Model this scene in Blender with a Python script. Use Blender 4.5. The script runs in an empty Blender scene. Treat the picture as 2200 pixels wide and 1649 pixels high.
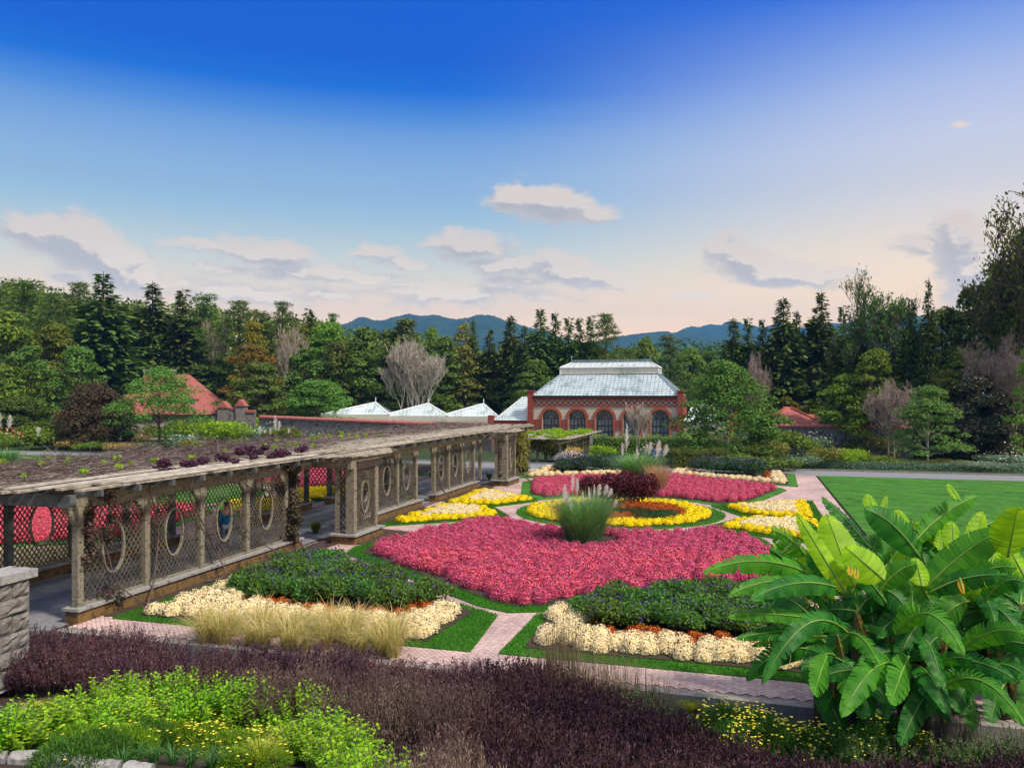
import bpy, bmesh, math, random
import numpy as np
from mathutils import Vector, Matrix, noise
from mathutils.geometry import tessellate_polygon
R = math.radians
random.seed(7)
sc = bpy.context.scene
col = sc.collection
# ------------------------------------------------------------------ camera
F = 1750.0; HY = 846.0; H = 5.8
cam = bpy.data.cameras.new('camera'); co = bpy.data.objects.new('camera', cam); col.objects.link(co)
cam.sensor_width = 36.0; cam.lens = 36.0*F/2200; cam.shift_y = (HY-824.5)/2200
cam.clip_start = 0.1; cam.clip_end = 30000
co.location = (0, 0, H); co.rotation_euler = (R(90), 0, 0)
sc.camera = co
sc.view_settings.view_transform = 'Standard'; sc.view_settings.look = 'None'
sc.view_settings.exposure = 0.0; sc.view_settings.gamma = 1.0
sc.cycles.max_bounces = 6; sc.cycles.transparent_max_bounces = 8
sc.cycles.diffuse_bounces = 3; sc.cycles.glossy_bounces = 2; sc.cycles.transmission_bounces = 4
sc.cycles.volume_bounces = 0
SUN_AZ, SUN_EL = 126, 50
# ------------------------------------------------------------------ node helpers
class NT:
    def __init__(s, tree): s.t = tree; s.n = tree.nodes; s.l = tree.links
    def node(s, typ, **kw):
        n = s.n.new(typ)
        for k, v in kw.items(): setattr(n, k, v)
        return n
    def link(s, a, b): s.l.new(a, b)
    def put(s, inp, v):
        if isinstance(v, bpy.types.NodeSocket): s.l.new(v, inp)
        elif v is not None:
            if isinstance(v, (tuple, list)) and len(v) == 3 and inp.type == 'RGBA': v = (*v, 1)
            inp.default_value = v
    def math(s, op, a, b=None, c=None, clamp=False):
        n = s.node('ShaderNodeMath', operation=op, use_clamp=clamp)
        s.put(n.inputs[0], a)
        if b is not None: s.put(n.inputs[1], b)
        if c is not None: s.put(n.inputs[2], c)
        return n.outputs[0]
    def vmath(s, op, a, b=None, scale=None):
        n = s.node('ShaderNodeVectorMath', operation=op)
        s.put(n.inputs[0], a)
        if b is not None: s.put(n.inputs[1], b)
        if scale is not None: s.put(n.inputs['Scale'], scale)
        return n.outputs['Value'] if op in ('LENGTH', 'DOT_PRODUCT', 'DISTANCE') else n.outputs[0]
    def mix(s, f, a, b, bt='MIX'):
        n = s.node('ShaderNodeMix', data_type='RGBA', blend_type=bt)
        s.put(n.inputs[0], f); s.put(n.inputs[6], a); s.put(n.inputs[7], b)
        return n.outputs[2]
    def mixf(s, f, a, b):
        n = s.node('ShaderNodeMix', data_type='FLOAT')
        s.put(n.inputs[0], f); s.put(n.inputs[2], a); s.put(n.inputs[3], b)
        return n.outputs[0]
    def ramp(s, f, stops, interp='LINEAR'):
        n = s.node('ShaderNodeValToRGB'); cr = n.color_ramp; cr.interpolation = interp
        while len(cr.elements) < len(stops): cr.elements.new(0.5)
        for e, (p, c) in zip(cr.elements, stops):
            e.position = p; e.color = (*c, 1) if len(c) == 3 else c
        s.put(n.inputs[0], f); return n.outputs[0]
    def noise(s, vec=None, scale=5, detail=4, rough=.55, dist=0, lac=2):
        n = s.node('ShaderNodeTexNoise'); s.put(n.inputs['Vector'], vec)
        n.inputs['Scale'].default_value = scale; n.inputs['Detail'].default_value = detail
        n.inputs['Roughness'].default_value = rough; n.inputs['Distortion'].default_value = dist
        return n.outputs['Fac'], n.outputs['Color']
    def smooth(s, v, a, b):
        n = s.node('ShaderNodeMapRange', interpolation_type='SMOOTHSTEP')
        s.put(n.inputs[0], v); n.inputs[1].default_value = a; n.inputs[2].default_value = b
        return n.outputs[0]
# ------------------------------------------------------------------ world: sky, gradient and clouds
def lin(r, g, b):
    f = lambda c: (c/255/12.92 if c <= 10 else ((c/255+.055)/1.055)**2.4)
    return (f(r), f(g), f(b))
def build_world():
    w = bpy.data.worlds.new('World'); sc.world = w; w.use_nodes = True
    T = NT(w.node_tree); T.n.clear()
    out = T.node('ShaderNodeOutputWorld')
    tc = T.node('ShaderNodeTexCoord'); d = tc.outputs['Generated']
    sep = T.node('ShaderNodeSeparateXYZ'); T.link(d, sep.inputs[0])
    az = T.math('ARCTAN2', sep.outputs[0], sep.outputs[1])
    el = T.math('ARCSINE', sep.outputs[2])
    comb = T.node('ShaderNodeCombineXYZ'); T.link(az, comb.inputs[0]); T.link(el, comb.inputs[1])
    p = comb.outputs[0]
    # clouds as a group evaluated twice (density, density a little towards the light)
    g = bpy.data.node_groups.new('cloud_density', 'ShaderNodeTree')
    g.interface.new_socket('P', in_out='INPUT', socket_type='NodeSocketVector')
    g.interface.new_socket('D', in_out='OUTPUT', socket_type='NodeSocketFloat')
    G_ = NT(g); gi = G_.node('NodeGroupInput'); go = G_.node('NodeGroupOutput')
    P = gi.outputs[0]
    st = G_.vmath('MULTIPLY', P, (1.0, 2.0, 1.0))
    wf, wc = G_.noise(st, 16, 4, .6)
    wv = G_.vmath('SCALE', G_.vmath('SUBTRACT', wc, (.5, .5, .5)), scale=.034)
    Pw = G_.vmath('ADD', P, wv)
    clouds = [(1110,425,70,24,4,1.0),(1175,440,95,34,-8,1.1),(1270,458,62,17,-8,.85),(45,490,40,20,0,.8),(100,507,72,30,-20,.95),(175,525,85,44,-28,1.15),(240,562,85,42,-30,1.15),(300,592,48,30,-35,.95),
              (445,530,95,12,-2,.7),(575,545,105,26,-4,1.0),(620,584,200,13,0,.6),(810,545,55,15,0,.75),(855,566,70,10,0,.7),
              (1010,528,95,26,-2,.95),(760,594,120,9,0,.8),(1080,572,95,20,0,.85),(1210,580,80,26,-10,1.05),(1285,594,60,18,-12,.9),(1120,605,110,14,0,.6),
              (1545,535,30,34,-60,.8),(1600,562,62,34,-22,1.1),(1690,590,110,26,-4,1.15),(1790,590,70,12,-3,.8),(2060,520,50,50,0,.95),(1985,520,62,14,0,.8),(2090,590,60,60,0,.85),
              (2065,264,22,6,-14,.42),(1490,640,50,9,0,.55),
              (560,628,230,20,0,.62),(980,632,260,22,0,.62),(150,592,36,12,0,.7),(1355,604,30,10,-20,.6)]
    acc = None
    for (cx, cy, rw, rh, rot, amp) in clouds:
        a0 = math.atan((cx-1100)/F); e0 = math.atan((HY-cy)/F*math.cos(a0))
        m = G_.node('ShaderNodeMapping', vector_type='TEXTURE')
        m.inputs['Location'].default_value = (a0, e0, 0)
        m.inputs['Rotation'].default_value = (0, 0, R(rot))
        m.inputs['Scale'].default_value = (rw/F*1.2, rh/F*1.38, 1)
        G_.link(Pw, m.inputs[0])
        ln = G_.vmath('LENGTH', m.outputs[0])
        v = G_.math('MULTIPLY_ADD', ln, -amp*.85, amp)
        acc = v if acc is None else G_.math('MAXIMUM', acc, v)
    n1, _ = G_.noise(st, 24, 8, .66)
    dd = G_.math('MULTIPLY_ADD', G_.math('SUBTRACT', n1, .5), 1.15, acc)
    G_.link(dd, go.inputs[0])
    def dens(vec):
        n = T.node('ShaderNodeGroup'); n.node_tree = g; T.link(vec, n.inputs[0]); return n.outputs[0]
    d0 = dens(p); d1 = dens(T.vmath('ADD', p, (.006, .013, 0)))
    alpha = T.smooth(d0, .06, .48)
    lit = T.smooth(T.math('SUBTRACT', d0, d1), -.03, .24)
    thin = T.smooth(d0, .75, .2)
    lit = T.math('MAXIMUM', lit, T.math('MULTIPLY', thin, .45))
    lown = T.smooth(el, .03, .2)
    litc = T.mix(lown, (1.9,1.5,.95), lin(255,232,208))
    shc = T.mix(lown, (1.15,.95,.76), lin(204,194,184))
    cc = T.mix(lit, shc, litc)
    # sky gradient by elevation; the right side (towards the sun) paler
    e = T.math('DIVIDE', el, R(30.0), clamp=True)
    left = T.ramp(e, [(0, lin(250,214,192)),(.13, lin(248,214,200)),(.22, lin(232,214,212)),(.32, lin(200,212,222)),(.42, lin(168,202,228)),
                      (.50, lin(152,188,228)),(.577, lin(122,166,226)),(.62, lin(84,142,224)),(.675, lin(14,106,220)),(.74, lin(0,88,212))])
    right = T.ramp(e, [(0, lin(252,208,178)),(.13, lin(250,216,196)),(.25, lin(250,226,208)),(.40, lin(240,230,226)),(.52, lin(220,222,238)),
                       (.62, lin(190,202,240)),(.72, lin(140,168,236)),(.82, lin(70,118,228)),(.9, lin(20,84,212)),(1, lin(4,72,200))])
    k = T.smooth(az, -.10, .54)
    grad = T.mix(k, left, right)
    # above the frame: unseen sky made brighter and more neutral to add light
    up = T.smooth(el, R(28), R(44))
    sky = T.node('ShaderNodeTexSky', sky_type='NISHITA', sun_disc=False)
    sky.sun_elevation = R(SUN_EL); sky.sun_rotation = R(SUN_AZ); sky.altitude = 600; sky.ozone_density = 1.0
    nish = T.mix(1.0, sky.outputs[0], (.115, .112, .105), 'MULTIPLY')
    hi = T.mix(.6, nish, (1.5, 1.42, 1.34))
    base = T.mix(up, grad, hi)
    base = T.mix(.004, base, nish)
    base = T.mix(T.smooth(el, .25, .04), base, T.mix(1, base, (2.15,1.86,.98), 'MULTIPLY'))
    full = T.mix(T.math('MULTIPLY', alpha, .9), base, cc)
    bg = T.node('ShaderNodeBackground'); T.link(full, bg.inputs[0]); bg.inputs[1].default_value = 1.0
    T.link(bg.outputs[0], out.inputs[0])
    w.cycles.sampling_method = 'MANUAL'; w.cycles.sample_map_resolution = 512
build_world()
sl = bpy.data.lights.new('sun', 'SUN'); so = bpy.data.objects.new('sun', sl); col.objects.link(so)
sl.energy = 5.0; sl.angle = R(7); sl.color = (1.0, .87, .70)
sd = Vector((math.sin(R(SUN_AZ))*math.cos(R(SUN_EL)), math.cos(R(SUN_AZ))*math.cos(R(SUN_EL)), math.sin(R(SUN_EL))))
so.rotation_euler = sd.to_track_quat('Z', 'Y').to_euler()
# ------------------------------------------------------------------ frames: u runs along the pergola, v to its right
TH = math.atan(510/F); S_, C_ = math.sin(TH), math.cos(TH)
def W(u, v, z=0.0): return Vector((u*S_+v*C_, u*C_-v*S_, z))
def UV(x, y): return (x*S_+y*C_, x*C_-y*S_)
def sstep(a, b, x):
    t = min(1, max(0, (x-a)/(b-a))); return t*t*(3-2*t)
def T_uv(u, v):
    if u >= 16.25: z = 0.0
    elif u >= 15.95: z = -0.32
    elif u >= 12.6: z = -0.32
    else: z = -0.32+(12.6-max(u, 3.5))*.30
    if u < 16.25 and v < -16.4:                      # the asphalt walk keeps its level on towards the steps
        z = z if u < 12.0 else 0.0
    z -= 1.5*sstep(66, 78, u)
    x, y, _ = W(u, v)
    if y > 100: z += 14*sstep(120, 260, y)*sstep(20, -60, x) + 12*sstep(90, 220, y)*sstep(15, 80, x)*sstep(2000, 600, y)
    return z
def Txy(x, y): return T_uv(*UV(x, y))
def Gp(px, py, h=0.0):
    """ground point (plus h) seen at a pixel of the 2200 wide photograph"""
    dx = (px-1100)/F; dz = (HY-py)/F
    t = 3.0; pt = t
    while t < 400:
        if H+dz*t <= Txy(dx*t, t)+h:
            lo, hi_ = pt, t
            for _ in range(14):
                m = (lo+hi_)/2
                if H+dz*m <= Txy(dx*m, m)+h: hi_ = m
                else: lo = m
            t = hi_; break
        pt = t; t *= 1.02
    return Vector((dx*t, t, Txy(dx*t, t)))
def Pt(px, py, Y): return Vector(((px-1100)/F*Y, Y, H+(HY-py)/F*Y))
# ------------------------------------------------------------------ objects
ORI = {}
def tag(o, label=None, cat=None, group=None, kind=None):
    if label: o['label'] = label
    if cat: o['category'] = cat
    if group: o['group'] = group
    if kind: o['kind'] = kind
    return o
def empty(name, loc, label, cat, group=None, rz=0):
    o = bpy.data.objects.new(name, None); col.objects.link(o); o.location = loc; o.rotation_euler.z = rz
    o.empty_display_size = .3
    ORI[o.name] = Vector(loc); return tag(o, label, cat, group)
def link(name, me, parent=None, origin=None, m=None):
    o = bpy.data.objects.new(name, me); col.objects.link(o)
    if m is not None: me.materials.append(m)
    if parent is not None:
        o.parent = parent; ORI[o.name] = ORI[parent.name]
    else:
        ORI[o.name] = Vector(origin) if origin is not None else Vector((0, 0, 0)); o.location = ORI[o.name]
    return o
class MB:
    def __init__(s): s.v = []; s.f = []; s.mi = []
    def add(s, vs, fs, mi=0):
        n = len(s.v); s.v += [tuple(q) for q in vs]; s.f += [tuple(i+n for i in f) for f in fs]; s.mi += [mi]*len(fs); return s
    def hexa(s, p, mi=0):
        return s.add(p, [(0,3,2,1),(4,5,6,7),(0,1,5,4),(1,2,6,5),(2,3,7,6),(3,0,4,7)], mi)
    def box(s, u0, u1, v0, v1, z0, z1, mi=0):       # box in the garden's own frame
        return s.hexa([W(u0,v0,z0),W(u0,v1,z0),W(u1,v1,z0),W(u1,v0,z0),W(u0,v0,z1),W(u0,v1,z1),W(u1,v1,z1),W(u1,v0,z1)], mi)
    def xbox(s, x0, x1, y0, y1, z0, z1, mi=0):
        return s.hexa([(x0,y0,z0),(x1,y0,z0),(x1,y1,z0),(x0,y1,z0),(x0,y0,z1),(x1,y0,z1),(x1,y1,z1),(x0,y1,z1)], mi)
    def bar(s, a, b, w, h, up=Vector((0,0,1)), mi=0):
        a = Vector(a); b = Vector(b); d = (b-a).normalized(); sd = d.cross(up)
        if sd.length < 1e-4: sd = d.cross(Vector((1,0,0)))
        sd.normalize(); u2 = sd.cross(d).normalized(); x = sd*w/2; y = u2*h/2
        return s.hexa([a-x-y, a+x-y, b+x-y, b-x-y, a-x+y, a+x+y, b+x+y, b-x+y], mi)
    def tube(s, pts, rad, n=6, mi=0, cap=True):
        pts = [Vector(p) for p in pts]; m = len(pts)
        if not isinstance(rad, (list, tuple)): rad = [rad]*m
        vs = []; ref = Vector((.31, .17, .93))
        for i, p in enumerate(pts):
            d = (pts[min(i+1, m-1)]-pts[max(i-1, 0)]).normalized()
            a = d.cross(ref)
            if a.length < .05: a = d.cross(Vector((1, 0, 0)))
            a.normalize(); b = d.cross(a)
            for k in range(n):
                t = 2*math.pi*k/n; vs.append(p+(a*math.cos(t)+b*math.sin(t))*rad[i])
        fs = [(i*n+k, i*n+(k+1)%n, (i+1)*n+(k+1)%n, (i+1)*n+k) for i in range(m-1) for k in range(n)]
        if cap: fs += [tuple(range(n))[::-1], tuple(range((m-1)*n, m*n))]
        return s.add(vs, fs, mi)
    def build(s, name, mats, parent=None, origin=None, smooth=False):
        o0 = ORI[parent.name] if parent is not None else (Vector(origin) if origin is not None else Vector((0,0,0)))
        me = bpy.data.meshes.new(name)
        me.from_pydata([(q[0]-o0.x, q[1]-o0.y, q[2]-o0.z) for q in s.v], [], s.f)
        if not isinstance(mats, (list, tuple)): mats = [mats]
        for m in mats: me.materials.append(m)
        if len(mats) > 1: me.polygons.foreach_set('material_index', s.mi)
        if smooth: me.polygons.foreach_set('use_smooth', [True]*len(me.polygons))
        me.update(); return link(name, me, parent, o0)
def npmesh(name, V, Fq, mats, mi=None, smooth=False):
    me = bpy.data.meshes.new(name); V = np.asarray(V, np.float32); Fq = np.asarray(Fq, np.int32)
    k = Fq.shape[1]
    me.vertices.add(len(V)); me.vertices.foreach_set('co', V.ravel())
    me.loops.add(Fq.size); me.loops.foreach_set('vertex_index', Fq.ravel())
    me.polygons.add(len(Fq)); me.polygons.foreach_set('loop_start', np.arange(0, Fq.size, k, dtype=np.int32))
    if not isinstance(mats, (list, tuple)): mats = [mats]
    for m in mats: me.materials.append(m)
    if mi is not None: me.polygons.foreach_set('material_index', np.asarray(mi, np.int32))
    if smooth: me.polygons.foreach_set('use_smooth', np.ones(len(Fq), bool))
    me.update(calc_edges=True); return me
def rhombs(C, A, B, L, Wd):
    """pointed leaves: C base (N,3), A long axis, B side axis, L length, Wd width"""
    N = len(C); L = np.broadcast_to(np.asarray(L, float), (N,))[:, None]; Wd = np.broadcast_to(np.asarray(Wd, float), (N,))[:, None]
    V = np.empty((N, 4, 3)); V[:, 0] = C; V[:, 1] = C+A*L*.5+B*Wd*.5; V[:, 2] = C+A*L; V[:, 3] = C+A*L*.5-B*Wd*.5
    return V.reshape(-1, 3), np.arange(N*4).reshape(N, 4)
def unit(a): return a/np.maximum(np.linalg.norm(a, axis=1, keepdims=True), 1e-9)
def copy_tree(o, loc, rz=0, scale=None, label=None, group=None, parent=None):
    c = o.copy(); col.objects.link(c); c.parent = parent
    if parent is None:
        c.location = loc; c.rotation_euler.z = rz
        if scale is not None: c.scale = scale if not isinstance(scale, (int, float)) else (scale,)*3
        if label: c['label'] = label
        if group: c['group'] = group
    for ch in o.children: copy_tree(ch, None, parent=c)
    return c
PROTO_USED = set()
def place(o, loc, rz=0, scale=None, label=None, group=None):
    """the prototype itself the first time, then copies of it and of its parts"""
    if o.name not in PROTO_USED:
        PROTO_USED.add(o.name); o.location = loc; o.rotation_euler.z = rz
        if scale is not None: o.scale = scale if not isinstance(scale, (int, float)) else (scale,)*3
        if label: o['label'] = label
        if group: o['group'] = group
        elif 'group' in o.keys(): pass
        return o
    return copy_tree(o, loc, rz, scale, label, group)
# ------------------------------------------------------------------ materials
MATS = {}
def mat(name, c1, c2=None, rough=.8, scale=4, detail=4, bump=0, bscale=None, spec=.3, metal=0, stretch=(1,1,1), c3=None, coat=0, obj=True):
    if name in MATS: return MATS[name]
    m = bpy.data.materials.new(name); m.use_nodes = True; T = NT(m.node_tree)
    b = T.n['Principled BSDF']; b.inputs['Roughness'].default_value = rough
    b.inputs['Specular IOR Level'].default_value = spec; b.inputs['Metallic'].default_value = metal
    tc = T.node('ShaderNodeTexCoord'); v = T.vmath('MULTIPLY', tc.outputs['Object'], stretch)
    if c2 is None: b.inputs['Base Color'].default_value = (*c1, 1)
    else:
        f, _ = T.noise(v, scale, detail, .6)
        stops = [(.32, c1), (.68, c2)] if c3 is None else [(.3, c1), (.5, c2), (.7, c3)]
        T.link(T.ramp(f, stops), b.inputs['Base Color'])
    if bump:
        f2, _ = T.noise(v, bscale or scale*3, 5, .65)
        bp = T.node('ShaderNodeBump'); bp.inputs['Strength'].default_value = bump; bp.inputs['Distance'].default_value = .02
        T.link(f2, bp.inputs['Height']); T.link(bp.outputs[0], b.inputs['Normal'])
    MATS[name] = m; return m
def leafmat(name, cols, trans=.35, rough=.55, spec=.25, tcol=None, objvar=.0, world=0):
    """each leaf takes its own colour from the ramp; part of the light passes through"""
    if name in MATS: return MATS[name]
    m = bpy.data.materials.new(name); m.use_nodes = True; T = NT(m.node_tree)
    b = T.n['Principled BSDF']; b.inputs['Roughness'].default_value = rough; b.inputs['Specular IOR Level'].default_value = spec
    g = T.node('ShaderNodeNewGeometry'); f = g.outputs['Random Per Island']
    n = len(cols)
    c = T.ramp(f, [((i+.0)/(n-1), cols[i]) for i in range(n)])
    if objvar:
        oi = T.node('ShaderNodeObjectInfo')
        hs = T.node('ShaderNodeHueSaturation')
        T.link(T.math('MULTIPLY_ADD', oi.outputs['Random'], objvar*.12, .5-objvar*.06), hs.inputs['Hue'])
        T.link(T.math('MULTIPLY_ADD', oi.outputs['Random'], objvar, 1-objvar*.5), hs.inputs['Value'])
        T.link(c, hs.inputs['Color']); c = hs.outputs[0]
    if world:
        f2, _ = T.noise(g.outputs['Position'], world, 3, .5)
        c = T.mix(1, c, T.ramp(f2, [(.3, (.72,.72,.72)), (.7, (1.22,1.18,1.12))]), 'MULTIPLY')
    T.link(c, b.inputs['Base Color'])
    if trans:
        tr = T.node('ShaderNodeBsdfTranslucent')
        T.link(T.mix(1, c, tcol or (1.25, 1.3, .6), 'MULTIPLY'), tr.inputs[0])
        mx = T.node('ShaderNodeMixShader'); mx.inputs[0].default_value = trans
        T.link(b.outputs[0], mx.inputs[1]); T.link(tr.outputs[0], mx.inputs[2])
        T.link(mx.outputs[0], T.n['Material Output'].inputs[0])
    MATS[name] = m; return m
# ------------------------------------------------------------------ ground, walks, lawns
def structure(o): o['kind'] = 'structure'; return o
m_soil = mat('soil', (.020,.013,.010), (.055,.038,.030), 1, 9, 8, .8, 40, c3=(.03,.024,.018))
m_mulch = mat('mulch', (.030,.018,.014), (.10,.065,.052), 1, 14, 8, 1.0, 50)
m_under = mat('undergrowth', (.012,.030,.008), (.035,.07,.018), 1, .6, 8, 1.0, 12)
m_asph = mat('asphalt', (.15,.16,.185), (.235,.245,.275), .9, 6, 10, .35, 90)
m_grass = mat('grass', (.010,.085,.006), (.055,.21,.012), .95, 1.1, 14, 1.0, 60, c3=(.022,.135,.008))
def mown():
    T = NT(m_grass.node_tree); b = T.n['Principled BSDF']; old = b.inputs['Base Color'].links[0].from_socket
    tc = T.node('ShaderNodeTexCoord'); wv = T.node('ShaderNodeTexWave', bands_direction='DIAGONAL'); wv.inputs['Scale'].default_value = .22; wv.inputs['Distortion'].default_value = 1.2; T.link(tc.outputs['Object'], wv.inputs['Vector'])
    f, _ = T.noise(tc.outputs['Object'], .5, 5, .6)
    c = T.mix(1, old, T.ramp(wv.outputs['Fac'], [(.3, (.9,.9,.9)), (.7, (1.08,1.07,1.04))]), 'MULTIPLY'); c = T.mix(1, c, T.ramp(f, [(.3, (.62,.66,.6)), (.7, (1.08,1.0,.95))]), 'MULTIPLY'); T.link(c, b.inputs['Base Color'])
mown()
m_kerb = mat('kerb_stone', (.16,.15,.145), (.32,.30,.28), .9, 5, 6, .4, 25)
def grid_ground():
    def ax(fine0, fine1, step, far):
        a = list(np.arange(fine0, fine1+1e-6, step)); d = step; x = fine1
        while x < far: d *= 1.35; x += d; a.append(x)
        d = step; x = fine0
        while x > -far: d *= 1.35; x -= d; a.insert(0, x)
        return a
    us = ax(-6, 150, 1.5, 5200); us += [3.5, 12.6, 15.94, 15.96, 16.24, 16.26]; us = sorted(u for u in us if u > -400)
    vs = sorted(ax(-90, 60, 2.5, 4400)+[-16.42, -16.38])
    V = [tuple(W(u, v, T_uv(u, v)-.012)) for u in us for v in vs]
    n = len(vs); Fq = [(i*n+j, i*n+j+1, (i+1)*n+j+1, (i+1)*n+j) for i in range(len(us)-1) for j in range(n-1)]
    me = npmesh('ground', V, Fq, [m_under, m_soil], mi=[1 if us[i] < 60 and -50 < vs[j] < 8 else 0 for i in range(len(us)-1) for j in range(n-1)])
    structure(link('ground', me))
grid_ground()
def sheet(name, poly, m, z0=.004, z1=None, parent=None):
    """flat sheet over a (u, v) outline; with z1 a low slab with sides"""
    b = MB(); pts = [W(u, v, z0 if z1 is None else z1) for u, v in poly]; n = len(pts)
    tr = tessellate_polygon([pts])
    def fix(t):
        a, b_, c = [pts[i] for i in t]
        return t if (b_-a).cross(c-a).z > 0 else t[::-1]
    b.add(pts, [fix(t) for t in tr])
    if z1 is not None:
        b.add([W(u, v, z0-.03) for u, v in poly]+[tuple(p) for p in pts], [(i, (i+1) % n, (i+1) % n+n, i+n) for i in range(n)])
    return b.build(name, m)
def offset(poly, d):
    a = 0; n = len(poly)
    for i in range(n): a += poly[i][0]*poly[(i+1)%n][1]-poly[(i+1)%n][0]*poly[i][1]
    s = 1 if a > 0 else -1; out = []
    for i in range(n):
        p0, p1, p2 = Vector(poly[i-1]), Vector(poly[i]), Vector(poly[(i+1)%n])
        e1 = (p1-p0).normalized(); e2 = (p2-p1).normalized()
        n1 = Vector((e1.y, -e1.x))*s; n2 = Vector((e2.y, -e2.x))*s
        m = (n1+n2); m = m.normalized() if m.length > 1e-4 else n1
        k = min(d/max(m.dot(n1), .35), d*1.9) if d > 0 else max(d/max(m.dot(n1), .35), d*3)
        q = p1+m*k; out.append((q.x, q.y))
    return out
def inpoly(P, poly):
    x, y = P[:, 0], P[:, 1]; r = np.zeros(len(P), bool); n = len(poly)
    for i in range(n):
        x0, y0 = poly[i]; x1, y1 = poly[(i+1)%n]
        c = ((y0 > y) != (y1 > y)) & (x < (x1-x0)*(y-y0)/(y1-y0+1e-12)+x0); r ^= c
    return r
def edist(P, poly, idx=None):
    d = np.full(len(P), 1e9); n = len(poly)
    for i in (range(n) if idx is None else idx):
        a = np.array(poly[i]); b = np.array(poly[(i+1)%n]); ab = b-a
        t = np.clip(((P-a)@ab)/(ab@ab), 0, 1); d = np.minimum(d, np.linalg.norm(P-(a+t[:, None]*ab), axis=1))
    return d
CU, CV = 39.6, -6.1
def arc(r, a0, a1, n=18):
    return [(CU+r*math.cos(R(a0+(a1-a0)*i/n)), CV+r*math.sin(R(a0+(a1-a0)*i/n))) for i in range(n+1)]
mu = lambda poly: [(2*CU-u, v) for u, v in poly]
mv = lambda poly: [(u, 2*CV-v) for u, v in poly]
mp = lambda poly: [(u, -37.7-v) for u, v in poly]       # the matching garden on the other side of the pergola
pinkF = [(21.2,-6.1),(21.5,-6.8),(26.9,-13.5),(27.8,-13.7),(33.9,-12.1),(34.6,-11.2)] + arc(6.4, 229, 131, 16) + [(34.6,-1.0),(33.9,-.1),(27.8,1.6),(26.9,1.4),(21.5,-5.3)]
pinkB = mu(pinkF)
sideL = [(33.1,-15.3),(39.1,-15.1),(38.8,-12.7),(36.5,-11.3)]
sideR = [(33.5,2.75),(39.1,2.75),(38.8,0),(36.3,-1.2)]
sideLB, sideRB = mu(sideL), mu(sideR)
cornL = [(17.6,-15.3),(24.7,-15.1),(20.4,-7.0),(17.6,-7.2)]
cornR = [(17.8,-4.9),(20.8,-5.0),(25.2,2.5),(17.8,2.8)]
cornLB, cornRB = mu([(17.3,-15.2),(24.8,-15.0),(20.3,-6.9),(17.2,-7.0)]), mu([(17.2,-5.3),(20.3,-5.4),(24.8,2.4),(17.2,2.6)])
beds = [pinkF, pinkB, sideL, sideR, sideLB, sideRB, cornL, cornR, cornLB, cornRB]
lawns = [offset(b, .55) for b in beds] + [arc(5.0, 0, 360, 47)[:-1]]
lawns[6] = [(17.25,-15.75),(25.6,-15.5),(20.3,-6.3),(17.25,-6.0)]
lawns[7] = [(17.3,-5.35),(20.6,-5.35),(26.0,2.75),(17.3,3.3)]
lawns[2] = [(32.3,-15.6),(40.0,-15.5),(39.5,-12.5),(36.9,-10.9),(35.8,-11.3)]
lawns[4] = mu(lawns[2])
lawnsL = [mp(l) for l in lawns]
# brick herringbone: every brick its own face, laid where no lawn covers it
def herringbone():
    L = .205; rect = [(16.3,-16.2),(61.4,-16.2),(61.4,4.5),(16.3,4.5)]; s = L/2
    cells = []
    N = 330
    for i in range(-N, N):
        for j in range(-N, N):
            x = (i+2*j)*s; y = (-i+2*j)*s
            cells.append((x, y))
    c = np.array(cells); cr, sr = math.cos(R(45)), math.sin(R(45))
    def conv(P): return np.stack([P[..., 0]*cr-P[..., 1]*sr+39, P[..., 0]*sr+P[..., 1]*cr-6], -1)
    g = .006
    h = np.array([(g, g), (2*s-g, g), (2*s-g, s-g), (g, s-g)]); v = np.array([(2*s+g, g), (3*s-g, g), (3*s-g, 2*s-g), (2*s+g, 2*s-g)])
    Q = np.concatenate([c[:, None, :]+h[None], c[:, None, :]+v[None]]); Q = conv(Q); cen = Q.mean(1)
    keep = inpoly(cen, rect)
    for l in lawns: keep &= ~inpoly(cen, offset(l, -.12))
    keep &= ~((cen[:, 1] < -15.25) & (cen[:, 0] > 17.4) & (cen[:, 0] < 57) & ~((cen[:, 0] > 26.6) & (cen[:, 0] < 28.6)) & ~((cen[:, 0] > 38.7) & (cen[:, 0] < 41)))
    keep &= ~((cen[:, 1] < -14.0) & (cen[:, 0] > 28.4) & (cen[:, 0] < 31.6))
    Q = Q[keep]; M = len(Q); z = .018+np.random.RandomState(3).rand(M, 1)*.004
    V = np.empty((M, 4, 3)); V[..., 0] = Q[..., 0]*S_+Q[..., 1]*C_; V[..., 1] = Q[..., 0]*C_-Q[..., 1]*S_; V[..., 2] = z
    return V.reshape(-1, 3), np.arange(M*4).reshape(M, 4)[:, ::-1]
m_brickp = leafmat('paving_brick', [(.42,.30,.31),(.50,.38,.39),(.56,.44,.44),(.47,.33,.33),(.53,.43,.43)], trans=0, rough=.9, spec=.15, world=.5)
m_joint = mat('joint_sand', (.20,.145,.14), (.27,.20,.19), 1, 20)
V, Fq = herringbone()
structure(link('brick_path', npmesh('brick_path', V, Fq, m_brickp)))
structure(sheet('path_bed', [(16.26,-16.2),(61.4,-16.2),(61.4,4.5),(16.26,4.5)], m_joint, .004))
structure(sheet('mulch_strip', [(17.4,-16.15),(57.5,-16.15),(57.5,-15.3),(48,-15.3),(47.5,-14.9),(41.2,-15.2),(41.2,-16),(38.5,-16),(38.5,-15.3),(32,-15.2),(31.6,-13.6),(28.2,-13.7),(28.5,-15.2),(26.3,-15.3),(26,-15.1),(17.4,-15.3)], m_mulch, .003, .035))
gr = []
for i, l in enumerate(lawns+lawnsL): gr.append(structure(sheet('lawn', l, m_grass, .0, .05)))
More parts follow.
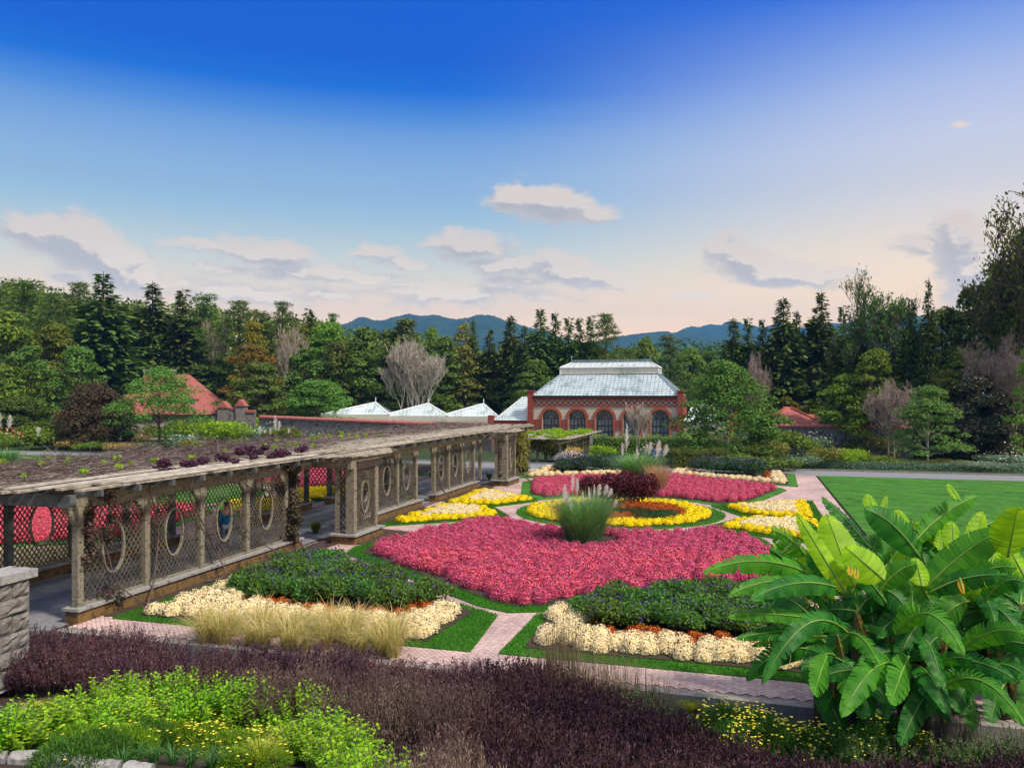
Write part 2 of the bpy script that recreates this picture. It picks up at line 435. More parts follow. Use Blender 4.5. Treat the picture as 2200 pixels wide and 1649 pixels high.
for b in beds+[mp(x) for x in beds]: structure(sheet('bed_soil', b, m_soil, .0, .075))
structure(sheet('lawn', [(16.3,4.62),(61.25,4.62),(61.25,60),(16.3,60)], m_grass, .0, .04))
structure(sheet('lawn', [(34,-95),(61.4,-95),(61.4,-43),(34,-43)], m_grass, .0, .04))
structure(sheet('asphalt_path', [(61.45,-120),(65.4,-120),(65.4,90),(61.45,90)], m_asph, .0, .012))
structure(sheet('asphalt_path', [(8,-21.1),(61.5,-21.1),(61.5,-16.5),(8,-16.5)], m_asph, .0, .016))
structure(sheet('brick_path', [(16.3,-42.2),(61.4,-42.2),(61.4,-21.3),(16.3,-21.3)], m_joint, .0, .008))
b = MB(); b.box(15.96,16.24,-16.3,30,-.5,.02); b.build('retaining_wall', m_kerb)
tag(bpy.data.objects['retaining_wall'], 'low grey retaining kerb along the near edge of the brick path', 'wall')
b = MB(); b.box(65.4,65.55,-40,90,-.05,.12); o = b.build('path_kerb', m_kerb); structure(o)
# distant hills
m_hill = mat('hill_forest', (.010,.028,.012), (.030,.062,.024), 1, .02, 10)
def ridge(name, prof, Y, depth, seed):
    xs = np.linspace(prof[0][0], prof[-1][0], 260); ys = np.interp(xs, [p[0] for p in prof], [p[1] for p in prof])
    rs = np.random.RandomState(seed); V = []; K = 8
    for k in range(K):
        t = k/(K-1); s = math.sin(t*math.pi/2)
        for x, y in zip(xs, ys):
            top = H+(HY-y)/F*(Y+depth); z = (top+5)*(s if k < K-1 else 1)-5
            z += (noise.noise(Vector((x*.02, k*.7, seed)))*.08*top + rs.rand()*Y*.0016)*(s)
            V.append(((x-1100)/F*(Y+depth*t), Y+depth*t, z))
    n = len(xs); V += [(V[(K-1)*n+i][0]*1.3, Y+depth*2.2, -5) for i in range(n)]
    Fq = [(i*n+j, i*n+j+1, (i+1)*n+j+1, (i+1)*n+j) for i in range(K) for j in range(n-1)]
    structure(link(name, npmesh(name, V, Fq, m_hill)))
ridge('hill', [(560,760),(700,700),(790,688),(850,684),(900,681),(930,680),(980,685),(1020,680),(1050,678),(1075,683),(1100,694),(1160,712),(1260,740)], 2300, 500, 1)
ridge('hill', [(1250,745),(1330,722),(1400,713),(1450,716),(1520,720),(1600,724),(1700,722),(1800,720),(1950,725),(2250,745)], 2500, 500, 2)
ridge('mountain', [(1380,728),(1470,714),(1510,700),(1560,696),(1610,700),(1700,705),(1780,700),(1830,690),(1880,672),(1925,662),(1965,675),(2050,700),(2250,720)], 3500, 500, 3)
# haze: one even volume of air round everything
def haze():
    b = MB(); b.xbox(-4600, 4600, -150, 5400, -20, 560)
    m = bpy.data.materials.new('haze'); m.use_nodes = True; T = NT(m.node_tree); T.n.remove(T.n['Principled BSDF'])
    v = T.node('ShaderNodeVolumePrincipled'); v.inputs['Color'].default_value = (.10, .42, 1, 1); v.inputs['Density'].default_value = .00015
    T.link(v.outputs[0], T.n['Material Output'].inputs['Volume'])
    o = b.build('haze', m); o['kind'] = 'stuff'; return o
haze()
# ------------------------------------------------------------------ pergola
m_wood = mat('weathered_wood', (.022,.022,.018), (.27,.25,.19), .9, 4, 12, .8, 30, stretch=(1,1,2.5), c3=(.095,.09,.066))
m_wood2 = mat('lattice_wood', (.035,.030,.022), (.125,.11,.08), .9, 3, 8, .4, 30)
m_roofw = mat('roof_board_wood', (.022,.019,.017), (.40,.36,.29), .9, 1.9, 12, .8, 18, c3=(.085,.075,.062))
m_dkwood = mat('dark_wood', (.05,.06,.065), (.13,.15,.16), .9, 3, 8, .6, 25)
m_ochre = mat('ochre_brick', (.03,.025,.018), (.19,.115,.04), .9, 2.9, 8, .7, 20, c3=(.06,.046,.03))
m_stone = mat('granite', (.018,.018,.022), (.22,.21,.20), .9, 2.2, 12, 1.0, 10, c3=(.05,.05,.05))
m_cap = mat('cap_stone', (.08,.08,.09), (.34,.34,.34), .85, 4, 12, .6, 30, c3=(.18,.18,.19))
def lattice(b, P, D, w, z0, z1, hole=None, sp=.108, sw=.036, th=.010):
    """crossed strips in the vertical plane through P along D, with an elliptical opening (s, z, rs, rz)"""
    D = Vector(D).normalized(); Z = Vector((0, 0, 1)); Nn = D.cross(Z)
    sl_ = 1.25; k = math.sqrt(1+sl_*sl_); e = {1: (1/k, sl_/k), -1: (1/k, -sl_/k)}
    h = z1-z0
    for sg in (1, -1):
        dx, dz = e[sg]; step = sp*k/1.0
        c = -h/sl_*1.0-step if sg == 1 else -step
        cmax = w+step if sg == 1 else w+h/sl_+step
        while c < cmax:
            # line: s = c + t*dx ; z = (0 or h) + t*dz
            zb = 0 if sg == 1 else 0
            t0, t1 = -1e9, 1e9
            if sg == -1: base_z = 0; dzz = dz
            # parametrise from z = 0 upwards
            ddx, ddz = (dx, dz) if sg == 1 else (-dx, -dz)
            t0 = 0; t1 = h/ddz
            if ddx > 0: t0 = max(t0, -c/ddx); t1 = min(t1, (w-c)/ddx)
            else: t0 = max(t0, (w-c)/ddx); t1 = min(t1, -c/ddx)
            if t1-t0 > .03:
                segs = [(t0, t1)]
                if hole:
                    hs, hz, rs, rz = hole
                    A = (ddx/rs)**2+(ddz/rz)**2; B = 2*((c-hs)*ddx/rs**2+(z0-hz)*ddz/rz**2); C0 = ((c-hs)/rs)**2+((z0-hz)/rz)**2-1
                    q = B*B-4*A*C0
                    if q > 0:
                        r0, r1 = (-B-math.sqrt(q))/2/A, (-B+math.sqrt(q))/2/A
                        segs = [(t0, min(t1, r0)), (max(t0, r1), t1)]
                for a, e_ in segs:
                    if e_-a < .03: continue
                    off = Nn*(th*.55*sg)
                    pa = P+D*(c+ddx*a)+Z*(z0+ddz*a)+off; pb = P+D*(c+ddx*e_)+Z*(z0+ddz*e_)+off
                    b.bar(pa, pb, th, sw, up=(D*-ddz+Z*ddx))
            c += step
    return b
def ring(b, P, D, s, z, rs, rz, wd=.065, th=.07, n=28):
    D = Vector(D).normalized(); Z = Vector((0, 0, 1)); Nn = D.cross(Z); vs = []
    for i in range(n):
        a = 2*math.pi*i/n; ca, sa = math.cos(a), math.sin(a)
        for (r, o) in ((0, -1), (wd, -1), (wd, 1), (0, 1)):
            vs.append(P+D*(s+(rs+r)*ca)+Z*(z+(rz+r)*sa)+Nn*o*th/2)
    fs = [(i*4+k, i*4+(k+1) % 4, ((i+1) % n)*4+(k+1) % 4, ((i+1) % n)*4+k) for i in range(n) for k in range(4)]
    return b.add(vs, fs)
VF, VB = -16.4, -21.3
perg = empty('pergola', W(16.8, -18.8), 'long weathered grey wooden pergola with oval openings in its lattice walls', 'pergola')
du, dv = Vector((S_, C_, 0)), Vector((C_, -S_, 0))
ZS, ZB = .40, 2.92
def bay(u0, u1, v, oval=True, m=m_wood2, along='u', rz=.66, rs=.36):
    P, D = (W(u0+.09, v), du) if along == 'u' else (W(v, u0+.09), dv)
    w = u1-u0-.18
    hole = (w/2, 1.72, rs, rz) if oval else None
    o = lattice(MB(), P, D, w, ZS+.02, ZB-.02, hole).build('lattice_panel', m, perg)
    if oval: ring(MB(), P, D, w/2, 1.72, rs, rz, .055).build('oval_frame', m_wood, o)
    b = MB()
    if along == 'u': b.box(u0+.09, u1-.09, v-.03, v+.03, ZB-.07, ZB-.003); MB().box(u0+.09, u1-.09, v-.03, v+.03, ZS+.004, ZS+.07).build('rail', m_wood, perg)
    else: b.box(v-.03, v+.03, u0+.09, u1-.09, ZB-.07, ZB-.003)
    b.build('rail', m_wood, perg)
def post(u, v, mt=m_wood, z0=ZS, br=True):
    b = MB(); h = .095; b.box(u-h, u+h, v-h, v+h, z0, ZB)
    if br:                                            # flared bracket under the beam
        for sg in (-1, 1):
            for k in range(4):
                z = ZB-.10*(k+1); e = .30-.075*k
                a = (u+sg*h, u+sg*(h+e)); b.box(min(a), max(a), v-.065, v+.065, z, z+.0995)
    b.build('post', mt, perg)
def plinth(u0, u1, v, w=.2):
    b = MB(); b.box(u0, u1, v-w, v+w, -.02, .325, 0); o = b.build('plinth', m_ochre, perg)
    MB().box(u0-.05, u1+.05, v-w-.06, v+w+.06, .328, ZS-.002).build('plinth_cap', m_cap, o)
front = [[16.8,19.2,21.6,24.0,26.4],[31.7,34.0,36.3,38.6],[41.1,43.3,45.5,47.7]]
for seg in front:
    plinth(seg[0]-.2, seg[-1]+.45, VF)
    for a, c in zip(seg, seg[1:]): bay(a, c, VF)
    for a in seg: post(a, VF)
for a in (27.05, 49.0, 53.2, 55.6, 58.0): post(a, VF)
for a in (26.4, 53.2, 55.6): bay(a, a+(2.4 if a > 30 else .62), VF, False)
plinth(26.4, 27.3, VF-.003); plinth(53.0, 58.3, VF)
for u0, uw in ((28.45, 2.1), (49.1, 2.1)):            # the two bays that step out towards the flower beds
    v = -14.75
    b = MB(); b.box(u0-.2, u0+uw+.2, v-.75, v+.25, -.02, .325); o = b.build('plinth', m_ochre, perg)
    MB().box(u0-.27, u0+uw+.27, v-.82, v+.32, .328, ZS-.002).build('plinth_cap', m_cap, o)
    for (a, c) in ((u0+.12, v), (u0+uw-.1, v), (u0+.12, v-.62), (u0+uw-.1, v-.62)): post(a, c, br=False)
    b = MB(); b.box(u0-.07, u0+.07+.12, v-.2, v+.14, ZS, ZB); b.build('post', m_wood, perg)
    bay(u0+.12, u0+uw-.1, v+.04, True, rz=.6, rs=.31)
    bay(v-.62, v, u0+.12, False, along='v')
    lattice(MB(), W(u0+.12, VF-.3), dv, 1.1, 2.2, ZB).build('arch_lattice', m_wood2, perg)
    MB().box(u0-.05, u0+.1, VF-1.0, v-.03, ZB, ZB+.36).build('beam', m_wood, perg); MB().box(u0+uw-.15, u0+uw, VF-1.0, v-.03, ZB, ZB+.36).build('beam', m_wood, perg); b = MB(); b.box(u0-.3, u0+uw+.3, v-.02, v+.14, ZB+.002, ZB+.358); b.build('beam', m_wood, perg)
for a, c in ((16.35, 28.2), (30.9, 48.8), (51.5, 58.9)):
    b = MB(); b.box(a, c, VF-.09, VF+.09, ZB, ZB+.34); b.build('beam', m_wood, perg)
MB().box(16.4, 58.9, VB-.09, VB+.09, ZB, ZB+.34).build('beam', m_wood, perg)
back = [[12.0,14.4,16.8,19.2,21.6,24.0,26.4],[31.7,34.0,36.3],[38.6,41.1,43.3,45.5,47.7],[53.2,55.6,58.0]]
for seg in back:
    plinth(seg[0]-.2, seg[-1]+.2, VB)
    for a, c in zip(seg, seg[1:]): bay(a, c, VB, True, m_wood2, rz=.64, rs=.40)
    for a in seg: post(a, VB, m_dkwood)
# rafters across, boards along
u = 16.5
while u < 59:
    b = MB(); b.bar(W(u, -22.7, 3.345), W(u, -15.35, 3.345), .09, .15); b.build('rafter', m_dkwood, perg); u += 1.31
MB().box(16.15, 16.33, -23.0, -16.0, 3.0, 3.30).build('end_beam', m_dkwood, perg)
rs = random.Random(5)
for i in range(25):
    v = -22.8+i*.30; u = 15.2+rs.uniform(-.3, .9)+(.9 if i > 22 else 0)
    while u < 59.2:
        L = rs.uniform(8, 16); e = min(u+L, 59.6+rs.uniform(-.4, .5))
        if e-u > 1: 
            w = rs.uniform(.16, .26); z = 3.46+rs.uniform(-.02, .03)+(.05 if i == 23 else 0)
            b = MB(); n = 5; pv = v+rs.uniform(-.04, .04)
            for k in range(n):
                a = u+(e-u)*k/n; c = u+(e-u)*(k+1)/n
                b.bar(W(a, pv, z), W(c, pv, z), w, .055) if k == 0 else b.bar(W(a+.001, pv, z), W(c, pv, z), w, .055)
            b = MB().bar(W(u, pv, z), W(e, pv+rs.uniform(-.05, .05), z+rs.uniform(-.02, .02)), w, .055)
            b.build('roof_board', m_roofw, perg)
        u = e+rs.uniform(.02, .25)
for u0 in (28.2, 48.9):                                # boards that jut out over the stepped bays
    for k in range(4):
        b = MB(); b.bar(W(u0-1.2+.5*k, -15.1+.26*k, 3.44-.012*k), W(u0+4.4-.5*k, -15.1+.26*k, 3.44-.012*k), .2, .05); b.build('roof_board', m_roofw, perg)
m_pale = mat('bleached_board', (.30,.29,.26), (.58,.56,.50), .9, 3, 10, .5, 20)
for (u0, u1, v, z) in ((17.3, 27.2, -15.52, 3.535), (15.4, 21.5, -17.1, 3.53), (15.5, 24, -16.35, 3.53), (30.5, 36.5, -15.6, 3.53), (38, 43, -16.4, 3.53), (47, 52, -16.0, 3.53)):
    MB().bar(W(u0, v, z), W(u1, v, z), .15, .05).build('roof_board', m_pale, perg)
# second pergola, beyond the asphalt path
p2 = empty('pergola', W(72, -19, -.8), 'smaller wooden pergola beyond the grey path with green vine on its roof', 'pergola')
zb = 1.25
for v in (-16.6, -21.4):
    for u in (72.5, 76, 79.5, 83, 86.5):
        b = MB(); b.box(u-.12, u+.12, v-.12, v+.12, -1.55, zb); b.build('post', m_wood, p2)
    b = MB(); b.box(71.8, 87.5, v-.1, v+.1, zb, zb+.34); b.build('beam', m_wood, p2)
lattice(MB(), W(79.5, -16.6), du, 7, -1.3, zb, (3.5, 0, .5, .9), sp=.2, sw=.06).build('lattice_panel', m_wood2, p2)
lattice(MB(), W(86.5, -21.4), dv, 4.8, -1.3, zb, None, sp=.2, sw=.08).build('lattice_panel', m_wood2, p2)
for i in range(20):
    v = -22.4+i*.36; b = MB().bar(W(71+rs.uniform(-.5, .6), v, zb+.5), W(88+rs.uniform(-.8, .4), v, zb+.5), .22, .06); b.build('roof_board', m_roofw, p2)
for i in range(8):
    u = 72+i*2.1; MB().bar(W(u, -22.6, zb+.40), W(u, -15.5, zb+.40), .1, .13).build('rafter', m_dkwood, p2)
# near stone wall by the walk
def rough_block(b, lo, hi, seed, amp=.02, mi=0):
    """a rock-faced stone in garden coordinates"""
    r = random.Random(seed); (u0, v0, z0), (u1, v1, z1) = lo, hi; n = 5
    for face in range(3):
        pts = []
        for i in range(n+1):
            for j in range(n+1):
                s, t = i/n, j/n; e = 0 if i in (0, n) or j in (0, n) else 1
                d = amp*(r.uniform(.3, 1.6))*e
                if face == 0: p = W(u0-d, v0+(v1-v0)*s, z0+(z1-z0)*t)
                elif face == 1: p = W(u0+(u1-u0)*s, v1+d, z0+(z1-z0)*t)
                else: p = W(u0+(u1-u0)*s, v0-d, z0+(z1-z0)*t)
                pts.append(p)
        fs = [(i*(n+1)+j, (i+1)*(n+1)+j, (i+1)*(n+1)+j+1, i*(n+1)+j+1) for i in range(n) for j in range(n)]
        b.add(pts, fs, mi)
    b.hexa([W(u0+.004,v0+.004,z0),W(u0+.004,v1-.004,z0),W(u1,v1-.004,z0),W(u1,v0+.004,z0),W(u0+.004,v0+.004,z1),W(u0+.004,v1-.004,z1),W(u1,v1-.004,z1),W(u1,v0+.004,z1)], mi)
sw0 = Gp(78, 1330); su, sv = UV(sw0.x, sw0.y)
sw = empty('stone_wall', W(12.5, -14.0), 'rock faced granite wall end with a smooth pale cap beside the asphalt walk', 'wall')
sw.location = W(13.5, -14.5, 0); ORI[sw.name] = W(13.5, -14.5, 0)
k = 0
for r_ in range(6):
    z0 = -.1+r_*.35; off = .0 if r_ % 2 else .3; u1 = 13.45
    while u1 > 9:
        L = (.42 if (r_ % 2 and u1 > 13.4) else .72)
        b = MB(); rough_block(b, (u1-L+.012, -14.9, z0+.008), (u1-.012, -14.36, z0+.342), k, .05); b.build('stone_block', m_stone, sw); k += 1; u1 -= L
b = MB(); b.box(8.9, 13.40, -14.86, -14.41, -.2, 2.0); b.build('mortar_core', mat('mortar', (.34,.33,.31), (.46,.45,.43), .95, 8), sw)
b = MB(); b.box(8.9, 13.56, -15.0, -14.26, 2.0, 2.17); b.build('cap_stone', m_cap, sw)
# edging stones at the lower left corner
for i, (a, c, t) in enumerate([(-60,20,1622),(22,84,1626),(86,153,1632),(155,196,1639),(198,262,1646),(264,330,1652)]):
    p0, p1 = Gp(a, t+9), Gp(c, t+13); b = MB(); r = random.Random(i); n = 6; vs = []
    d = (p1-p0); L = d.length; d.normalize(); sdv = Vector((-d.y, d.x, 0))
    for ii in range(n+1):
        for jj, (o, z) in enumerate(((-.13, -.05), (-.12, .10), (-.04, .15), (.07, .145), (.13, .08), (.13, -.05))):
            e = .02*(ii in (0, n)); vs.append(p0+d*(L*ii/n+(e if ii == 0 else -e))+sdv*(o+r.uniform(-.012, .012))+Vector((0, 0, z*(1-e*4)+r.uniform(-.012, .012))))
    b.add(vs, [(ii*6+j, ii*6+j+1, (ii+1)*6+j+1, (ii+1)*6+j) for ii in range(n) for j in range(5)]); b.add(vs[:6], [(0,1,2,3,4,5)]); b.add(vs[-6:], [(5,4,3,2,1,0)])
    o = b.build('edging_stone', m_cap)
    tag(o, 'rough pale grey edging stone in the row at the lower left corner', 'stone', 'edging stones at the lower left corner')
# small ground lights beside the pergola plinths
def spot(px, py, lab):
    p = Gp(px, py); e = empty('ground_light', p, lab, 'ground light', 'small lights beside the pergola')
    m = mat('lamp_metal', (.16,.17,.19), rough=.4); g = mat('lamp_lens', (.55,.58,.62), rough=.15)
    b = MB(); b.tube([p, p+Vector((0,0,.12))], .02); b.build('stake', m, e)
    b = MB(); b.tube([p+Vector((-.02,-.12,.17)), p+Vector((0,.10,.20))], [.11,.08], 10); b.build('lamp_housing', m, e)
    b = MB(); b.tube([p+Vector((-.02,-.145,.168)), p+Vector((-.02,-.122,.17))], .10, 10); b.build('lens', g, e)
spot(747, 1165, 'small grey ground light left of its twin below the stepped pergola bay')
spot(756, 1163, 'small grey ground light right of its twin below the stepped pergola bay')
spot(932, 1070, 'small pale ground light on the mulch beside the middle pergola pier')
spot(1099, 1030, 'small pale ground light on the mulch by the far stepped pergola bay')
# ------------------------------------------------------------------ conservatory and glasshouses
m_brick = mat('red_brick', (.14,.028,.02), (.32,.08,.055), .9, 6, 6, .4, 30, c3=(.22,.048,.036))
m_brick2 = mat('orange_brick', (.27,.06,.032), (.43,.135,.075), .9, 5, 6, .4, 30)
m_cream = mat('pale_roughcast', (.42,.42,.37), (.58,.57,.50), .95, 6, 8, .4, 30)
m_iron = mat('dark_iron', (.02,.028,.035), rough=.5)
m_white = mat('white_frame', (.62,.68,.72), (.78,.80,.80), .6, 2)
def glassmat(name, c1, c2, c3, sc_=.7, rough=.18, spec=.6):
    m = mat(name, c1, c2, rough, sc_, 8, .1, 3, spec, c3=c3, stretch=(1, 1, .35)); return m
m_wglass = glassmat('whitewashed_glass', (.12,.22,.27), (.56,.68,.73), (.33,.47,.52), .55)
m_bglass = glassmat('blue_glass', (.16,.32,.40), (.55,.70,.76), (.32,.50,.58), .8)
m_lglass = glassmat('lantern_glass', (.30,.42,.38), (.60,.70,.66), (.48,.58,.52), .5)
m_dglass = glassmat('dark_window_glass', (.012,.02,.026), (.20,.26,.29), (.04,.06,.075), .9, .12, .8)
cu, cv, hw, zb0, ze = 109.2, -18.9, 10.15, -1.7, 5.35
cons = empty('conservatory', W(cu, cv, zb0), 'large red brick conservatory with five arched windows under a pale glass roof', 'building')
def on_face(v, z, o=0.0): return W(cu-o, v, z)        # o: how far out from the facade
AW, ZSP = 1.2, 2.5                                    # arch half width, springing height
arch_v = [cv-7.35+3.72*i for i in range(5)]
def facade():
    """cream wall with five arched openings, as a strip of columns"""
    b = MB(); d = .5
    def col_(v0, v1, z0, z1): b.box(cu, cu+d, v0, v1, z0, z1)
    vs = [cv-hw+.35]
    for a in arch_v: vs += [a-AW, a+AW]
    vs.append(cv+hw-.35)
    for i in range(0, len(vs), 2): col_(vs[i], vs[i+1], zb0, ze-.003)
    N = 14
    for a in arch_v:
        for k in range(N):
            t0, t1 = math.pi*k/N, math.pi*(k+1)/N
            v0, v1 = a-AW*math.cos(t0), a-AW*math.cos(t1); z0, z1 = ZSP+AW*math.sin(t0), ZSP+AW*math.sin(t1)
            p = [W(cu, v0, z0), W(cu, v1, z1), W(cu+d, v1, z1), W(cu+d, v0, z0), W(cu, v0, ze-.003), W(cu, v1, ze-.003), W(cu+d, v1, ze-.003), W(cu+d, v0, ze-.003)]
            b.hexa([p[0], p[3], p[2], p[1], p[4], p[7], p[6], p[5]])
    return b.build('wall', m_cream, cons)
wall_c = facade()
for a in arch_v:                                       # brick surrounds and iron windows
    b = MB(); N = 18
    for k in range(N):
        t0, t1 = math.pi*k/N, math.pi*(k+1)/N; q = []
        for o in (.16, -.05):
            for (t, r) in ((t0, AW), (t0, AW+.40), (t1, AW+.40), (t1, AW)): q.append(W(cu-o, a-r*math.cos(t), ZSP+r*math.sin(t)))
        b.hexa(q)
    for s in (-1, 1):
        x0, x1 = sorted((a+s*AW, a+s*(AW+.25))); b.box(cu-.16, cu+.05, x0, x1, zb0, ZSP)
    b.build('brick_arch', m_brick2, cons)
    w = MB(); N = 16; vs = [W(cu+.3, a-AW, zb0+.6), W(cu+.3, a+AW, zb0+.6)]+[W(cu+.3, a+AW*math.cos(math.pi*k/N), ZSP+AW*math.sin(math.pi*k/N)) for k in range(N+1)]
    w.add(vs, [tuple(range(len(vs)))[::-1]]); wo = w.build('window', m_dglass, cons)
    b = MB()
    for k in range(-2, 3): b.bar(W(cu+.25, a+k*AW/2.5, zb0+.6), W(cu+.25, a+k*AW/2.5, ZSP if k else ZSP), .07, .07, up=dv)
    for z in (zb0+1.5, zb0+2.4, 1.55, ZSP): b.bar(W(cu+.245, a-AW, z), W(cu+.245, a+AW, z), .08, .08)
    for t in (25, 58, 90, 122, 155): b.bar(W(cu+.25, a+.45*math.cos(R(t)), ZSP+.45*math.sin(R(t))), W(cu+.25, a+AW*math.cos(R(t)), ZSP+AW*math.sin(R(t))), .06, .06)
    for r in (.45, .85, 1.17):
        for k in range(10): b.bar(W(cu+.24, a+r*math.cos(math.pi*k/10), ZSP+r*math.sin(math.pi*k/10)), W(cu+.24, a+r*math.cos(math.pi*(k+1)/10), ZSP+r*math.sin(math.pi*(k+1)/10)), .07, .07)
    b.build('window_frame', m_iron, wo)
def band(z0, z1, o, m, name='brick_band', gap=True):
    vs = [cv-hw+.35]
    if gap and z0 < ZSP+AW:
        for a in arch_v: vs += [a-AW-.26, a+AW+.26]
    vs.append(cv+hw-.35)
    for i in range(0, len(vs), 2): MB().box(cu-o, cu+.02, vs[i], vs[i+1], z0, z1).build(name, m, cons)
band(1.25, 1.55, .10, m_brick); band(1.62, 1.75, .10, m_brick); band(1.82, 2.30, .12, m_brick); band(.95, 1.15, .09, m_brick)
band(4.12, 4.30, .12, m_brick); band(5.02, ze, .16, m_brick, gap=False)
b = MB(); n = 26; x = cv-hw+.35; dx_ = (2*hw-.7)/n      # zigzag brick lozenges
for k in range(n):
    for s in (0, 1):
        za, zc = (4.34, 4.98) if s == 0 else (4.98, 4.34)
        b.bar(W(cu-.05, x+dx_*k, za), W(cu-.05, x+dx_*(k+1), zc), .10, .12, up=Vector((0,0,1)))
b.build('brick_lozenge_band', m_brick, cons)
for s in (-1, 1):                                      # corner piers with caps
    v0, v1 = sorted((cv+s*(hw-.35), cv+s*(hw+.45))); b = MB(); b.box(cu-.35, cu+.5, v0, v1, zb0, ze+.75); b.box(cu-.45, cu+.6, v0-.1, v1+.1, ze+.753, ze+.95); b.build('corner_pier', m_brick, cons)
    v0, v1 = sorted((cv+s*(hw-.45), cv+s*hw)); MB().box(cu+.5, cu+11.9, v0, v1, zb0, ze).build('wall', m_brick, cons)
MB().box(cu+11.4, cu+11.9, cv-hw+.5, cv+hw-.5, zb0, ze).build('wall', m_brick, cons)
MB().box(cu-.42, cu+.1, cv-hw+.3, cv+hw-.3, ze+.002, ze+.20).build('gutter', m_iron, cons)
def frustum(b, r0, z0, r1, z1, mb=None, nx=28, ny=14, bw=.05):
    """glass slopes between two rectangles (u0,u1,v0,v1), and glazing bars on them"""
    def P(r, z): u0, u1, v0, v1 = r; return [W(u0,v0,z), W(u0,v1,z), W(u1,v1,z), W(u1,v0,z)]
    A, B = P(r0, z0), P(r1, z1); up = Vector((0, 0, 1))
    for i in range(4):
        j = (i+1) % 4; b.add([A[i], A[j], B[j], B[i]], [(0, 1, 2, 3)])
        if mb is not None:
            n = nx if i % 2 == 0 else ny; nn = (A[j]-A[i]).cross(B[i]-A[i]).normalized()
            if nn.z < 0: nn = -nn
            L0, L1 = (A[j]-A[i]).length, (B[j]-B[i]).length; e = (A[j]-A[i]).normalized(); s0 = (B[i]-A[i]).dot(e)
            for k in range(n+1):
                s = L0*k/n
                if s < s0: t = s/s0
                elif s > s0+L1: t = (L0-s)/max(L0-s0-L1, 1e-6)
                else: t = 1
                if t < .03: continue
                q = (B[i]-A[i])-e*s0; mb.bar(A[i]+e*s+nn*.03, A[i]+e*s+q*t+nn*.03, bw, .05, up=nn)
            rows = max(2, int((B[i]-A[i]).length/.55))
            for k in range(rows+1):
                t = k/rows; mb.bar(A[i].lerp(B[i], t)+nn*.035, A[j].lerp(B[j], t)+nn*.035, bw*.8, .04, up=nn)
            mb.bar(A[i]+nn*.05, B[i]+nn*.05, .14, .10, up=nn)
m_bar = mat('glazing_bar', (.14,.22,.28), (.34,.44,.52), .6, 3)
zr = ze+.22; r0 = (cu-.1, cu+11.6, cv-hw+.2, cv+hw-.2); r1 = (cu+3.6, cu+8.0, cv-6.85, cv+6.85); zl = ze+3.15
b, m_ = MB(), MB(); frustum(b, r0, zr, r1, zl, m_, 36, 20); roof = b.build('glass_roof', m_wglass, cons); m_.build('glazing_bars', m_bar, roof)
b, m_ = MB(), MB(); frustum(b, r1, zl+.1, r1, zl+.95, m_, 18, 6, .04); ln_ = b.build('roof_lantern', m_lglass, cons); m_.build('glazing_bars', m_white, ln_)
e1 = (r1[0]-.15, r1[1]+.15, r1[2]-.15, r1[3]+.15); MB().box(e1[0], e1[1], e1[2], e1[3], zl+.96, zl+1.04).build('lantern_eave', m_white, cons)
MB().box(r1[0]-.08, r1[1]+.08, r1[2]-.08, r1[3]+.08, zl+.0, zl+.098).build('lantern_base', m_iron, cons)
rr = (cu+5.3, cu+6.3, cv-5.6, cv+5.6); b, m_ = MB(), MB(); frustum(b, r1, zl+1.042, rr, zl+1.72, m_, 18, 6, .05); t_ = b.build('upper_roof', m_wglass, cons); m_.build('glazing_bars', m_white, t_)
b = MB(); b.box(rr[0], rr[1], rr[2], rr[3], zl+1.722, zl+1.80)
for k in range(57): v = rr[2]+(rr[3]-rr[2])*k/56; b.bar(W(rr[0]+.1, v, zl+1.8), W(rr[0]+.1, v, zl+2.22), .06, .06)
b.bar(W(rr[0]+.1, rr[2], zl+2.0), W(rr[0]+.1, rr[3], zl+2.0), .05, .05); b.build('ridge_cresting', m_bar, cons)
for v in (rr[2], rr[3]):
    b = MB(); b.tube([W(rr[0]+.1, v, zl+1.8), W(rr[0]+.1, v, zl+2.75)], .05); b.bar(W(rr[0]+.1, v-.2, zl+2.6), W(rr[0]+.1, v+.2, zl+2.6), .06, .06); b.build('finial', m_bar, cons)
for s in (-1, 1):                                      # lower glass wings
    wv0, wv1 = (cv-hw-5.4, cv-hw-.46) if s < 0 else (cv+hw+.46, cv+hw+6.2)
    MB().box(cu+.2, cu+8, wv0, wv1, zb0, 2.1).build('wing_wall', m_brick if s < 0 else m_cream, cons)
    for k in range(12):
        if s < 0: MB()
    b = MB()
    for k in range(12): v = wv0+.3+k*.4*(1 if s < 0 else 1.1); b.box(cu+.12, cu+.199, v, v+.2, 1.45, 1.60)
    if s < 0: b.build('pale_brick_pattern', m_cream, cons)
    b, m_ = MB(), MB()
    ra = (cu+.1, cu+8.1, wv0, wv1); rb = (cu+3, cu+5, wv0+(3.4 if s < 0 else 1.2), wv1-(0.02 if s < 0 else 3.0))
    frustum(b, ra, 2.12, rb, 5.35 if s < 0 else 4.6, m_, 12, 10, .06); o = b.build('wing_glass_roof', m_bglass if s < 0 else m_wglass, cons); m_.build('glazing_bars', m_white, o)
MB().box(cu+.0, cu+.9, cv+hw+6.25, cv+hw+7.2, zb0, 4.0).build('brick_pier', m_brick2, cons)
b = MB(); N = 12; a = cv+hw+3.0
for k in range(N):
    t0, t1 = math.pi*k/N, math.pi*(k+1)/N; q = []
    for o in (.12, -.1):
        for (t, r) in ((t0, 1.2), (t0, 1.55), (t1, 1.55), (t1, 1.2)): q.append(W(cu+.1-o, a-r*math.cos(t), -.6+r*math.sin(t)))
    b.hexa(q)
b.build('brick_arch', m_brick, cons)
MB().box(cu-.1, cu+.5, cv-hw-6.3, cv-hw-5.42, zb0, 2.8).build('brick_pier', m_brick, cons)
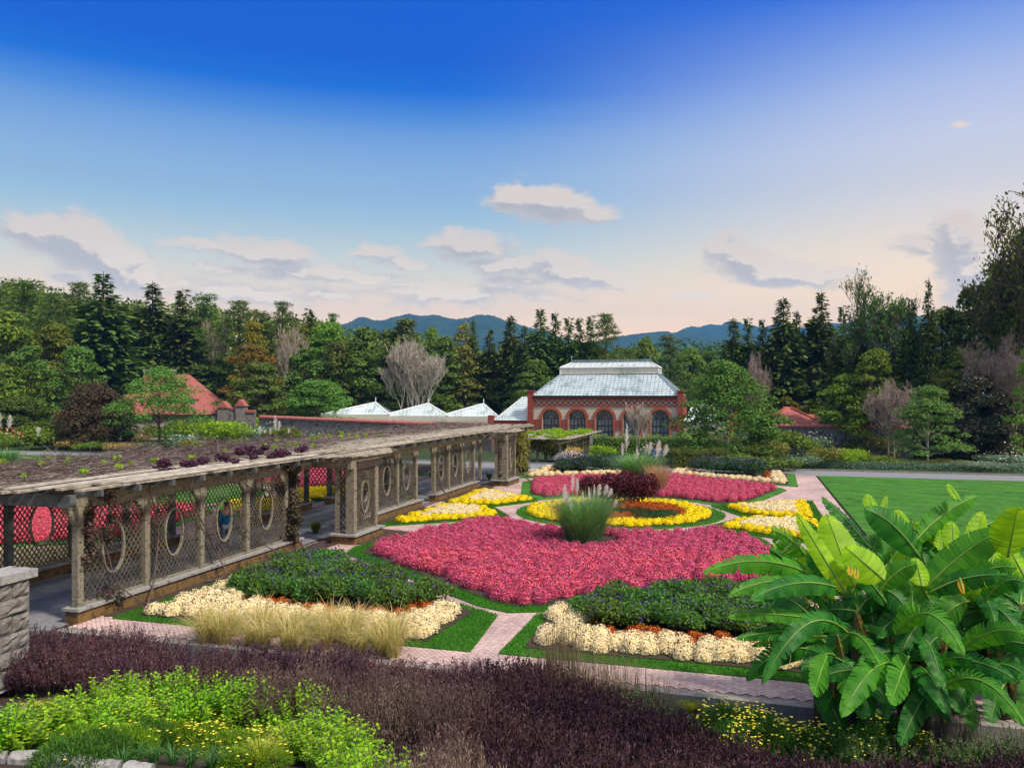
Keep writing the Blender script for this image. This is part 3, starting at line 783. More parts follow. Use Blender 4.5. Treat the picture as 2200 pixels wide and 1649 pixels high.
# three white glasshouses left of it
for i, (xl, xp, xr, yp, yb) in enumerate([(690,807,836,867,890),(820,921,962,869,893),(945,1039,1070,870,894)]):
    Y = 123+i*1.0
    g = empty('glasshouse', Pt((xl+xr)/2, 940, Y), ['white glass roof with a finial, left one of the three glasshouses behind the wall', 'white glass roof with a finial, middle one of the three glasshouses behind the wall',
               'white glass roof with a finial, right one of the three glasshouses beside the conservatory wing'][i], 'glasshouse', 'white glasshouses behind the garden wall')
    A, B, Pk = Pt(xl, yb, Y), Pt(xr, yb, Y), Pt(xp, yp, Y+3.4); Pk.z = Pt(xp, yp, Y).z+.12
    A2, B2, P2 = A+Vector((-1, 16, 0)), B+Vector((-1, 16, 0)), Pk+Vector((-1, 9, 0))
    b = MB(); b.add([A, B, Pk], [(0, 1, 2)]); b.add([A, Pk, P2, A2], [(0, 1, 2, 3)]); b.add([B, B2, P2, Pk], [(0, 1, 2, 3)]); b.add([A2, P2, B2], [(0, 1, 2)])
    o = b.build('glass_roof', m_wglass, g); b = MB(); up = Vector((0, -.7, .7))
    for k in range(1, 18): b.bar(A.lerp(B, k/18)+up*.03, (A.lerp(Pk, k/18/((Pk.x-A.x)/(B.x-A.x))) if k/18 < (Pk.x-A.x)/(B.x-A.x) else B.lerp(Pk, (1-k/18)/(1-(Pk.x-A.x)/(B.x-A.x))))+up*.03, .05, .05, up=up)
    for t in (.3, .62): b.bar(A.lerp(Pk, t)+up*.04, B.lerp(Pk, t)+up*.04, .06, .05, up=up)
    b.bar(A+up*.05, Pk+up*.05, .2, .16, up=up); b.bar(B+up*.05, Pk+up*.05, .2, .16, up=up); b.build('glazing_bars', m_white, o)
    b = MB(); b.tube([Pk, Pk+Vector((0, 0, .85))], .07); b.build('finial', m_white, g)
    b = MB(); n0 = Vector((0, 0, -4.2)); b.add([A, B, B+n0, A+n0], [(0, 3, 2, 1)]); b.add([A, A2, A2+n0, A+n0], [(0, 1, 2, 3)]); b.add([B, B2, B2+n0, B+n0], [(0, 3, 2, 1)]); b.build('wall', m_cream, g)
# garden walls with tiled coping
m_tile = mat('clay_tile', (.16,.036,.032), (.38,.13,.115), .85, 2.5, 8, .6, 20, c3=(.26,.073,.065))
m_rub = mat('rubble_stone', (.015,.02,.03), (.20,.20,.20), .95, 1.3, 8, 1.0, 6, c3=(.05,.058,.075))
def gwall(a, b_, lab):
    (xa, ya, Ya), (xb, yb, Yb) = a, b_; p0, p1 = Pt(xa, ya, Ya), Pt(xb, yb, Yb); e = empty('garden_wall', Vector((p0.x, p0.y, -1.7)), lab, 'wall')
    d = (p1-p0).normalized(); n = Vector((d.y, -d.x, 0)).normalized(); b = MB(); q = []
    for z in (0, 1):
        for (p, s) in ((p0, 1), (p1, 1), (p1, -1), (p0, -1)): q.append(Vector((p.x, p.y, -2 if z == 0 else p.z-.42))+n*.3*s)
    b.hexa(q); b.build('stone_face', m_rub, e)
    b = MB(); N = int((p1-p0).length/.45)
    for k in range(N):
        a_, c_ = p0.lerp(p1, k/N), p0.lerp(p1, (k+.93)/N); z0 = Vector((0, 0, -.42)); z1 = Vector((0, 0, -.12))
        b.add([a_+n*.5+z0, c_+n*.5+z0, c_+n*.5+z1*1.9, c_, a_, a_+n*.5+z1*1.9, a_-n*.5+z0, c_-n*.5+z0], [(0,1,2,5), (5,2,3,4), (4,3,7,6), (0,6,7,1), (0,5,4,6), (1,7,3,2)])
    b.build('tile_coping', m_tile, e)
gwall((560, 891, 118), (1058, 911, 104), 'long dark stone garden wall with red tile coping below the white glasshouses')
gwall((1575, 908, 106), (1960, 913, 93), 'dark stone garden wall with red coping in front of the small tiled house')
# houses
m_walls = mat('house_stone', (.28,.24,.19), (.52,.47,.40), .95, 1.6, 8, .8, 6)
m_htrim = mat('house_trim', (.05,.03,.025), rough=.8)  # one even dark brown for eave board and doorway
m_chim = mat('chimney_stone', (.25,.09,.07), (.42,.24,.19), .9, 3)
def hip(b, P0, P1, P2, P3, R0, R1): b.add([P0, P1, P2, P3, R0, R1], [(0, 1, 5, 4), (1, 2, 5), (2, 3, 4, 5), (3, 0, 4)])
def bx(p, w, d, z0, z1, m, name, par):
    return MB().xbox(p.x-w/2, p.x+w/2, p.y-d/2, p.y+d/2, z0, z1).build(name, m, par)
Y = 128; q = lambda x, y, dY=0: Pt(x, y, Y+dY)
hs = empty('house', Vector((q(350, 900).x, Y+5, -1.5)), 'stone house with a steep red tiled hip roof and dormers beside the arched gate', 'house')
A, B = q(240, 899), q(468, 886); A.z = B.z = 2.6; C2, D2 = B+Vector((-1.5, 13, 0)), A+Vector((1, 13, 0))
r0_, r1_ = q(322, 803), q(372, 806); r0_.y = r1_.y = Y+6.5; r0_.z = r1_.z = q(350, 806).z+.3
b = MB(); hip(b, A, B, C2, D2, r0_, r1_); b.build('roof', m_tile, hs)
b = MB(); b.hexa([Vector((A.x+.6, A.y+.6, -1.7)), Vector((B.x-.8, B.y+.6, -1.7)), Vector((C2.x-.6, C2.y-.6, -1.7)), Vector((D2.x+.6, D2.y-.6, -1.7)), Vector((A.x+.6, A.y+.6, 2.62)), Vector((B.x-.8, B.y+.6, 2.62)), Vector((C2.x-.6, C2.y-.6, 2.62)), Vector((D2.x+.6, D2.y-.6, 2.62))]); b.build('wall', m_walls, hs)
MB().xbox(A.x+.1, B.x-.1, A.y+.02, A.y+.3, 2.35, 2.57).build('eave_board', m_htrim, hs)
for (x, y) in ((318, 797), (368, 797)):
    p = q(x, y, 5.5); ch = bx(p, 1.0, .8, 6.2, p.z, m_chim, 'chimney', hs); bx(p, 1.25, 1.05, p.z+.002, p.z+.3, m_cap, 'chimney_cap', ch)
for (x0, x1, yt, yb, dy) in ((405, 421, 845, 880, 1.6), (258, 280, 850, 873, 1.2)):
    p0, p1 = q(x0, yb, dy), q(x1, yb, dy); zt = q(x0, yt, dy).z; zw = zt-.9
    d_ = MB(); d_.xbox(p0.x, p1.x, p0.y, p0.y+4, p0.z, zw); d_ = d_.build('dormer', m_walls, hs)
    xm = (p0.x+p1.x)/2; b = MB(); b.add([(p0.x-.25, p0.y-.2, zw), (p1.x+.25, p0.y-.2, zw), (xm, p0.y+.6, zt+.3), (p0.x-.25, p0.y+5, zw), (p1.x+.25, p0.y+5, zw), (xm, p0.y+5, zt+.3)], [(0, 1, 2), (0, 2, 5, 3), (1, 4, 5, 2)]); b.build('dormer_roof', m_tile, d_)
    MB().xbox(p0.x+.15, p1.x-.15, p0.y-.06, p0.y-.005, p0.z+.15, zw-.1).build('dormer_window', m_dglass, d_)
p0 = q(425, 905); w = MB(); vs = [Vector((p0.x+1.2*math.cos(math.pi*k/10), A.y+.55, .4+1.2*math.sin(math.pi*k/10))) for k in range(11)]+[Vector((p0.x-1.2, A.y+.55, -1.7)), Vector((p0.x+1.2, A.y+.55, -1.7))]
w.add(vs, [tuple(range(len(vs)))[::-1]]); w.build('arched_doorway', m_htrim, hs)
# long low tiled range at far left with chimney
lw = empty('house', Vector((q(130, 920).x, Y+4, -1.5)), 'low building with red tiled roof and square red chimney at the far left', 'house')
A, B = q(88, 908), q(262, 906); A.z = B.z = 1.55; b = MB(); hip(b, A, B, B+Vector((0, 7, 0)), A+Vector((0, 7, 0)), A+Vector((2, 3.5, 1.5)), B+Vector((-2, 3.5, 1.5))); b.build('roof', m_tile, lw)
MB().xbox(A.x+.4, B.x-.4, A.y+.4, A.y+6.6, -1.7, 1.57).build('wall', m_walls, lw)
p = q(124, 870, 1.5); c_ = bx(p, 1.35, 1.2, 1.2, p.z, mat('chimney_brick', (.34,.07,.045), (.5,.13,.09), .9, 4), 'chimney', lw); bx(p, 1.5, 1.35, p.z+.002, p.z+.3, m_cap, 'chimney_cap', c_)
# gate with two towers
Y = 119; q = lambda x, y, dY=0: Pt(x, y, Y+dY)
gt = empty('gateway', q(503, 925), 'stone gateway with two red capped towers and an arched opening', 'gateway')
for (x0, x1, yt, cap) in ((467, 489, 876, 862), (506, 525, 872, 858)):
    p0, p1 = q(x0, yt), q(x1, yt); t_ = MB().xbox(p0.x, p1.x, Y, Y+1.6, -1.7, p0.z).build('tower', m_stone, gt)
    b = MB(); xm = (p0.x+p1.x)/2; b.add([(p0.x-.15, Y-.15, p0.z+.003), (p1.x+.15, Y-.15, p0.z+.003), (p1.x+.15, Y+1.75, p0.z+.003), (p0.x-.15, Y+1.75, p0.z+.003), (xm, Y-.15, p0.z+1.0), (xm, Y+1.75, p0.z+1.0)], [(0, 1, 4), (1, 2, 5, 4), (2, 3, 5), (3, 0, 4, 5)]); b.build('tower_roof', m_tile, t_)
p0, p1 = q(489, 880), q(508, 880); b = MB(); xm, hwid = (p0.x+p1.x)/2, (p1.x-p0.x)/2; zsp = 1.2; N = 10
for k in range(N):
    t0, t1 = math.pi*k/N, math.pi*(k+1)/N; x0, x1 = xm-hwid*math.cos(t0), xm-hwid*math.cos(t1); z0, z1 = zsp+hwid*.9*math.sin(t0), zsp+hwid*.9*math.sin(t1)
    b.hexa([(x0, Y+.3, z0), (x1, Y+.3, z1), (x1, Y+1.2, z1), (x0, Y+1.2, z0), (x0, Y+.3, p0.z), (x1, Y+.3, p0.z), (x1, Y+1.2, p0.z), (x0, Y+1.2, p0.z)])
b.build('arch_wall', m_stone, gt); MB().xbox(p0.x, p1.x, Y+.2, Y+1.3, p0.z+.002, p0.z+.35).build('tile_coping', m_tile, gt)
b = MB()
for k in range(9): x = p0.x+(p1.x-p0.x)*(k+.5)/9; b.bar((x, Y+.7, -1.7), (x, Y+.7, .9), .05, .05)
for z in (-1.2, -.2, .8): b.bar((p0.x, Y+.7, z), (p1.x, Y+.7, z), .06, .08)
b.build('iron_gate', m_iron, gt)
for (x0, x1, y) in ((452, 467, 888), (525, 545, 886)): p0, p1 = q(x0, y), q(x1, y); o = MB().xbox(p0.x, p1.x, Y+.4, Y+1.1, -1.7, p0.z).build('side_wall', m_rub, gt); MB().xbox(p0.x, p1.x, Y+.2, Y+1.3, p0.z+.002, p0.z+.4).build('tile_coping', m_tile, o)
# small tiled house on the right
Y = 112; q = lambda x, y, dY=0: Pt(x, y, Y+dY)
rh = empty('house', Vector((q(1708, 930).x, Y+3, -1.6)), 'small house with a low red tiled roof in two steps behind the right garden wall', 'house')
A, B = q(1655, 909), q(1768, 909); b = MB(); T1 = Vector((q(1706, 877).x, Y+3.6, q(1706, 877).z+.15)); b.add([A, B, B+Vector((0, 7, 0)), A+Vector((0, 7, 0)), T1, T1+Vector((.8, .4, 0))], [(0, 1, 5, 4), (1, 2, 5), (2, 3, 4, 5), (3, 0, 4)]); b.build('roof', m_tile, rh)
A, B = q(1648, 897, 4), q(1773, 897, 4); b = MB(); zt = q(1700, 881, 7).z; hip(b, A, B, B+Vector((0, 7, 0)), A+Vector((0, 7, 0)), Vector((A.x+1.6, A.y+3.5, zt)), Vector((B.x-1.6, B.y+3.5, zt))); b.build('rear_roof', m_tile, rh)
MB().xbox(A.x+.4, B.x-.4, A.y+.4, A.y+6.6, -1.7, A.z).build('wall', m_white, rh)
# ridge tiles
b = MB(); b.tube([T1, q(1655, 909)], .12); b.tube([T1+Vector((.8, 0, 0)), q(1768, 909)], .12); b.build('ridge_tiles', m_brick2, rh)
Y = 104; pp = Pt(2168, 872, Y); g2 = empty('stone_shed', Vector((pp.x, Y, -1.6)), 'small dark stone shed with a brown roof at the right edge of the rose garden', 'shed')
MB().xbox(pp.x-.5, pp.x+1.0, Y, Y+2, -1.7, pp.z).build('wall', m_rub, g2); b = MB(); b.add([(pp.x-.8, Y-.3, pp.z+.003), (pp.x+1.3, Y-.3, pp.z+.003), (pp.x+1.3, Y+2.3, pp.z+.003), (pp.x-.8, Y+2.3, pp.z+.003), (pp.x+.25, Y+1, pp.z+.7)], [(0, 1, 4), (1, 2, 4), (2, 3, 4), (3, 0, 4), (3, 2, 1, 0)]); b.build('roof', m_tile, g2)
# ------------------------------------------------------------------ plant builders
def rdirs(rs, n): return unit(rs.normal(size=(n, 3)))
def frame(D, rs):
    """a random unit vector across D and the third axis"""
    X = rs.normal(size=D.shape); A = unit(X-(X*D).sum(1, keepdims=True)*D); return A, np.cross(D, A)
def leaves_on(P, Nn, rs, L, Wd, jit=.5, droop=0.0):
    N2 = unit(Nn+rs.normal(size=Nn.shape)*jit); A, B = frame(N2, rs); A[:, 2] -= droop; A = unit(A)
    B = unit(np.cross(N2, A)); n = len(P); s = rs.uniform(.6, 1.25, n)
    return rhombs(P-A*(L*s*.5)[:, None], A, B, L*s, Wd*s)
def cat(parts):
    V, Fq, o = [], [], 0
    for v, f in parts: V.append(v); Fq.append(f+o); o += len(v)
    return np.concatenate(V), np.concatenate(Fq)
m_bark = mat('bark', (.035,.028,.022), (.12,.10,.08), 1, 3, 8, 1, 12, stretch=(1,1,.3))
m_pbark = mat('pale_bark', (.20,.18,.15), (.50,.46,.40), 1, 3, 8, .6, 12, stretch=(1,1,.4))
m_gbark = mat('grey_twigs', (.24,.22,.19), (.48,.44,.38), 1, 3)
m_rbark = mat('reddish_twigs', (.20,.16,.14), (.38,.32,.28), 1, 3)
def limbs(b, p, d, L, r, depth, rs, spread=.6, up=.15, n=3, seg=3, tips=None, ns=4, rmin=.0):
    pts = [Vector(p)]; d = Vector(d).normalized()
    for i in range(seg):
        d = (d+Vector((rs.uniform(-1, 1), rs.uniform(-1, 1), rs.uniform(-.5, 1)*.6+up))*.17).normalized(); pts.append(pts[-1]+d*L/seg)
    b.tube(pts, [max(r*(1-.5*i/seg), rmin) for i in range(seg+1)], ns, cap=False)
    if depth == 0:
        if tips is not None: tips.append(pts[-1])
        return
    for k in range(n):
        t = rs.uniform(.45, 1); i = min(seg-1, int(t*seg)); q = pts[i].lerp(pts[i+1], t*seg-i)
        a = Vector((rs.uniform(-1, 1), rs.uniform(-1, 1), rs.uniform(-.3, .8))).normalized()
        dd = (d*(1-spread*.5)+a*spread+Vector((0, 0, up))).normalized()
        limbs(b, q, dd, L*rs.uniform(.58, .8), r*.52, depth-1, rs, spread, up, n, seg, tips, 3 if depth < 3 else ns, rmin)
def broadleaf(name, seed, Hh, Wr, mleaf, ncl=55, nl=75, ls=.42, base=.18, label='tree', catn='tree', bark=None, squash=.62, clr=.24, dens_top=True, trunk_r=None, egg=.5, open_=0.0):
    rs = np.random.RandomState(seed); pr = random.Random(seed)
    root = empty(name, (0, 0, 0), label, catn)
    zc0, zc1 = base*Hh, Hh
    C = []
    while len(C) < ncl:
        t = rs.rand()**.85; z = zc0+(zc1-zc0)*t
        rad = Wr*math.sin(math.pi*min(max((t*.92+.08)**egg if egg != 1 else t, 0.02), .985))**.6
        a = rs.rand()*2*math.pi; r = rad*math.sqrt(rs.uniform(.25 if t < .9 else 0, 1))*rs.uniform(.75, 1.05)
        c = np.array([r*math.cos(a), r*math.sin(a), z-Wr*clr*.5])
        C.append(c)
    parts = []
    for c in C:
        cr = Wr*clr*rs.uniform(.65, 1.35); n = int(nl*rs.uniform(.6, 1.3)*(cr/(Wr*clr)))
        D = rdirs(rs, n); D[:, 2] = np.abs(D[:, 2])*1.0-.28*rs.rand(n); D = unit(D)
        P = c+D*np.array([cr, cr, cr*squash])*(rs.uniform(.55, 1.05, n)**.6)[:, None]
        parts.append(leaves_on(P, unit(D+np.array([0, 0, .45])), rs, ls, ls*.55, .45, .25))
    V, Fq = cat(parts); link('crown', npmesh('crown', V, Fq, mleaf), root)
    b = MB(); tr = trunk_r or Hh*.02; top = Vector((pr.uniform(-.3, .3), pr.uniform(-.3, .3), Hh*.75))
    b.tube([(0, 0, -.4), (0, 0, .2), top*.3, top*.65, top], [tr*1.5, tr*1.1, tr*.9, tr*.55, tr*.15], 8)
    for k in range(min(26, ncl)):
        c = Vector(C[k]); s = top*(min(.95, max(.22, (c.z/Hh)*.72)))
        m_ = s.lerp(c, .5)+Vector((0, 0, -.04*Hh)); b.tube([s, m_, c], [tr*.38, tr*.25, tr*.08], 4, cap=False)
    b.build('trunk', bark or m_bark, root, smooth=True); return root
def spruce(name, seed, Hh, Wr, mleaf, label, nlev=30, nb=9, per=7, droop=.35, gap=0.04, size=.72, catn='spruce tree', tipt=.16, lf=.5):
    rs = np.random.RandomState(seed); root = empty(name, (0, 0, 0), label, catn); parts = []
    b = MB(); b.tube([(0, 0, -.4), (0, 0, Hh*.5), (0, 0, Hh)], [Hh*.013, Hh*.008, .02], 6)
    for k in range(nlev):
        t = (k+rs.uniform(-.3, .3))/nlev; z = Hh*(gap+(1-gap)*t); r = Wr*max((1-t)**.82, .0)*rs.uniform(.72, 1.12)+.12
        for j in range(nb if t < .75 else 6):
            a = rs.rand()*6.283; rr = r*rs.uniform(.6, 1.12); n = max(2, int(per*rr/Wr+1.5))
            s = (np.arange(n)+rs.rand(n)*.8)/n
            dr = -droop*rr*(s**1.2)+rr*.28*s**3
            P = np.stack([np.cos(a)*rr*s, np.sin(a)*rr*s, z+dr+rs.normal(size=n)*.06], 1)
            for rep in range(3):
                A = np.tile(np.array([np.cos(a), np.sin(a), -.15]), (n, 1))+rs.normal(size=(n, 3))*.38; A[:, 2] -= .3*rep; A = unit(A)
                B = unit(np.cross(A, np.array([0, 0, 1.])+rs.normal(size=(n, 3))*.6)); tp = 1.0 if t < .8 else .62; parts.append(rhombs(P-np.array([0, 0, .18*rep]), A, B, size*rs.uniform(.7, 1.4, n)*tp, size*lf*tp))
    V, Fq = cat(parts); link('crown', npmesh('crown', V, Fq, mleaf), root); b.build('trunk', m_bark, root); return root
def pine(name, seed, Hh, Wr, mleaf, label, npad=30, base=.35, catn='pine tree'):
    rs = np.random.RandomState(seed); pr = random.Random(seed); root = empty(name, (0, 0, 0), label, catn); parts = []
    b = MB(); b.tube([(0, 0, -.4), (.2, .1, Hh*.5), (0, .2, Hh)], [Hh*.014, Hh*.009, .03], 6)
    for k in range(npad):
        t = (k+.5)/npad; z = Hh*(base+(1-base)*t); r = Wr*(1-.75*t)*rs.uniform(.45, 1.15); a = k*2.4+rs.uniform(-.5, .5)
        b.tube([(0, 0, z-.6), (math.cos(a)*r*.5, math.sin(a)*r*.5, z-.2), (math.cos(a)*r, math.sin(a)*r, z+.3)], [Hh*.004, Hh*.003, .01], 3, cap=False)
        for q in range(5):
            s = rs.uniform(.35, 1.05); c = np.array([math.cos(a)*r*s, math.sin(a)*r*s, z+.35*s])+rs.normal(size=3)*.25*Wr*.3
            n = 34; D = rdirs(rs, n); D[:, 2] = D[:, 2]*.35+.25; D = unit(D); P = c+D*rs.uniform(.1, .55, n)[:, None]*np.array([1.3, 1.3, .5])*Wr*.22
            A = unit(D+rs.normal(size=(n, 3))*.35); B = unit(np.cross(A, rs.normal(size=(n, 3)))); parts.append(rhombs(P, A, B, rs.uniform(.4, .8, n), .13))
    V, Fq = cat(parts); link('crown', npmesh('crown', V, Fq, mleaf), root); b.build('trunk', m_bark, root); return root
def bare(name, seed, Hh, mb, label, depth=5, n=3, spread=.55, up=.2, leaf=None, nleaf=0, ls=.3, stems=1, catn='bare tree', L0=.36, r0=.012, rmin=.012, trunk=.12):
    rs = random.Random(seed); nr = np.random.RandomState(seed); root = empty(name, (0, 0, 0), label, catn); b = MB(); tips = []
    for s in range(stems):
        a = 6.283*s/stems; base = Vector((math.cos(a), math.sin(a), 0))*(.05*Hh if stems > 1 else 0)
        d0 = Vector((math.cos(a)*.28, math.sin(a)*.28, 1)) if stems > 1 else Vector((0, 0, 1))
        b.tube([base-Vector((0, 0, .4)), base+d0*Hh*trunk], [Hh*r0*1.2, Hh*r0], 6, cap=False)
        for k in range(3 if stems == 1 else 2):
            limbs(b, base+d0*Hh*trunk*.95, d0+Vector((rs.uniform(-.5, .5), rs.uniform(-.5, .5), .8)), Hh*L0, Hh*r0*.8, depth, rs, spread, up, n, 3, tips, 4, rmin)
    zm = max(t.z for t in tips); 
    s = Hh/zm; b.v = [(x*s, y*s, z*s) for x, y, z in b.v]
    b.build('trunk', mb, root)
    if leaf is not None:
        T_ = np.array([t[:] for t in tips])*s; idx = nr.randint(0, len(T_), nleaf); P = T_[idx]+nr.normal(size=(nleaf, 3))*Hh*.018
        V, Fq = leaves_on(P, rdirs(nr, nleaf)+np.array([0, 0, .6]), nr, ls, ls*.6, .4, .2); link('crown', npmesh('crown', V, Fq, leaf), root)
    return root
def shrub(name, seed, Wd, Hh, mleaf, label, catn='shrub', n=1800, ls=.07, lw=.5, lumps=9, up=.0, group=None, flowers=None, stems=None, flat=.0, jit=.55):
    """one rounded bush, its leaves spread over uneven lumps; flowers = (material, count, size)"""
    rs = np.random.RandomState(seed); parts = []; C = [(0, 0, Hh*.42, .62)]
    for k in range(lumps):
        a = rs.rand()*6.283; r = rs.uniform(.25, .62); C.append((math.cos(a)*r*Wd*.5, math.sin(a)*r*Wd*.5, Hh*rs.uniform(.3, .62), rs.uniform(.32, .5)))
    tot = sum(c[3]**2 for c in C)
    for (x, y, z, r) in C:
        m = int(n*r*r/tot); D = rdirs(rs, m); D[:, 2] = np.where(D[:, 2] < -.35, -D[:, 2], D[:, 2])
        P = np.array([x, y, z])+D*np.array([Wd*.5*r, Wd*.5*r, Hh*.5*r*1.15])*(rs.uniform(.62, 1.08, m))[:, None]; P[:, 2] = np.maximum(P[:, 2], .02)
        N2 = unit(D+rs.normal(size=D.shape)*jit); A, B = frame(N2, rs)
        if up: A = unit(A*(1-up)+np.array([0, 0, up*1.3])+D*.3*up+rs.normal(size=D.shape)*.12); B = unit(np.cross(N2, A))
        s = rs.uniform(.6, 1.3, m); parts.append(rhombs(P, A, B, ls*s, ls*lw*s))
    V, Fq = cat(parts); mats, mi = [mleaf], None
    if flowers:
        fm, fc, fs = flowers; D = rdirs(rs, fc); D[:, 2] = np.abs(D[:, 2])*.9+.1; D = unit(D)
        P = np.array([0, 0, Hh*.45])+D*np.array([Wd*.5, Wd*.5, Hh*.6])*rs.uniform(.8, 1.05, fc)[:, None]
        V2, F2 = leaves_on(P, D, rs, fs, fs*.8, .3); mi = np.concatenate([np.zeros(len(Fq)), np.ones(len(F2))]); V, Fq = cat([(V, Fq), (V2, F2)]); mats = [mleaf, fm]
    o = link(name, npmesh(name, V, Fq, mats, mi)); return tag(o, label, catn, group)
def blades(rs, n, Hh, spread, wd, droop=.6, seg=4, base=.1, hv=.35):
    """grass blades as tapering bent strips"""
    a = rs.rand(n)*6.283; r0 = base*np.sqrt(rs.rand(n)); h = Hh*rs.uniform(1-hv, 1+hv*.4, n); sp = spread*rs.uniform(.1, 1, n); dr = droop*rs.uniform(.4, 1.3, n)
    o = rs.normal(size=n)*.5; d = np.stack([np.cos(a+o), np.sin(a+o), np.zeros(n)], 1); P0 = np.stack([np.cos(a)*r0, np.sin(a)*r0, np.zeros(n)], 1)
    V = np.empty((n, seg+1, 2, 3)); sd = np.stack([-d[:, 1], d[:, 0], np.zeros(n)], 1)
    for k in range(seg+1):
        t = k/seg; p = P0+d*(sp*t**1.6)[:, None]; p[:, 2] = h*(t*(1+dr*.45)-dr*.75*t**2.4)
        w = wd*(1-t**1.5*.92); V[:, k, 0] = p-sd*w/2; V[:, k, 1] = p+sd*w/2
    idx = np.arange(n*(seg+1)*2).reshape(n, seg+1, 2)
    Fq = np.stack([idx[:, :-1, 0], idx[:, :-1, 1], idx[:, 1:, 1], idx[:, 1:, 0]], -1).reshape(-1, 4)
    return V.reshape(-1, 3), Fq
# ------------------------------------------------------------------ leaf materials
g_ = lambda *c: [tuple(x) for x in c]
L_spruce = leafmat('spruce_needles', g_((0.036,0.074,0.022),(0.082,0.150,0.031),(0.137,0.198,0.035),(0.055,0.106,0.035)), .12, .7, .15, objvar=.5)
L_pine = leafmat('pine_needles', g_((0.058,0.114,0.026),(0.111,0.195,0.036),(0.173,0.251,0.042)), .2, .7, .15, objvar=.4)
L_dark = leafmat('dark_leaves', g_((0.041,0.088,0.018),(0.090,0.163,0.024),(0.164,0.223,0.028)), .22, .6, .2, objvar=.6)
L_mid = leafmat('mid_leaves', g_((0.070,0.140,0.017),(0.128,0.222,0.022),(0.225,0.301,0.026)), .3, .6, .2, objvar=.6)
L_fresh = leafmat('fresh_leaves', g_((0.076,0.204,0.020),(0.153,0.323,0.034),(0.255,0.442,0.051)), .35, .6, .2)
L_yel = leafmat('yellow_leaves', g_((.16,.16,.012),(.30,.26,.02),(.10,.13,.015)), .35, .6, .2)
L_gold = leafmat('golden_leaves', g_((.36,.20,.02),(.50,.30,.04),(.26,.15,.02),(.16,.14,.02)), .3, .6, .2)
L_orange = leafmat('orange_leaves', g_((.30,.11,.015),(.24,.13,.02),(.10,.10,.015),(.04,.08,.015)), .3, .6, .2)
L_maroon = leafmat('maroon_leaves', g_((.035,.026,.012),(.085,.045,.018),(.03,.045,.015),(.12,.06,.025)), .2, .55, .3)
L_magn = leafmat('magnolia_leaves', g_((.016,.045,.018),(.03,.06,.02),(.06,.05,.018),(.14,.08,.025)), .1, .35, .5)
L_olive = leafmat('olive_leaves', g_((0.155,0.177,0.040),(0.287,0.265,0.048),(0.088,0.144,0.033)), .3, .6, .2)
L_lime = leafmat('lime_leaves', g_((0.130,0.260,0.013),(0.234,0.390,0.019),(0.351,0.494,0.039)), .4, .55, .2)
L_grey = leafmat('grey_green_leaves', g_((0.078,0.155,0.099),(0.133,0.243,0.155),(0.221,0.332,0.199)), .2, .6, .2, objvar=.5)
L_white = leafmat('white_petals', g_((.75,.72,.66),(.62,.60,.58)), .2)
L_pinkp = leafmat('pale_pink_petals', g_((.72,.42,.40),(.66,.55,.55),(.80,.74,.70)), .2)
# ------------------------------------------------------------------ trees of the backdrop
PX = {}
PX['spruceA'] = spruce('spruce_tree', 1, 20, 3.6, L_spruce, '', 40, 11, 8)
PX['spruceB'] = spruce('spruce_tree', 2, 20, 2.9, L_spruce, '', 36, 10, 7, .45)
PX['spruceC'] = spruce('spruce_tree', 3, 20, 2.6, L_spruce, '', 44, 10, 6, .2, .03, .62)
PX['pineA'] = pine('pine_tree', 4, 22, 5.0, L_pine, '')
PX['pineB'] = pine('pine_tree', 5, 22, 4.2, L_pine, '', 26, .2)
for i, k in enumerate('ABC'): PX['dark'+k] = broadleaf('broadleaf_tree', 10+i, 16, 5.4, L_dark, 75, 95, .50, .06, '', 'tree')
for i, k in enumerate('ABC'): PX['mid'+k] = broadleaf('broadleaf_tree', 20+i, 15, 5.2, L_mid, 70, 95, .48, .06, '', 'tree')
PX['yellow'] = broadleaf('yellow_tree', 30, 12, 4.4, L_yel, 50, 85, .42, .12, '', 'tree')
PX['fresh'] = broadleaf('light_green_tree', 33, 12, 5.0, L_fresh, 46, 85, .42, .12, '', 'tree')
PX['orange'] = broadleaf('autumn_tree', 31, 12, 4.4, L_orange, 55, 90, .42, .1, '', 'tree')
PX['gold'] = broadleaf('narrow_autumn_tree', 32, 14, 2.9, L_olive, 50, 70, .42, .05, '', 'tree', squash=.9, clr=.33)
PX['bareG'] = bare('bare_tree', 40, 13, m_gbark, '', 6, 3, .52, .14, stems=4, L0=.30, rmin=.022, r0=.011, trunk=.05)
PX['bareP'] = bare('bare_tree', 41, 9, m_rbark, '', 6, 3, .8, .0, stems=4, L0=.30, rmin=.016, trunk=.04)
PX['sparse'] = bare('sparse_tree', 42, 18, m_bark, '', 6, 3, .85, .04, L_dark, 5200, .40, 2, 'tree', .30, .010, .03, .22)
PX['poplar'] = bare('pale_tree', 43, 14, m_pbark, '', 5, 3, .55, .18, L_yel, 800, .26, 2, 'tree', .30, .009, .028, .2)
PX['birch'] = bare('birch_tree', 44, 11, m_pbark, '', 5, 3, .45, .25, L_gold, 3600, .22, 3, 'birch tree', .30, .010, .02, .22)
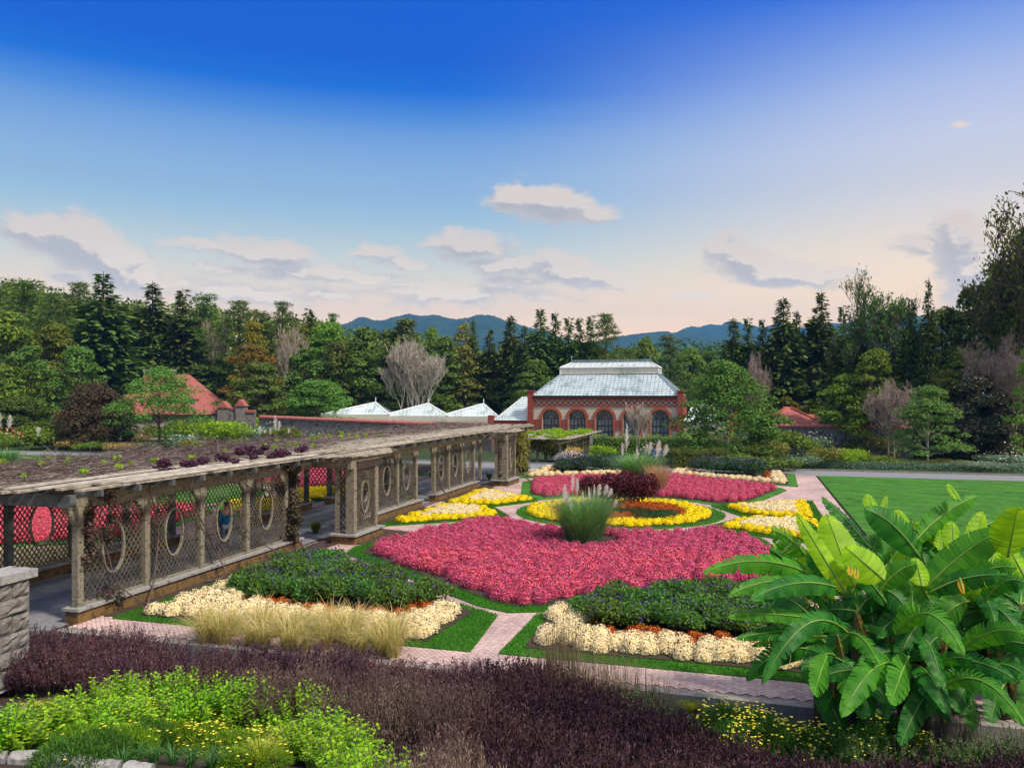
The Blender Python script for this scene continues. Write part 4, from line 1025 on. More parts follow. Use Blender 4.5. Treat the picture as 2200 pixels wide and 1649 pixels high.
def tree(kind, px, top, Y, wpx, label, group='trees behind the walled garden', rz=None):
    if 640 < px < 1100 and kind != 'bareG': Y = max(Y, 142)
    if 225 < px < 500 and kind != 'birch': Y = max(Y, 152)
    if kind.startswith('spruce'): wpx *= 1.35
    o = PX[kind]; X = (px-1100)/F*Y; z0 = Txy(X, Y); h = H+(HY-top)/F*Y-z0
    me = [c for c in o.children if c.name.startswith('crown')] or list(o.children)
    bb = me[0].get('ext')
    if bb is None:
        a = np.array([v.co[:] for v in me[0].data.vertices]); bb = [float(a[:, 2].max()), float(max(np.percentile(a[:, 0], 98)-np.percentile(a[:, 0], 2), .1))]; me[0]['ext'] = bb
    s = h/bb[0]; sx = (wpx*Y/F)/bb[1]*1.05
    return place(o, (X, Y, z0), random.uniform(0, 6.28) if rz is None else rz, (sx, sx, s), label, group)
BT = [
 ('spruceA',222,588,142,120,'tallest dark spruce on the left, high above the maroon tree'),
 ('spruceA',328,608,146,95,'dark spruce standing over the red roof of the stone house'),
 ('spruceB',393,620,140,80,'narrow dark spruce just left of the pale poplar'),
 ('pineA',168,600,150,110,'layered pine leaning out left of the tallest spruce'),
 ('pineB',55,596,155,120,'green pine at the far left corner of the wood'),
 ('pineA',115,622,150,110,'green pine between the corner pine and the leaning layered pine'),
 ('pineB',282,652,148,90,'soft green pine in the dip between the two tallest dark spruces'),
 ('pineB',440,626,150,90,'bright green pine behind the pale leafless poplar'),
 ('pineA',512,640,150,110,'broad green pine above the yellow tree on the left'),
 ('pineA',608,642,158,80,'flat topped pine breaking the skyline left of the domed trees'),
 ('pineB',560,662,160,90,'lower green pine on the skyline behind the yellow tree'),
 ('spruceB',664,662,160,60,'small spruce tip right of the flat topped pine'),
 ('pineA',716,668,160,50,'smallest pine on the skyline beside the blue hill'),
 ('midA',20,664,128,150,'tall mid green tree filling the left edge of the wood'),
 ('midB',115,690,132,120,'rounded green tree under the leaning pine on the left'),
 ('darkB',170,740,122,120,'dark green tree directly behind the yellow birches'),
 ('darkC',270,715,142,120,'dark tree behind the left chimneys of the stone house'),
 ('fresh',335,700,142,110,'light green flat crowned tree above the stone house roof'),
 ('darkA',400,752,144,120,'dark tree behind the right dormer of the stone house'),
 ('poplar',452,662,140,90,'pale leafless poplar with a few yellow leaves behind the house'),
 ('darkB',470,762,134,110,'dark tree right behind the two gate towers'),
 ('yellow',548,684,145,100,'bright yellow green tree above the orange tinted tree'),
 ('orange',545,735,134,130,'orange crowned tree right of the stone house'),
 ('darkC',560,775,128,135,'dark green lower tree below the orange crowned tree'),
 ('poplar',625,690,140,80,'second pale thin tree between the yellow tree and the domed trees'),
 ('midC',640,690,150,100,'olive green tree behind the thin pale tree'),
 ('midB',700,688,150,110,'green dome of a tree left of the blue hill'),
 ('darkA',655,745,134,130,'dark round tree behind the young maple by the wall'),
 ('darkB',730,730,132,130,'dark round tree above the left white glasshouse'),
 ('darkC',790,700,138,130,'large dark tree left of the tallest dome'),
 ('darkA',865,683,136,150,'highest domed tree directly above the grey bare tree'),
 ('darkB',815,770,126,130,'dark tree just left of the grey bare tree'),
 ('bareG',890,716,131,108,'large grey leafless tree behind the middle white glasshouse'),
 ('darkC',945,720,130,120,'dark tree between the grey bare tree and the narrow yellowing tree'),
 ('midA',925,700,160,70,'small green treetop before the blue hill'),
 ('gold',998,689,124,66,'narrow yellowing tree right of the grey bare tree'),
 ('darkA',1000,790,121,110,'dark low tree behind the right white glasshouse'),
 ('spruceC',1017,684,136,30,'small pointed spruce tip behind the narrow yellowing tree'),
 ('spruceB',1052,705,136,50,'low dark spruce, first of the row right of the yellowing tree'),
 ('spruceA',1098,678,132,62,'dark spruce left of the tallest one in the centre row'),
 ('spruceC',1127,700,136,50,'short spruce in the gap of the centre row'),
 ('spruceA',1162,664,132,70,'tallest spruce of the centre row left of the glass lantern'),
 ('spruceB',1193,670,134,55,'slender spruce just right of the tallest centre spruce'),
 ('spruceB',1222,680,130,60,'spruce rising behind the left end of the roof cresting'),
 ('spruceC',1246,683,132,50,'thin spruce behind the middle of the roof cresting'),
 ('spruceB',1270,676,132,55,'pointed spruce left of the wide ragged pine'),
 ('pineA',1303,668,128,95,'wide ragged pine rising above the conservatory roof'),
 ('darkA',1080,800,124,110,'dark tree behind the conservatory left glass wing'),
 ('darkC',1150,770,126,110,'dark tree behind the left slope of the glass roof'),
 ('midB',1095,838,116,70,'small light green bush tree over the left glass wing'),
 ('midA',1385,722,165,75,'yellowish green tree behind the right end of the cresting'),
 ('pineB',1440,716,170,75,'green conifer over the right slope of the glass roof'),
 ('pineB',1345,745,160,80,'soft green conifer behind the right end of the lantern'),
 ('darkB',1330,760,130,90,'dark tree behind the right half of the lantern'),
 ('midC',1480,745,180,90,'hazy green tree in the gap left of the right hand spruces'),
 ('pineB',1520,752,185,80,'hazy green conifer beside the first of the right hand spruces'),
 ('spruceA',1575,684,124,62,'first dark spruce right of the open gap'),
 ('spruceB',1607,681,124,55,'second dark spruce right of the open gap'),
 ('spruceB',1638,684,125,48,'third and thinnest spruce right of the open gap'),
 ('spruceA',1683,641,122,80,'broad spruce with the sharp tip over the small tiled house'),
 ('spruceC',1712,668,124,50,'spruce shoulder just right of the broad sharp tipped one'),
 ('spruceA',1765,628,122,75,'open branched spruce silhouetted against the peach sky'),
 ('spruceC',1738,700,124,70,'dark filler spruce below the open branched one'),
 ('spruceB',1812,655,108,60,'dark spruce under the left side of the tall sparse tree'),
 ('spruceC',1848,668,104,60,'dark spruce in front of the tall sparse tree'),
 ('sparse',1890,560,100,160,'tall thin crowned tree with sky showing through its branches'),
 ('spruceC',1995,600,98,38,'lone small spruce tip between the sparse tree and the dark slope'),
 ('spruceB',1958,640,100,48,'spruce at the right foot of the tall sparse tree'),
 ('spruceC',1905,690,100,70,'dark spruce below the right side of the tall sparse tree'),
 ('bareP',1625,748,118,44,'small leafless reddish tree in front of the right hand spruces'),
 ('darkA',1955,700,108,130,'dark blue green tree left of the slope of trees at the right edge'),
 ('darkB',2030,655,104,130,'dark tree on the rising slope left of the bare branches'),
 ('darkC',2090,610,102,130,'dark tree under the reaching bare branches'),
 ('darkA',2150,555,99,130,'high dark tree at the right edge below the bare branches'),
 ('darkB',2205,480,96,120,'highest dark tree cut by the right edge'),
 ('sparse',2225,368,90,330,'great half bare tree reaching in from the right edge'),
 ('midB',2080,745,98,150,'muted green tree behind the dark magnolia'),
 ('midA',2185,720,96,150,'mid green tree low on the slope at the right edge'),
 ('fresh',2222,720,84,80,'yellow green branch crown cut by the right edge'),
 ('bareP',2160,705,92,135,'purple grey leafless tree right of the dark magnolia'),
 ('midB',1875,745,96,100,'grey green feathery tree below the tall sparse tree'),
 ('midA',1815,800,98,110,'rich green tree behind the right garden wall'),
 ('bareP',1915,808,90,90,'reddish leafless shrub tree behind the garden wall'),
 ('midA',1975,800,100,110,'muted green tree behind the thin young tree on the right'),
 ('midC',2030,790,94,90,'olive tree left of the dark magnolia top'),
 ('yellow',1692,850,119,80,'yellow low tree above the small tiled house'),
 ('midB',1765,858,119,75,'green bush tree right of the small tiled house roof'),
 ('darkC',1560,780,123,110,'dark tree hidden behind the large young tree by the conservatory'),
 ('darkA',1665,790,124,120,'dark tree under the three right hand spruces'),
 ('darkB',1745,795,124,120,'dark tree between the small tiled house and the tall spruces'),
 ('birch',132,748,139,130,'pale barked birch with golden leaves left of the maroon tree'),
 ('birch',85,790,139,80,'smaller golden birch above the red chimney'),
 ('midC',20,780,118,110,'olive tree above the round bush at the left edge'),
 ('darkA',60,740,120,130,'dark tree left of the golden birches'),
]
for t in BT: tree(*t)
# the wood on the hillside behind them: one mass nobody could count
def woodland(name, px0, px1, topf, Y0, Y1, n, m, label, seed):
    rs = np.random.RandomState(seed); parts = []
    for k in range(n):
        px = rs.uniform(px0, px1); t = rs.rand(); Y = Y0+(Y1-Y0)*t; top = topf(px)+(1-t)*rs.uniform(10, 60)+rs.uniform(-3, 10)
        X = (px-1100)/F*Y; zt = H+(HY-top)/F*Y; r = rs.uniform(3.2, 5.5)*Y/170
        for j in range(3):
            c = np.array([X+rs.normal()*r*.3, Y, zt-r-j*r*1.3]); q = 190
            D = rdirs(rs, q); D[:, 2] = np.abs(D[:, 2])-.2; D = unit(D)
            P = c+D*np.array([r*(1+.12*j), r, r*1.05])*rs.uniform(.75, 1.1, q)[:, None]
            parts.append(leaves_on(P, unit(D+np.array([0, 0, .3])), rs, .85*Y/170, .6*Y/170, .5, .2))
    V, Fq = cat(parts); o = link(name, npmesh(name, V, Fq, m)); o['kind'] = 'stuff'; tag(o, label, 'woodland')
L_wood = leafmat('wood_leaves', g_((0.045,0.096,0.019),(0.095,0.160,0.024),(0.157,0.218,0.026)), .2, .7, .15, world=.05)
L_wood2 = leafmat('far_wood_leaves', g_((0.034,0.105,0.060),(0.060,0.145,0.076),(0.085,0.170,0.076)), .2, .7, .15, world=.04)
woodland('woodland', -60, 780, lambda p: float(np.interp(p, [-60,0,60,150,300,450,600,700,790], [585,590,600,628,640,650,672,682,706])), 170, 215, 110, L_wood, 'mixed green woodland covering the hillside at the far left', 1)
woodland('woodland', 740, 1340, lambda p: float(np.interp(p, [740,900,1100,1340], [712,722,742,740])), 160, 200, 60, L_wood, 'dark woodland filling in behind the centre row of spruces', 2)
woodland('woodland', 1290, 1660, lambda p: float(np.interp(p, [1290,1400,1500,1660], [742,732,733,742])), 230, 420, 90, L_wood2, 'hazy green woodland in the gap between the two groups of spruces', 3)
woodland('woodland', 1600, 2300, lambda p: float(np.interp(p, [1600,1700,1900,2000,2200,2300], [790,780,790,760,560,480])), 128, 150, 70, L_wood, 'shadowed woodland behind the right hand trees', 4)
# ------------------------------------------------------------------ flower beds
M_pink = leafmat('pink_petals', [(.70,.045,.17),(.88,.11,.27),(.94,.32,.42),(.52,.02,.15),(.94,.20,.32)], .2, .6, .15, tcol=(1,.8,.8), objvar=.28)
M_cream = leafmat('cream_petals', [(.97,.86,.48),(.98,.93,.64),(.96,.80,.56),(.98,.95,.76),(.94,.80,.46)], .2, .6, .15, tcol=(1,.9,.8), objvar=.1)
M_yel = leafmat('yellow_petals', [(.94,.74,.0),(.98,.86,.0),(.90,.66,.0),(.98,.90,.03)], .2, .6, .15, tcol=(1,1,.5))
M_orng = leafmat('orange_petals', [(.60,.10,.008),(.74,.17,.012),(.48,.06,.008),(.70,.22,.02)], .2, .6, .15, tcol=(1,.8,.5))
M_muml = leafmat('mum_leaves', [(.02,.055,.02),(.04,.09,.025)], .1)
M_purp = leafmat('purple_flowers', [(.05,.025,.16),(.09,.04,.24),(.035,.02,.10)], .15)
def mum(name, seed, mf, label, catn, r=.27, h=.34, n=330, ls=.042, leafy=90):
    rs = np.random.RandomState(seed); D = rdirs(rs, n); D[:, 2] = np.abs(D[:, 2]); 
    k = 1+.10*np.sin(D[:, 0]*7+seed)*np.sin(D[:, 1]*6+seed*2)
    P = D*np.array([r, r, h*.86])*(rs.uniform(.93, 1.04, n)*k)[:, None]; P[:, 2] += h*.13
    a = leaves_on(P, D, rs, ls, ls*.8, .38)
    th = rs.rand(leafy)*6.283; q_ = rs.rand(leafy)**5*1.3; Q = np.stack([np.cos(th)*r*1.0*np.cos(q_), np.sin(th)*r*1.0*np.cos(q_), .02+h*1.0*np.sin(q_)], 1)*rs.uniform(.9, 1.05, leafy)[:, None]
    c = leaves_on(Q, np.stack([np.cos(th), np.sin(th), np.full(leafy, .3)], 1), rs, .055, .04, .5)
    V, Fq = cat([a, c]); mi = np.concatenate([np.zeros(n), np.ones(leafy)])
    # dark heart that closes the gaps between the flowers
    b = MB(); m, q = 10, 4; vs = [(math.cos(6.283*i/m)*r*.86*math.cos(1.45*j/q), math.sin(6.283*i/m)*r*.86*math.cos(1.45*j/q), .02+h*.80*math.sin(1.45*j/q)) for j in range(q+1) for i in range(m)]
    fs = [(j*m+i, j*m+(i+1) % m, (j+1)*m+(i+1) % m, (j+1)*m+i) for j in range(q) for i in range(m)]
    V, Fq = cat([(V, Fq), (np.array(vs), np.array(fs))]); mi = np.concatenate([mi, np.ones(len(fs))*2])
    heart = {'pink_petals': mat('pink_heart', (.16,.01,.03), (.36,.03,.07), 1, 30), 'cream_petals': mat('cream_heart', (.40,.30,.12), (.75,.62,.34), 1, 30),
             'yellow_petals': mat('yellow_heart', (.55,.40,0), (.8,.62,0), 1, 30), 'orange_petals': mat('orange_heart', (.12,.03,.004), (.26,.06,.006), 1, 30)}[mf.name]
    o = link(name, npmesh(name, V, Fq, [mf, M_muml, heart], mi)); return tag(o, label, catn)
def hexpts(poly, sp, rs, jit=.34):
    a = np.array(poly); lo, hi_ = a.min(0), a.max(0); pts = []
    j = 0; y = lo[1]
    while y < hi_[1]:
        x = lo[0]+(sp/2 if j % 2 else 0)
        while x < hi_[0]: pts.append((x, y)); x += sp
        y += sp*.87; j += 1
    P = np.array(pts)+rs.normal(size=(len(pts), 2))*jit*sp*.5
    return P[inpoly(P, poly)]
mumP = {k: [mum(k+'_chrysanthemum', i*3+s, m, '', 'flower', r_, h_, n_, l_) for s in range(3)] for i, (k, m, r_, h_, n_, l_) in enumerate([('pink', M_pink, .275, .37, 420, .038), ('cream', M_cream, .25, .30, 480, .033), ('yellow', M_yel, .24, .23, 420, .040), ('orange', M_orng, .22, .22, 200, .045)])}
def merged(name, pts, protos, rs, label, catn, keep=1.0):
    """many plants as one mass; the farther half of each plant's small faces can be thinned"""
    Vs, Fs, Ms, o = [], [], [], 0; src = []
    for p in protos:
        me = p.data; V = np.empty(len(me.vertices)*3); me.vertices.foreach_get('co', V); mi = np.empty(len(me.polygons), np.int32); me.polygons.foreach_get('material_index', mi)
        Fq = np.empty(len(me.polygons)*4, np.int32); me.loops.foreach_get('vertex_index', Fq); src.append((V.reshape(-1, 3), Fq.reshape(-1, 4), mi))
    for i, (u, v) in enumerate(pts):
        V, Fq, mi = src[i % len(src)]; a = rs.rand()*6.283; s = rs.uniform(.88, 1.15); c, d = math.cos(a)*s, math.sin(a)*s
        V2 = np.stack([V[:, 0]*c-V[:, 1]*d, V[:, 0]*d+V[:, 1]*c, V[:, 2]*s], 1)+np.array(W(u, v, .06))
        Vs.append(V2); Fs.append(Fq+o); Ms.append(mi); o += len(V)
    ob = link(name, npmesh(name, np.concatenate(Vs), np.concatenate(Fs), list(protos[0].data.materials), np.concatenate(Ms))); ob['kind'] = 'stuff'; return tag(ob, label, catn)
def plant_mums(kind, pts, label, group, rs, smin=.9, smax=1.15):
    for (u, v) in pts:
        s = rs.uniform(smin, smax); pr = mumP[kind][rs.randint(3)]
        o = place(pr, W(u, v, .06), rs.rand()*6.28, (s, s, s*rs.uniform(.9, 1.1)), label, group)
rs0 = np.random.RandomState(12)
dist = lambda P: np.hypot(P[:, 0], P[:, 1])
P = hexpts(offset(pinkF, -.22), .475, rs0); GP = [(31.2, -6.1, 1.75)]
P = P[np.hypot(P[:, 0]-31.2, P[:, 1]+6.1) > 1.5]; P = P[np.argsort(dist(P))]
plant_mums('pink', P[:290], 'pink chrysanthemum mound in the large front flower bed', 'pink chrysanthemums of the front bed', rs0)
merged('chrysanthemum_mass', P[290:], mumP['pink'], rs0, 'farther pink chrysanthemums filling the large front bed up to the brick ring', 'flowers')
P2_ = hexpts(offset(pinkB, -.22), .50, rs0)
merged('chrysanthemum_mass', P2_, mumP['pink'], rs0, 'pink chrysanthemums of the rear bed behind the dark burgundy shrub', 'flowers')
salvia_pts = {}
ncream = 0
for nm, poly, cr, sal, lab in (('L', cornL, (0, 2, 3), .1, 'left'), ('R', cornR, (0, 2, 3), .1, 'right'), ('LB', cornLB, None, .1, 'rear left'), ('RB', cornRB, None, .1, 'rear right')):
    P = hexpts(offset(poly, -.2), .44 if len(nm) == 1 else .46, rs0)
    n = len(poly)
    if cr is None: d = edist(P, poly, (1,)); d = np.minimum(d, edist(P, poly, (0, 2)))
    else: d = edist(P, poly, cr)
    wC, wO = (1.15, 1.9) if nm in 'LR' else (.95, 1.5)
    if nm == 'L': lim = np.where(P[:, 1] < -12.2, 1.7, wC)
    else: lim = np.full(len(P), wC)
    C_pts, O_pts, S_pts = P[d < lim], P[(d >= lim) & (d < lim+wO-wC)], P[d >= lim+.5*(wO-wC)]
    if nm in 'LR':
        plant_mums('cream', C_pts, 'cream chrysanthemum mound in the border of the near %s corner bed' % lab, 'cream chrysanthemums of the near %s bed' % lab, rs0, .95, 1.25)
        merged('orange_flower_mass', O_pts, mumP['orange'], rs0, 'rust orange chrysanthemums inside the cream border of the near %s bed' % lab, 'flowers')
    else:
        merged('cream_flower_mass', C_pts, mumP['cream'], rs0, 'cream chrysanthemums edging the %s corner bed' % lab, 'flowers')
        merged('orange_flower_mass', O_pts, mumP['orange'], rs0, 'rust orange chrysanthemums behind the cream edge of the %s bed' % lab, 'flowers')
    salvia_pts[nm] = (S_pts, poly, cr)
for nm, poly, lab in (('a', sideL, 'near left'), ('b', sideR, 'near right'), ('c', sideLB, 'far left'), ('d', sideRB, 'far right')):
    P = hexpts(offset(poly, -.06), .36, rs0); d = edist(P, poly)
    if 'near' in lab: plant_mums('yellow', P[d < .62], 'bright yellow chrysanthemum in the rim of the %s kite shaped bed' % lab, 'yellow chrysanthemums of the %s kite bed' % lab, rs0)
    else: merged('yellow_flower_mass', P[d < .62], mumP['yellow'], rs0, 'bright yellow chrysanthemums in the rim of the %s kite shaped bed' % lab, 'flowers')
    merged('cream_flower_mass', P[d >= .62], mumP['cream'], rs0, 'pale cream chrysanthemums in the middle of the %s kite shaped bed' % lab, 'flowers')
structure(sheet('bed_soil', arc(4.45, 0, 360, 47)[:-1], m_soil, .0, .075))
ringP = hexpts(arc(4.35, 0, 360, 47)[:-1], .42, rs0); rr_ = np.hypot(ringP[:, 0]-CU, ringP[:, 1]-CV)
plant_mums('yellow', ringP[rr_ > 3.3], 'bright yellow chrysanthemum in the ring round the central bed', 'yellow chrysanthemums of the central ring', rs0, .95, 1.2)
merged('orange_flower_mass', ringP[(rr_ <= 3.3) & (rr_ > 1.1)], mumP['orange'], rs0, 'rust orange chrysanthemums inside the yellow ring of the central bed', 'flowers')
# the matching beds seen through the pergola
for k, (poly, kind, sp, lab) in enumerate([(pinkF, 'pink', .5, 'pink chrysanthemums of the front bed beyond the pergola'), (cornR, 'cream', .5, 'cream chrysanthemums of the nearer corner bed beyond the pergola'), (cornL, 'cream', .5, 'cream chrysanthemums of the farther corner bed beyond the pergola'),
        (sideL, 'yellow', .42, 'yellow chrysanthemums of the nearer kite bed beyond the pergola'), (sideLB, 'yellow', .42, 'yellow chrysanthemums of the second kite bed beyond the pergola'), (pinkB, 'pink', .55, 'pink chrysanthemums of the rear bed beyond the pergola')]):
    P = hexpts(mp(poly), sp, rs0); merged('chrysanthemum_mass', P, mumP[kind], rs0, lab, 'flowers')
for p_ in mumP['orange']: bpy.data.objects.remove(p_)
# ------------------------------------------------------------------ shrubs in the beds
m_greenl = leafmat('salvia_leaves', g_((.045,.12,.022),(.08,.20,.030),(.15,.29,.04),(.03,.085,.03)), .3, .6, .2, objvar=.35)
def salvia(seed):
    return shrub('salvia_bush', seed, 1.35, .95, m_greenl, '', 'shrub', 3000, .085, .55, 9, .25, flowers=(M_purp, 70, .055))
SAL = [salvia(s) for s in (1, 2, 3)]
for nm, lab in (('L', 'salvia bush with dark purple spikes in the near left corner bed'), ('R', 'salvia bush with dark purple spikes in the near right corner bed')):
    S_pts, poly, cr = salvia_pts[nm]; P = hexpts(offset(poly, -.28), .76, rs0, .3); P = P[(edist(P, poly, (3,)) > (1.85 if nm == 'R' else 2.0)) & (edist(P, poly, (0,)) > (1.1 if nm == 'R' else 1.0)) & (edist(P, poly, (2,)) > 1.45)]
    for (u, v) in P:
        s = rs0.uniform(.9, 1.2); place(SAL[rs0.randint(3)], W(u, v, .06), rs0.rand()*6.28, (s, s, s*rs0.uniform(.72, 1.05)*(1.05 if nm == 'L' else .95)), lab, 'salvia bushes of the near corner beds, %s' % ('left' if nm == 'L' else 'right'))
m_dsal = leafmat('dark_salvia_leaves', g_((.02,.065,.02),(.03,.09,.028),(.05,.12,.03)), .25, .6, .2, objvar=.4)
DS = [shrub('dark_salvia_bush', s, 2.2, 1.25, m_dsal, '', 'shrub', 2200, .14, .5, 9, .3, flowers=(M_purp, 60, .12)) for s in (4, 5)]
for nm, lab, sd_ in (('LB', 'dark green salvia bush in the rear left corner bed', 1), ('RB', 'dark green salvia bush in the rear right corner bed', 2)):
    S_pts, poly, cr = salvia_pts[nm]; P = hexpts(offset(poly, .2), 1.35, rs0, .2); d = np.minimum(edist(P, poly, (1,)), edist(P, poly, (0, 2))); P = P[d > 1.5]
    for (u, v) in P: place(DS[rs0.randint(2)], W(u, v, .03), rs0.rand()*6.28, rs0.uniform(.85, 1.1), lab, lab.replace('bush', 'bushes'))
# burgundy clump in the centre
m_burg = leafmat('burgundy_leaves', g_((.04,.005,.012),(.09,.010,.024),(.17,.025,.045),(.025,.005,.010)), .25, .5, .3)
o = shrub('smoke_bush', 21, 2.6, 2.35, m_burg, 'tallest dark burgundy shrub in the centre of the round bed', 'shrub', 7000, .12, .7, 14, .35); o.location = W(39.2, -5.2, .05)
o = shrub('smoke_bush', 22, 2.8, 1.95, m_burg, 'lower dark burgundy shrub left of the tallest in the round bed', 'shrub', 6500, .12, .7, 14, .35); o.location = W(40.0, -7.2, .05)
o = shrub('smoke_bush', 23, 2.2, 2.25, m_burg, 'third dark burgundy shrub behind the other two in the round bed', 'shrub', 4500, .12, .7, 12, .35); o.location = W(41.4, -6.3, .05)
m_jun = leafmat('juniper_leaves', g_((.02,.06,.022),(.035,.09,.03)), .1, .7, .15)
o = shrub('juniper', 24, 2.8, .55, m_jun, 'low spreading dark green juniper at the foot of the burgundy shrubs', 'shrub', 3600, .09, .3, 10, .2); o.location = W(37.6, -4.3, .05)
# pampas grass
m_pblade = leafmat('pampas_blades', g_((.07,.22,.09),(.11,.30,.11),(.20,.38,.13),(.30,.42,.2)), .25, .6, .2)
m_plume = leafmat('pampas_plume', g_((.80,.76,.70),(.88,.85,.82),(.72,.62,.56)), .45, .8, .1, tcol=(1,1,1))
m_pplume = leafmat('pink_plume', g_((.62,.46,.38),(.72,.58,.48),(.55,.38,.32)), .45, .8, .1, tcol=(1,1,1))
def plume(base, tip, wd, rs, m, root, n=260):
    b0, t0 = np.array(base), np.array(tip); d = t0-b0; L = np.linalg.norm(d); e = d/L; t = rs.rand(n)**.8; side = rdirs(rs, n)
    P = b0+d*t[:, None]; prof = np.sin(np.pi*np.clip(t**.7*.96+.02, 0, 1))**1.1; A = unit(side*.5+e*.85+np.array([.12, 0, -.2])); B = unit(np.cross(A, rdirs(rs, n)))
    V, Fq = rhombs(P, A, B, (wd*1.2*prof+.03)*rs.uniform(.5, 1.3, n), .012+wd*.05); link('plume', npmesh('plume', V, Fq, m), root)
def pampas(loc, label, seed, Hb, Wb, plumes, nb=1500, m=None, wd=.016, pm=None):
    rs = np.random.RandomState(seed); root = empty('pampas_grass', loc, label, 'ornamental grass')
    V, Fq = blades(rs, nb, Hb, Wb, wd, .75, 5, Wb*.35); link('blades', npmesh('blades', V, Fq, m or m_pblade), root); b = MB()
    for (x, y, z, lx, lz, w_) in plumes:
        b0 = (x-lx*.3, y, z-lz); b.tube([(x*.3, y*.3, .1), b0], .012, 3); plume(b0, (x, y, z), w_, rs, pm or m_plume, root)
    if plumes: 
        me = bpy.data.meshes.new('stalks'); me.from_pydata(b.v, [], b.f); me.materials.append(m or m_pblade); link('stalks', me, root)
    return root
pg = Gp(1253, 1172)
pampas(pg, 'large pampas grass with white plumes in the front pink bed', 31, 2.15, 1.75,
    [(-.72,-.1,2.35,.1,.7,.13),(-.62,.2,2.0,.05,.6,.13),(-.50,-.3,1.85,-.05,.65,.13),(-.38,.1,2.75,.15,.7,.10),(-.2,.3,2.55,.1,.6,.09),(.62,-.1,2.35,.35,.5,.12),(.92,.1,2.3,.4,.45,.13),(1.05,-.2,2.2,.5,.35,.11),(.2,-.2,2.25,0,.5,.05),(.45,.2,2.3,.1,.5,.05),(1.25,-.1,1.75,.5,.3,.10),(-.05,-.3,2.1,0,.5,.05)], 3200)
o = pampas(Gp(1265, 1176), 'fine tuft of grass in front of the large pampas grass', 32, 1.2, 1.0, [], 900)
pb = Gp(1372, 1042)
pampas(pb, 'second pampas grass behind the burgundy shrub with cream plumes', 33, 2.1, 2.0,
    [(-.75,0,3.9,.1,1.7,.22),(-1.0,.3,2.7,0,.9,.18),(-.1,0,2.3,.05,.6,.14),(.8,0,2.75,.6,.8,.2),(1.35,.2,2.85,.5,.9,.24),(1.75,-.2,2.6,.7,.8,.22),(.6,.3,2.55,.5,.6,.18),(1.2,-.3,2.4,.6,.7,.2)], 2400, wd=.03, pm=m_plume)
m_muhly = leafmat('tan_grass', g_((.34,.22,.10),(.48,.34,.16),(.28,.22,.08)), .3, .7, .1)
m_muhly2 = leafmat('pink_grass', g_((.50,.26,.20),(.60,.36,.28),(.34,.28,.14)), .3, .7, .1)
e_ = empty('tan_grass_clump', Gp(1415, 1062), 'wispy tan pink grass right of the burgundy shrub', 'ornamental grass'); V, Fq = blades(np.random.RandomState(3), 900, 1.9, .9, .022, .6, 4, .4); link('blades', npmesh('blades', V, Fq, m_muhly2), e_)
# plumes at the far left edge
pampas(Gp(8, 1012), 'pampas plumes at the far left edge above the pergola roof', 34, 1.9, 1.6, [(-.4,0,4.6,.2,1.6,.35),(.6,-.2,4.2,.3,1.0,.3),(2.6,0,3.3,.3,.7,.25)], 900, wd=.04)
pampas(Gp(585, 985), 'pampas grass with upright white plumes beyond the middle of the pergola', 35, 1.6, 1.6, [(-1.1,0,2.9,.1,.8,.22),(-.2,0,2.7,0,.6,.16),(.25,0,3.9,0,1.4,.26),(.6,.1,3.4,.2,.9,.22),(1.5,0,2.7,.3,.5,.16)], 1200, wd=.04)
# tan grasses in front of the near left bed
TG = []
for s in range(3):
    e_ = empty('tan_grass', (0, 0, 0), '', 'ornamental grass'); rs = np.random.RandomState(50+s); V, Fq = blades(rs, 200, .82, 1.05, .012, 1.15, 6, .14); V2, F2 = blades(rs, 22, 1.0, .8, .018, .8, 5, .1)
    V, Fq = cat([(V, Fq), (V2, F2)]); link('blades', npmesh('blades', V, Fq, leafmat('straw_blades', g_((.46,.38,.14),(.66,.54,.26),(.30,.32,.09),(.76,.62,.36)), .3, .7, .1)), e_); TG.append(e_)
for i, (px, py) in enumerate([(440,1385),(485,1390),(530,1392),(575,1396),(615,1390),(660,1398),(700,1400),(742,1398),(780,1405),(815,1400),(850,1406),(505,1370),(640,1375),(725,1380),(800,1385),(460,1360),(560,1366),(690,1366),(770,1372),(840,1380),(600,1360)]):
    place(TG[i % 3], Gp(px+9*math.sin(i*3.7), py+8*math.sin(i*5.1)), i*1.3, 1+.2*math.sin(i*2.1), 'straw coloured arching grass in front of the near left corner bed', 'tan grasses in front of the near left bed')
# ------------------------------------------------------------------ young trees and shrubs of the rose garden
def young(kind, px, py, top, wpx, label, group=None, rz=0):
    o = PX[kind]; g = Gp(px, py); h = H+(HY-top)/F*g.y-g.z
    a = np.array([v.co[:] for v in o.children[0].data.vertices]) if 'ext' not in o.keys() else None
    if a is not None: o['ext'] = [float(a[:, 2].max()), float(np.percentile(a[:, 0], 98)-np.percentile(a[:, 0], 2))]
    hx, wx = o['ext']; s = h/hx; sx = wpx*g.y/F/wx*1.03
    return place(o, g, rz, (sx, sx, s), label, group or 'young trees of the rose garden')
PX['mapleA'] = broadleaf('young_maple', 60, 7, 3.2, leafmat('maple_leaves', g_((.06,.19,.03),(.11,.28,.04),(.20,.38,.07),(.04,.12,.025)), .35, .6, .2), 75, 150, .17, .22, '', 'tree', clr=.24, squash=.85, trunk_r=.07)
PX['mapleB'] = broadleaf('young_maple', 61, 6, 2.6, MATS['maple_leaves'], 85, 150, .19, .05, '', 'tree', clr=.26, squash=.8, trunk_r=.08)
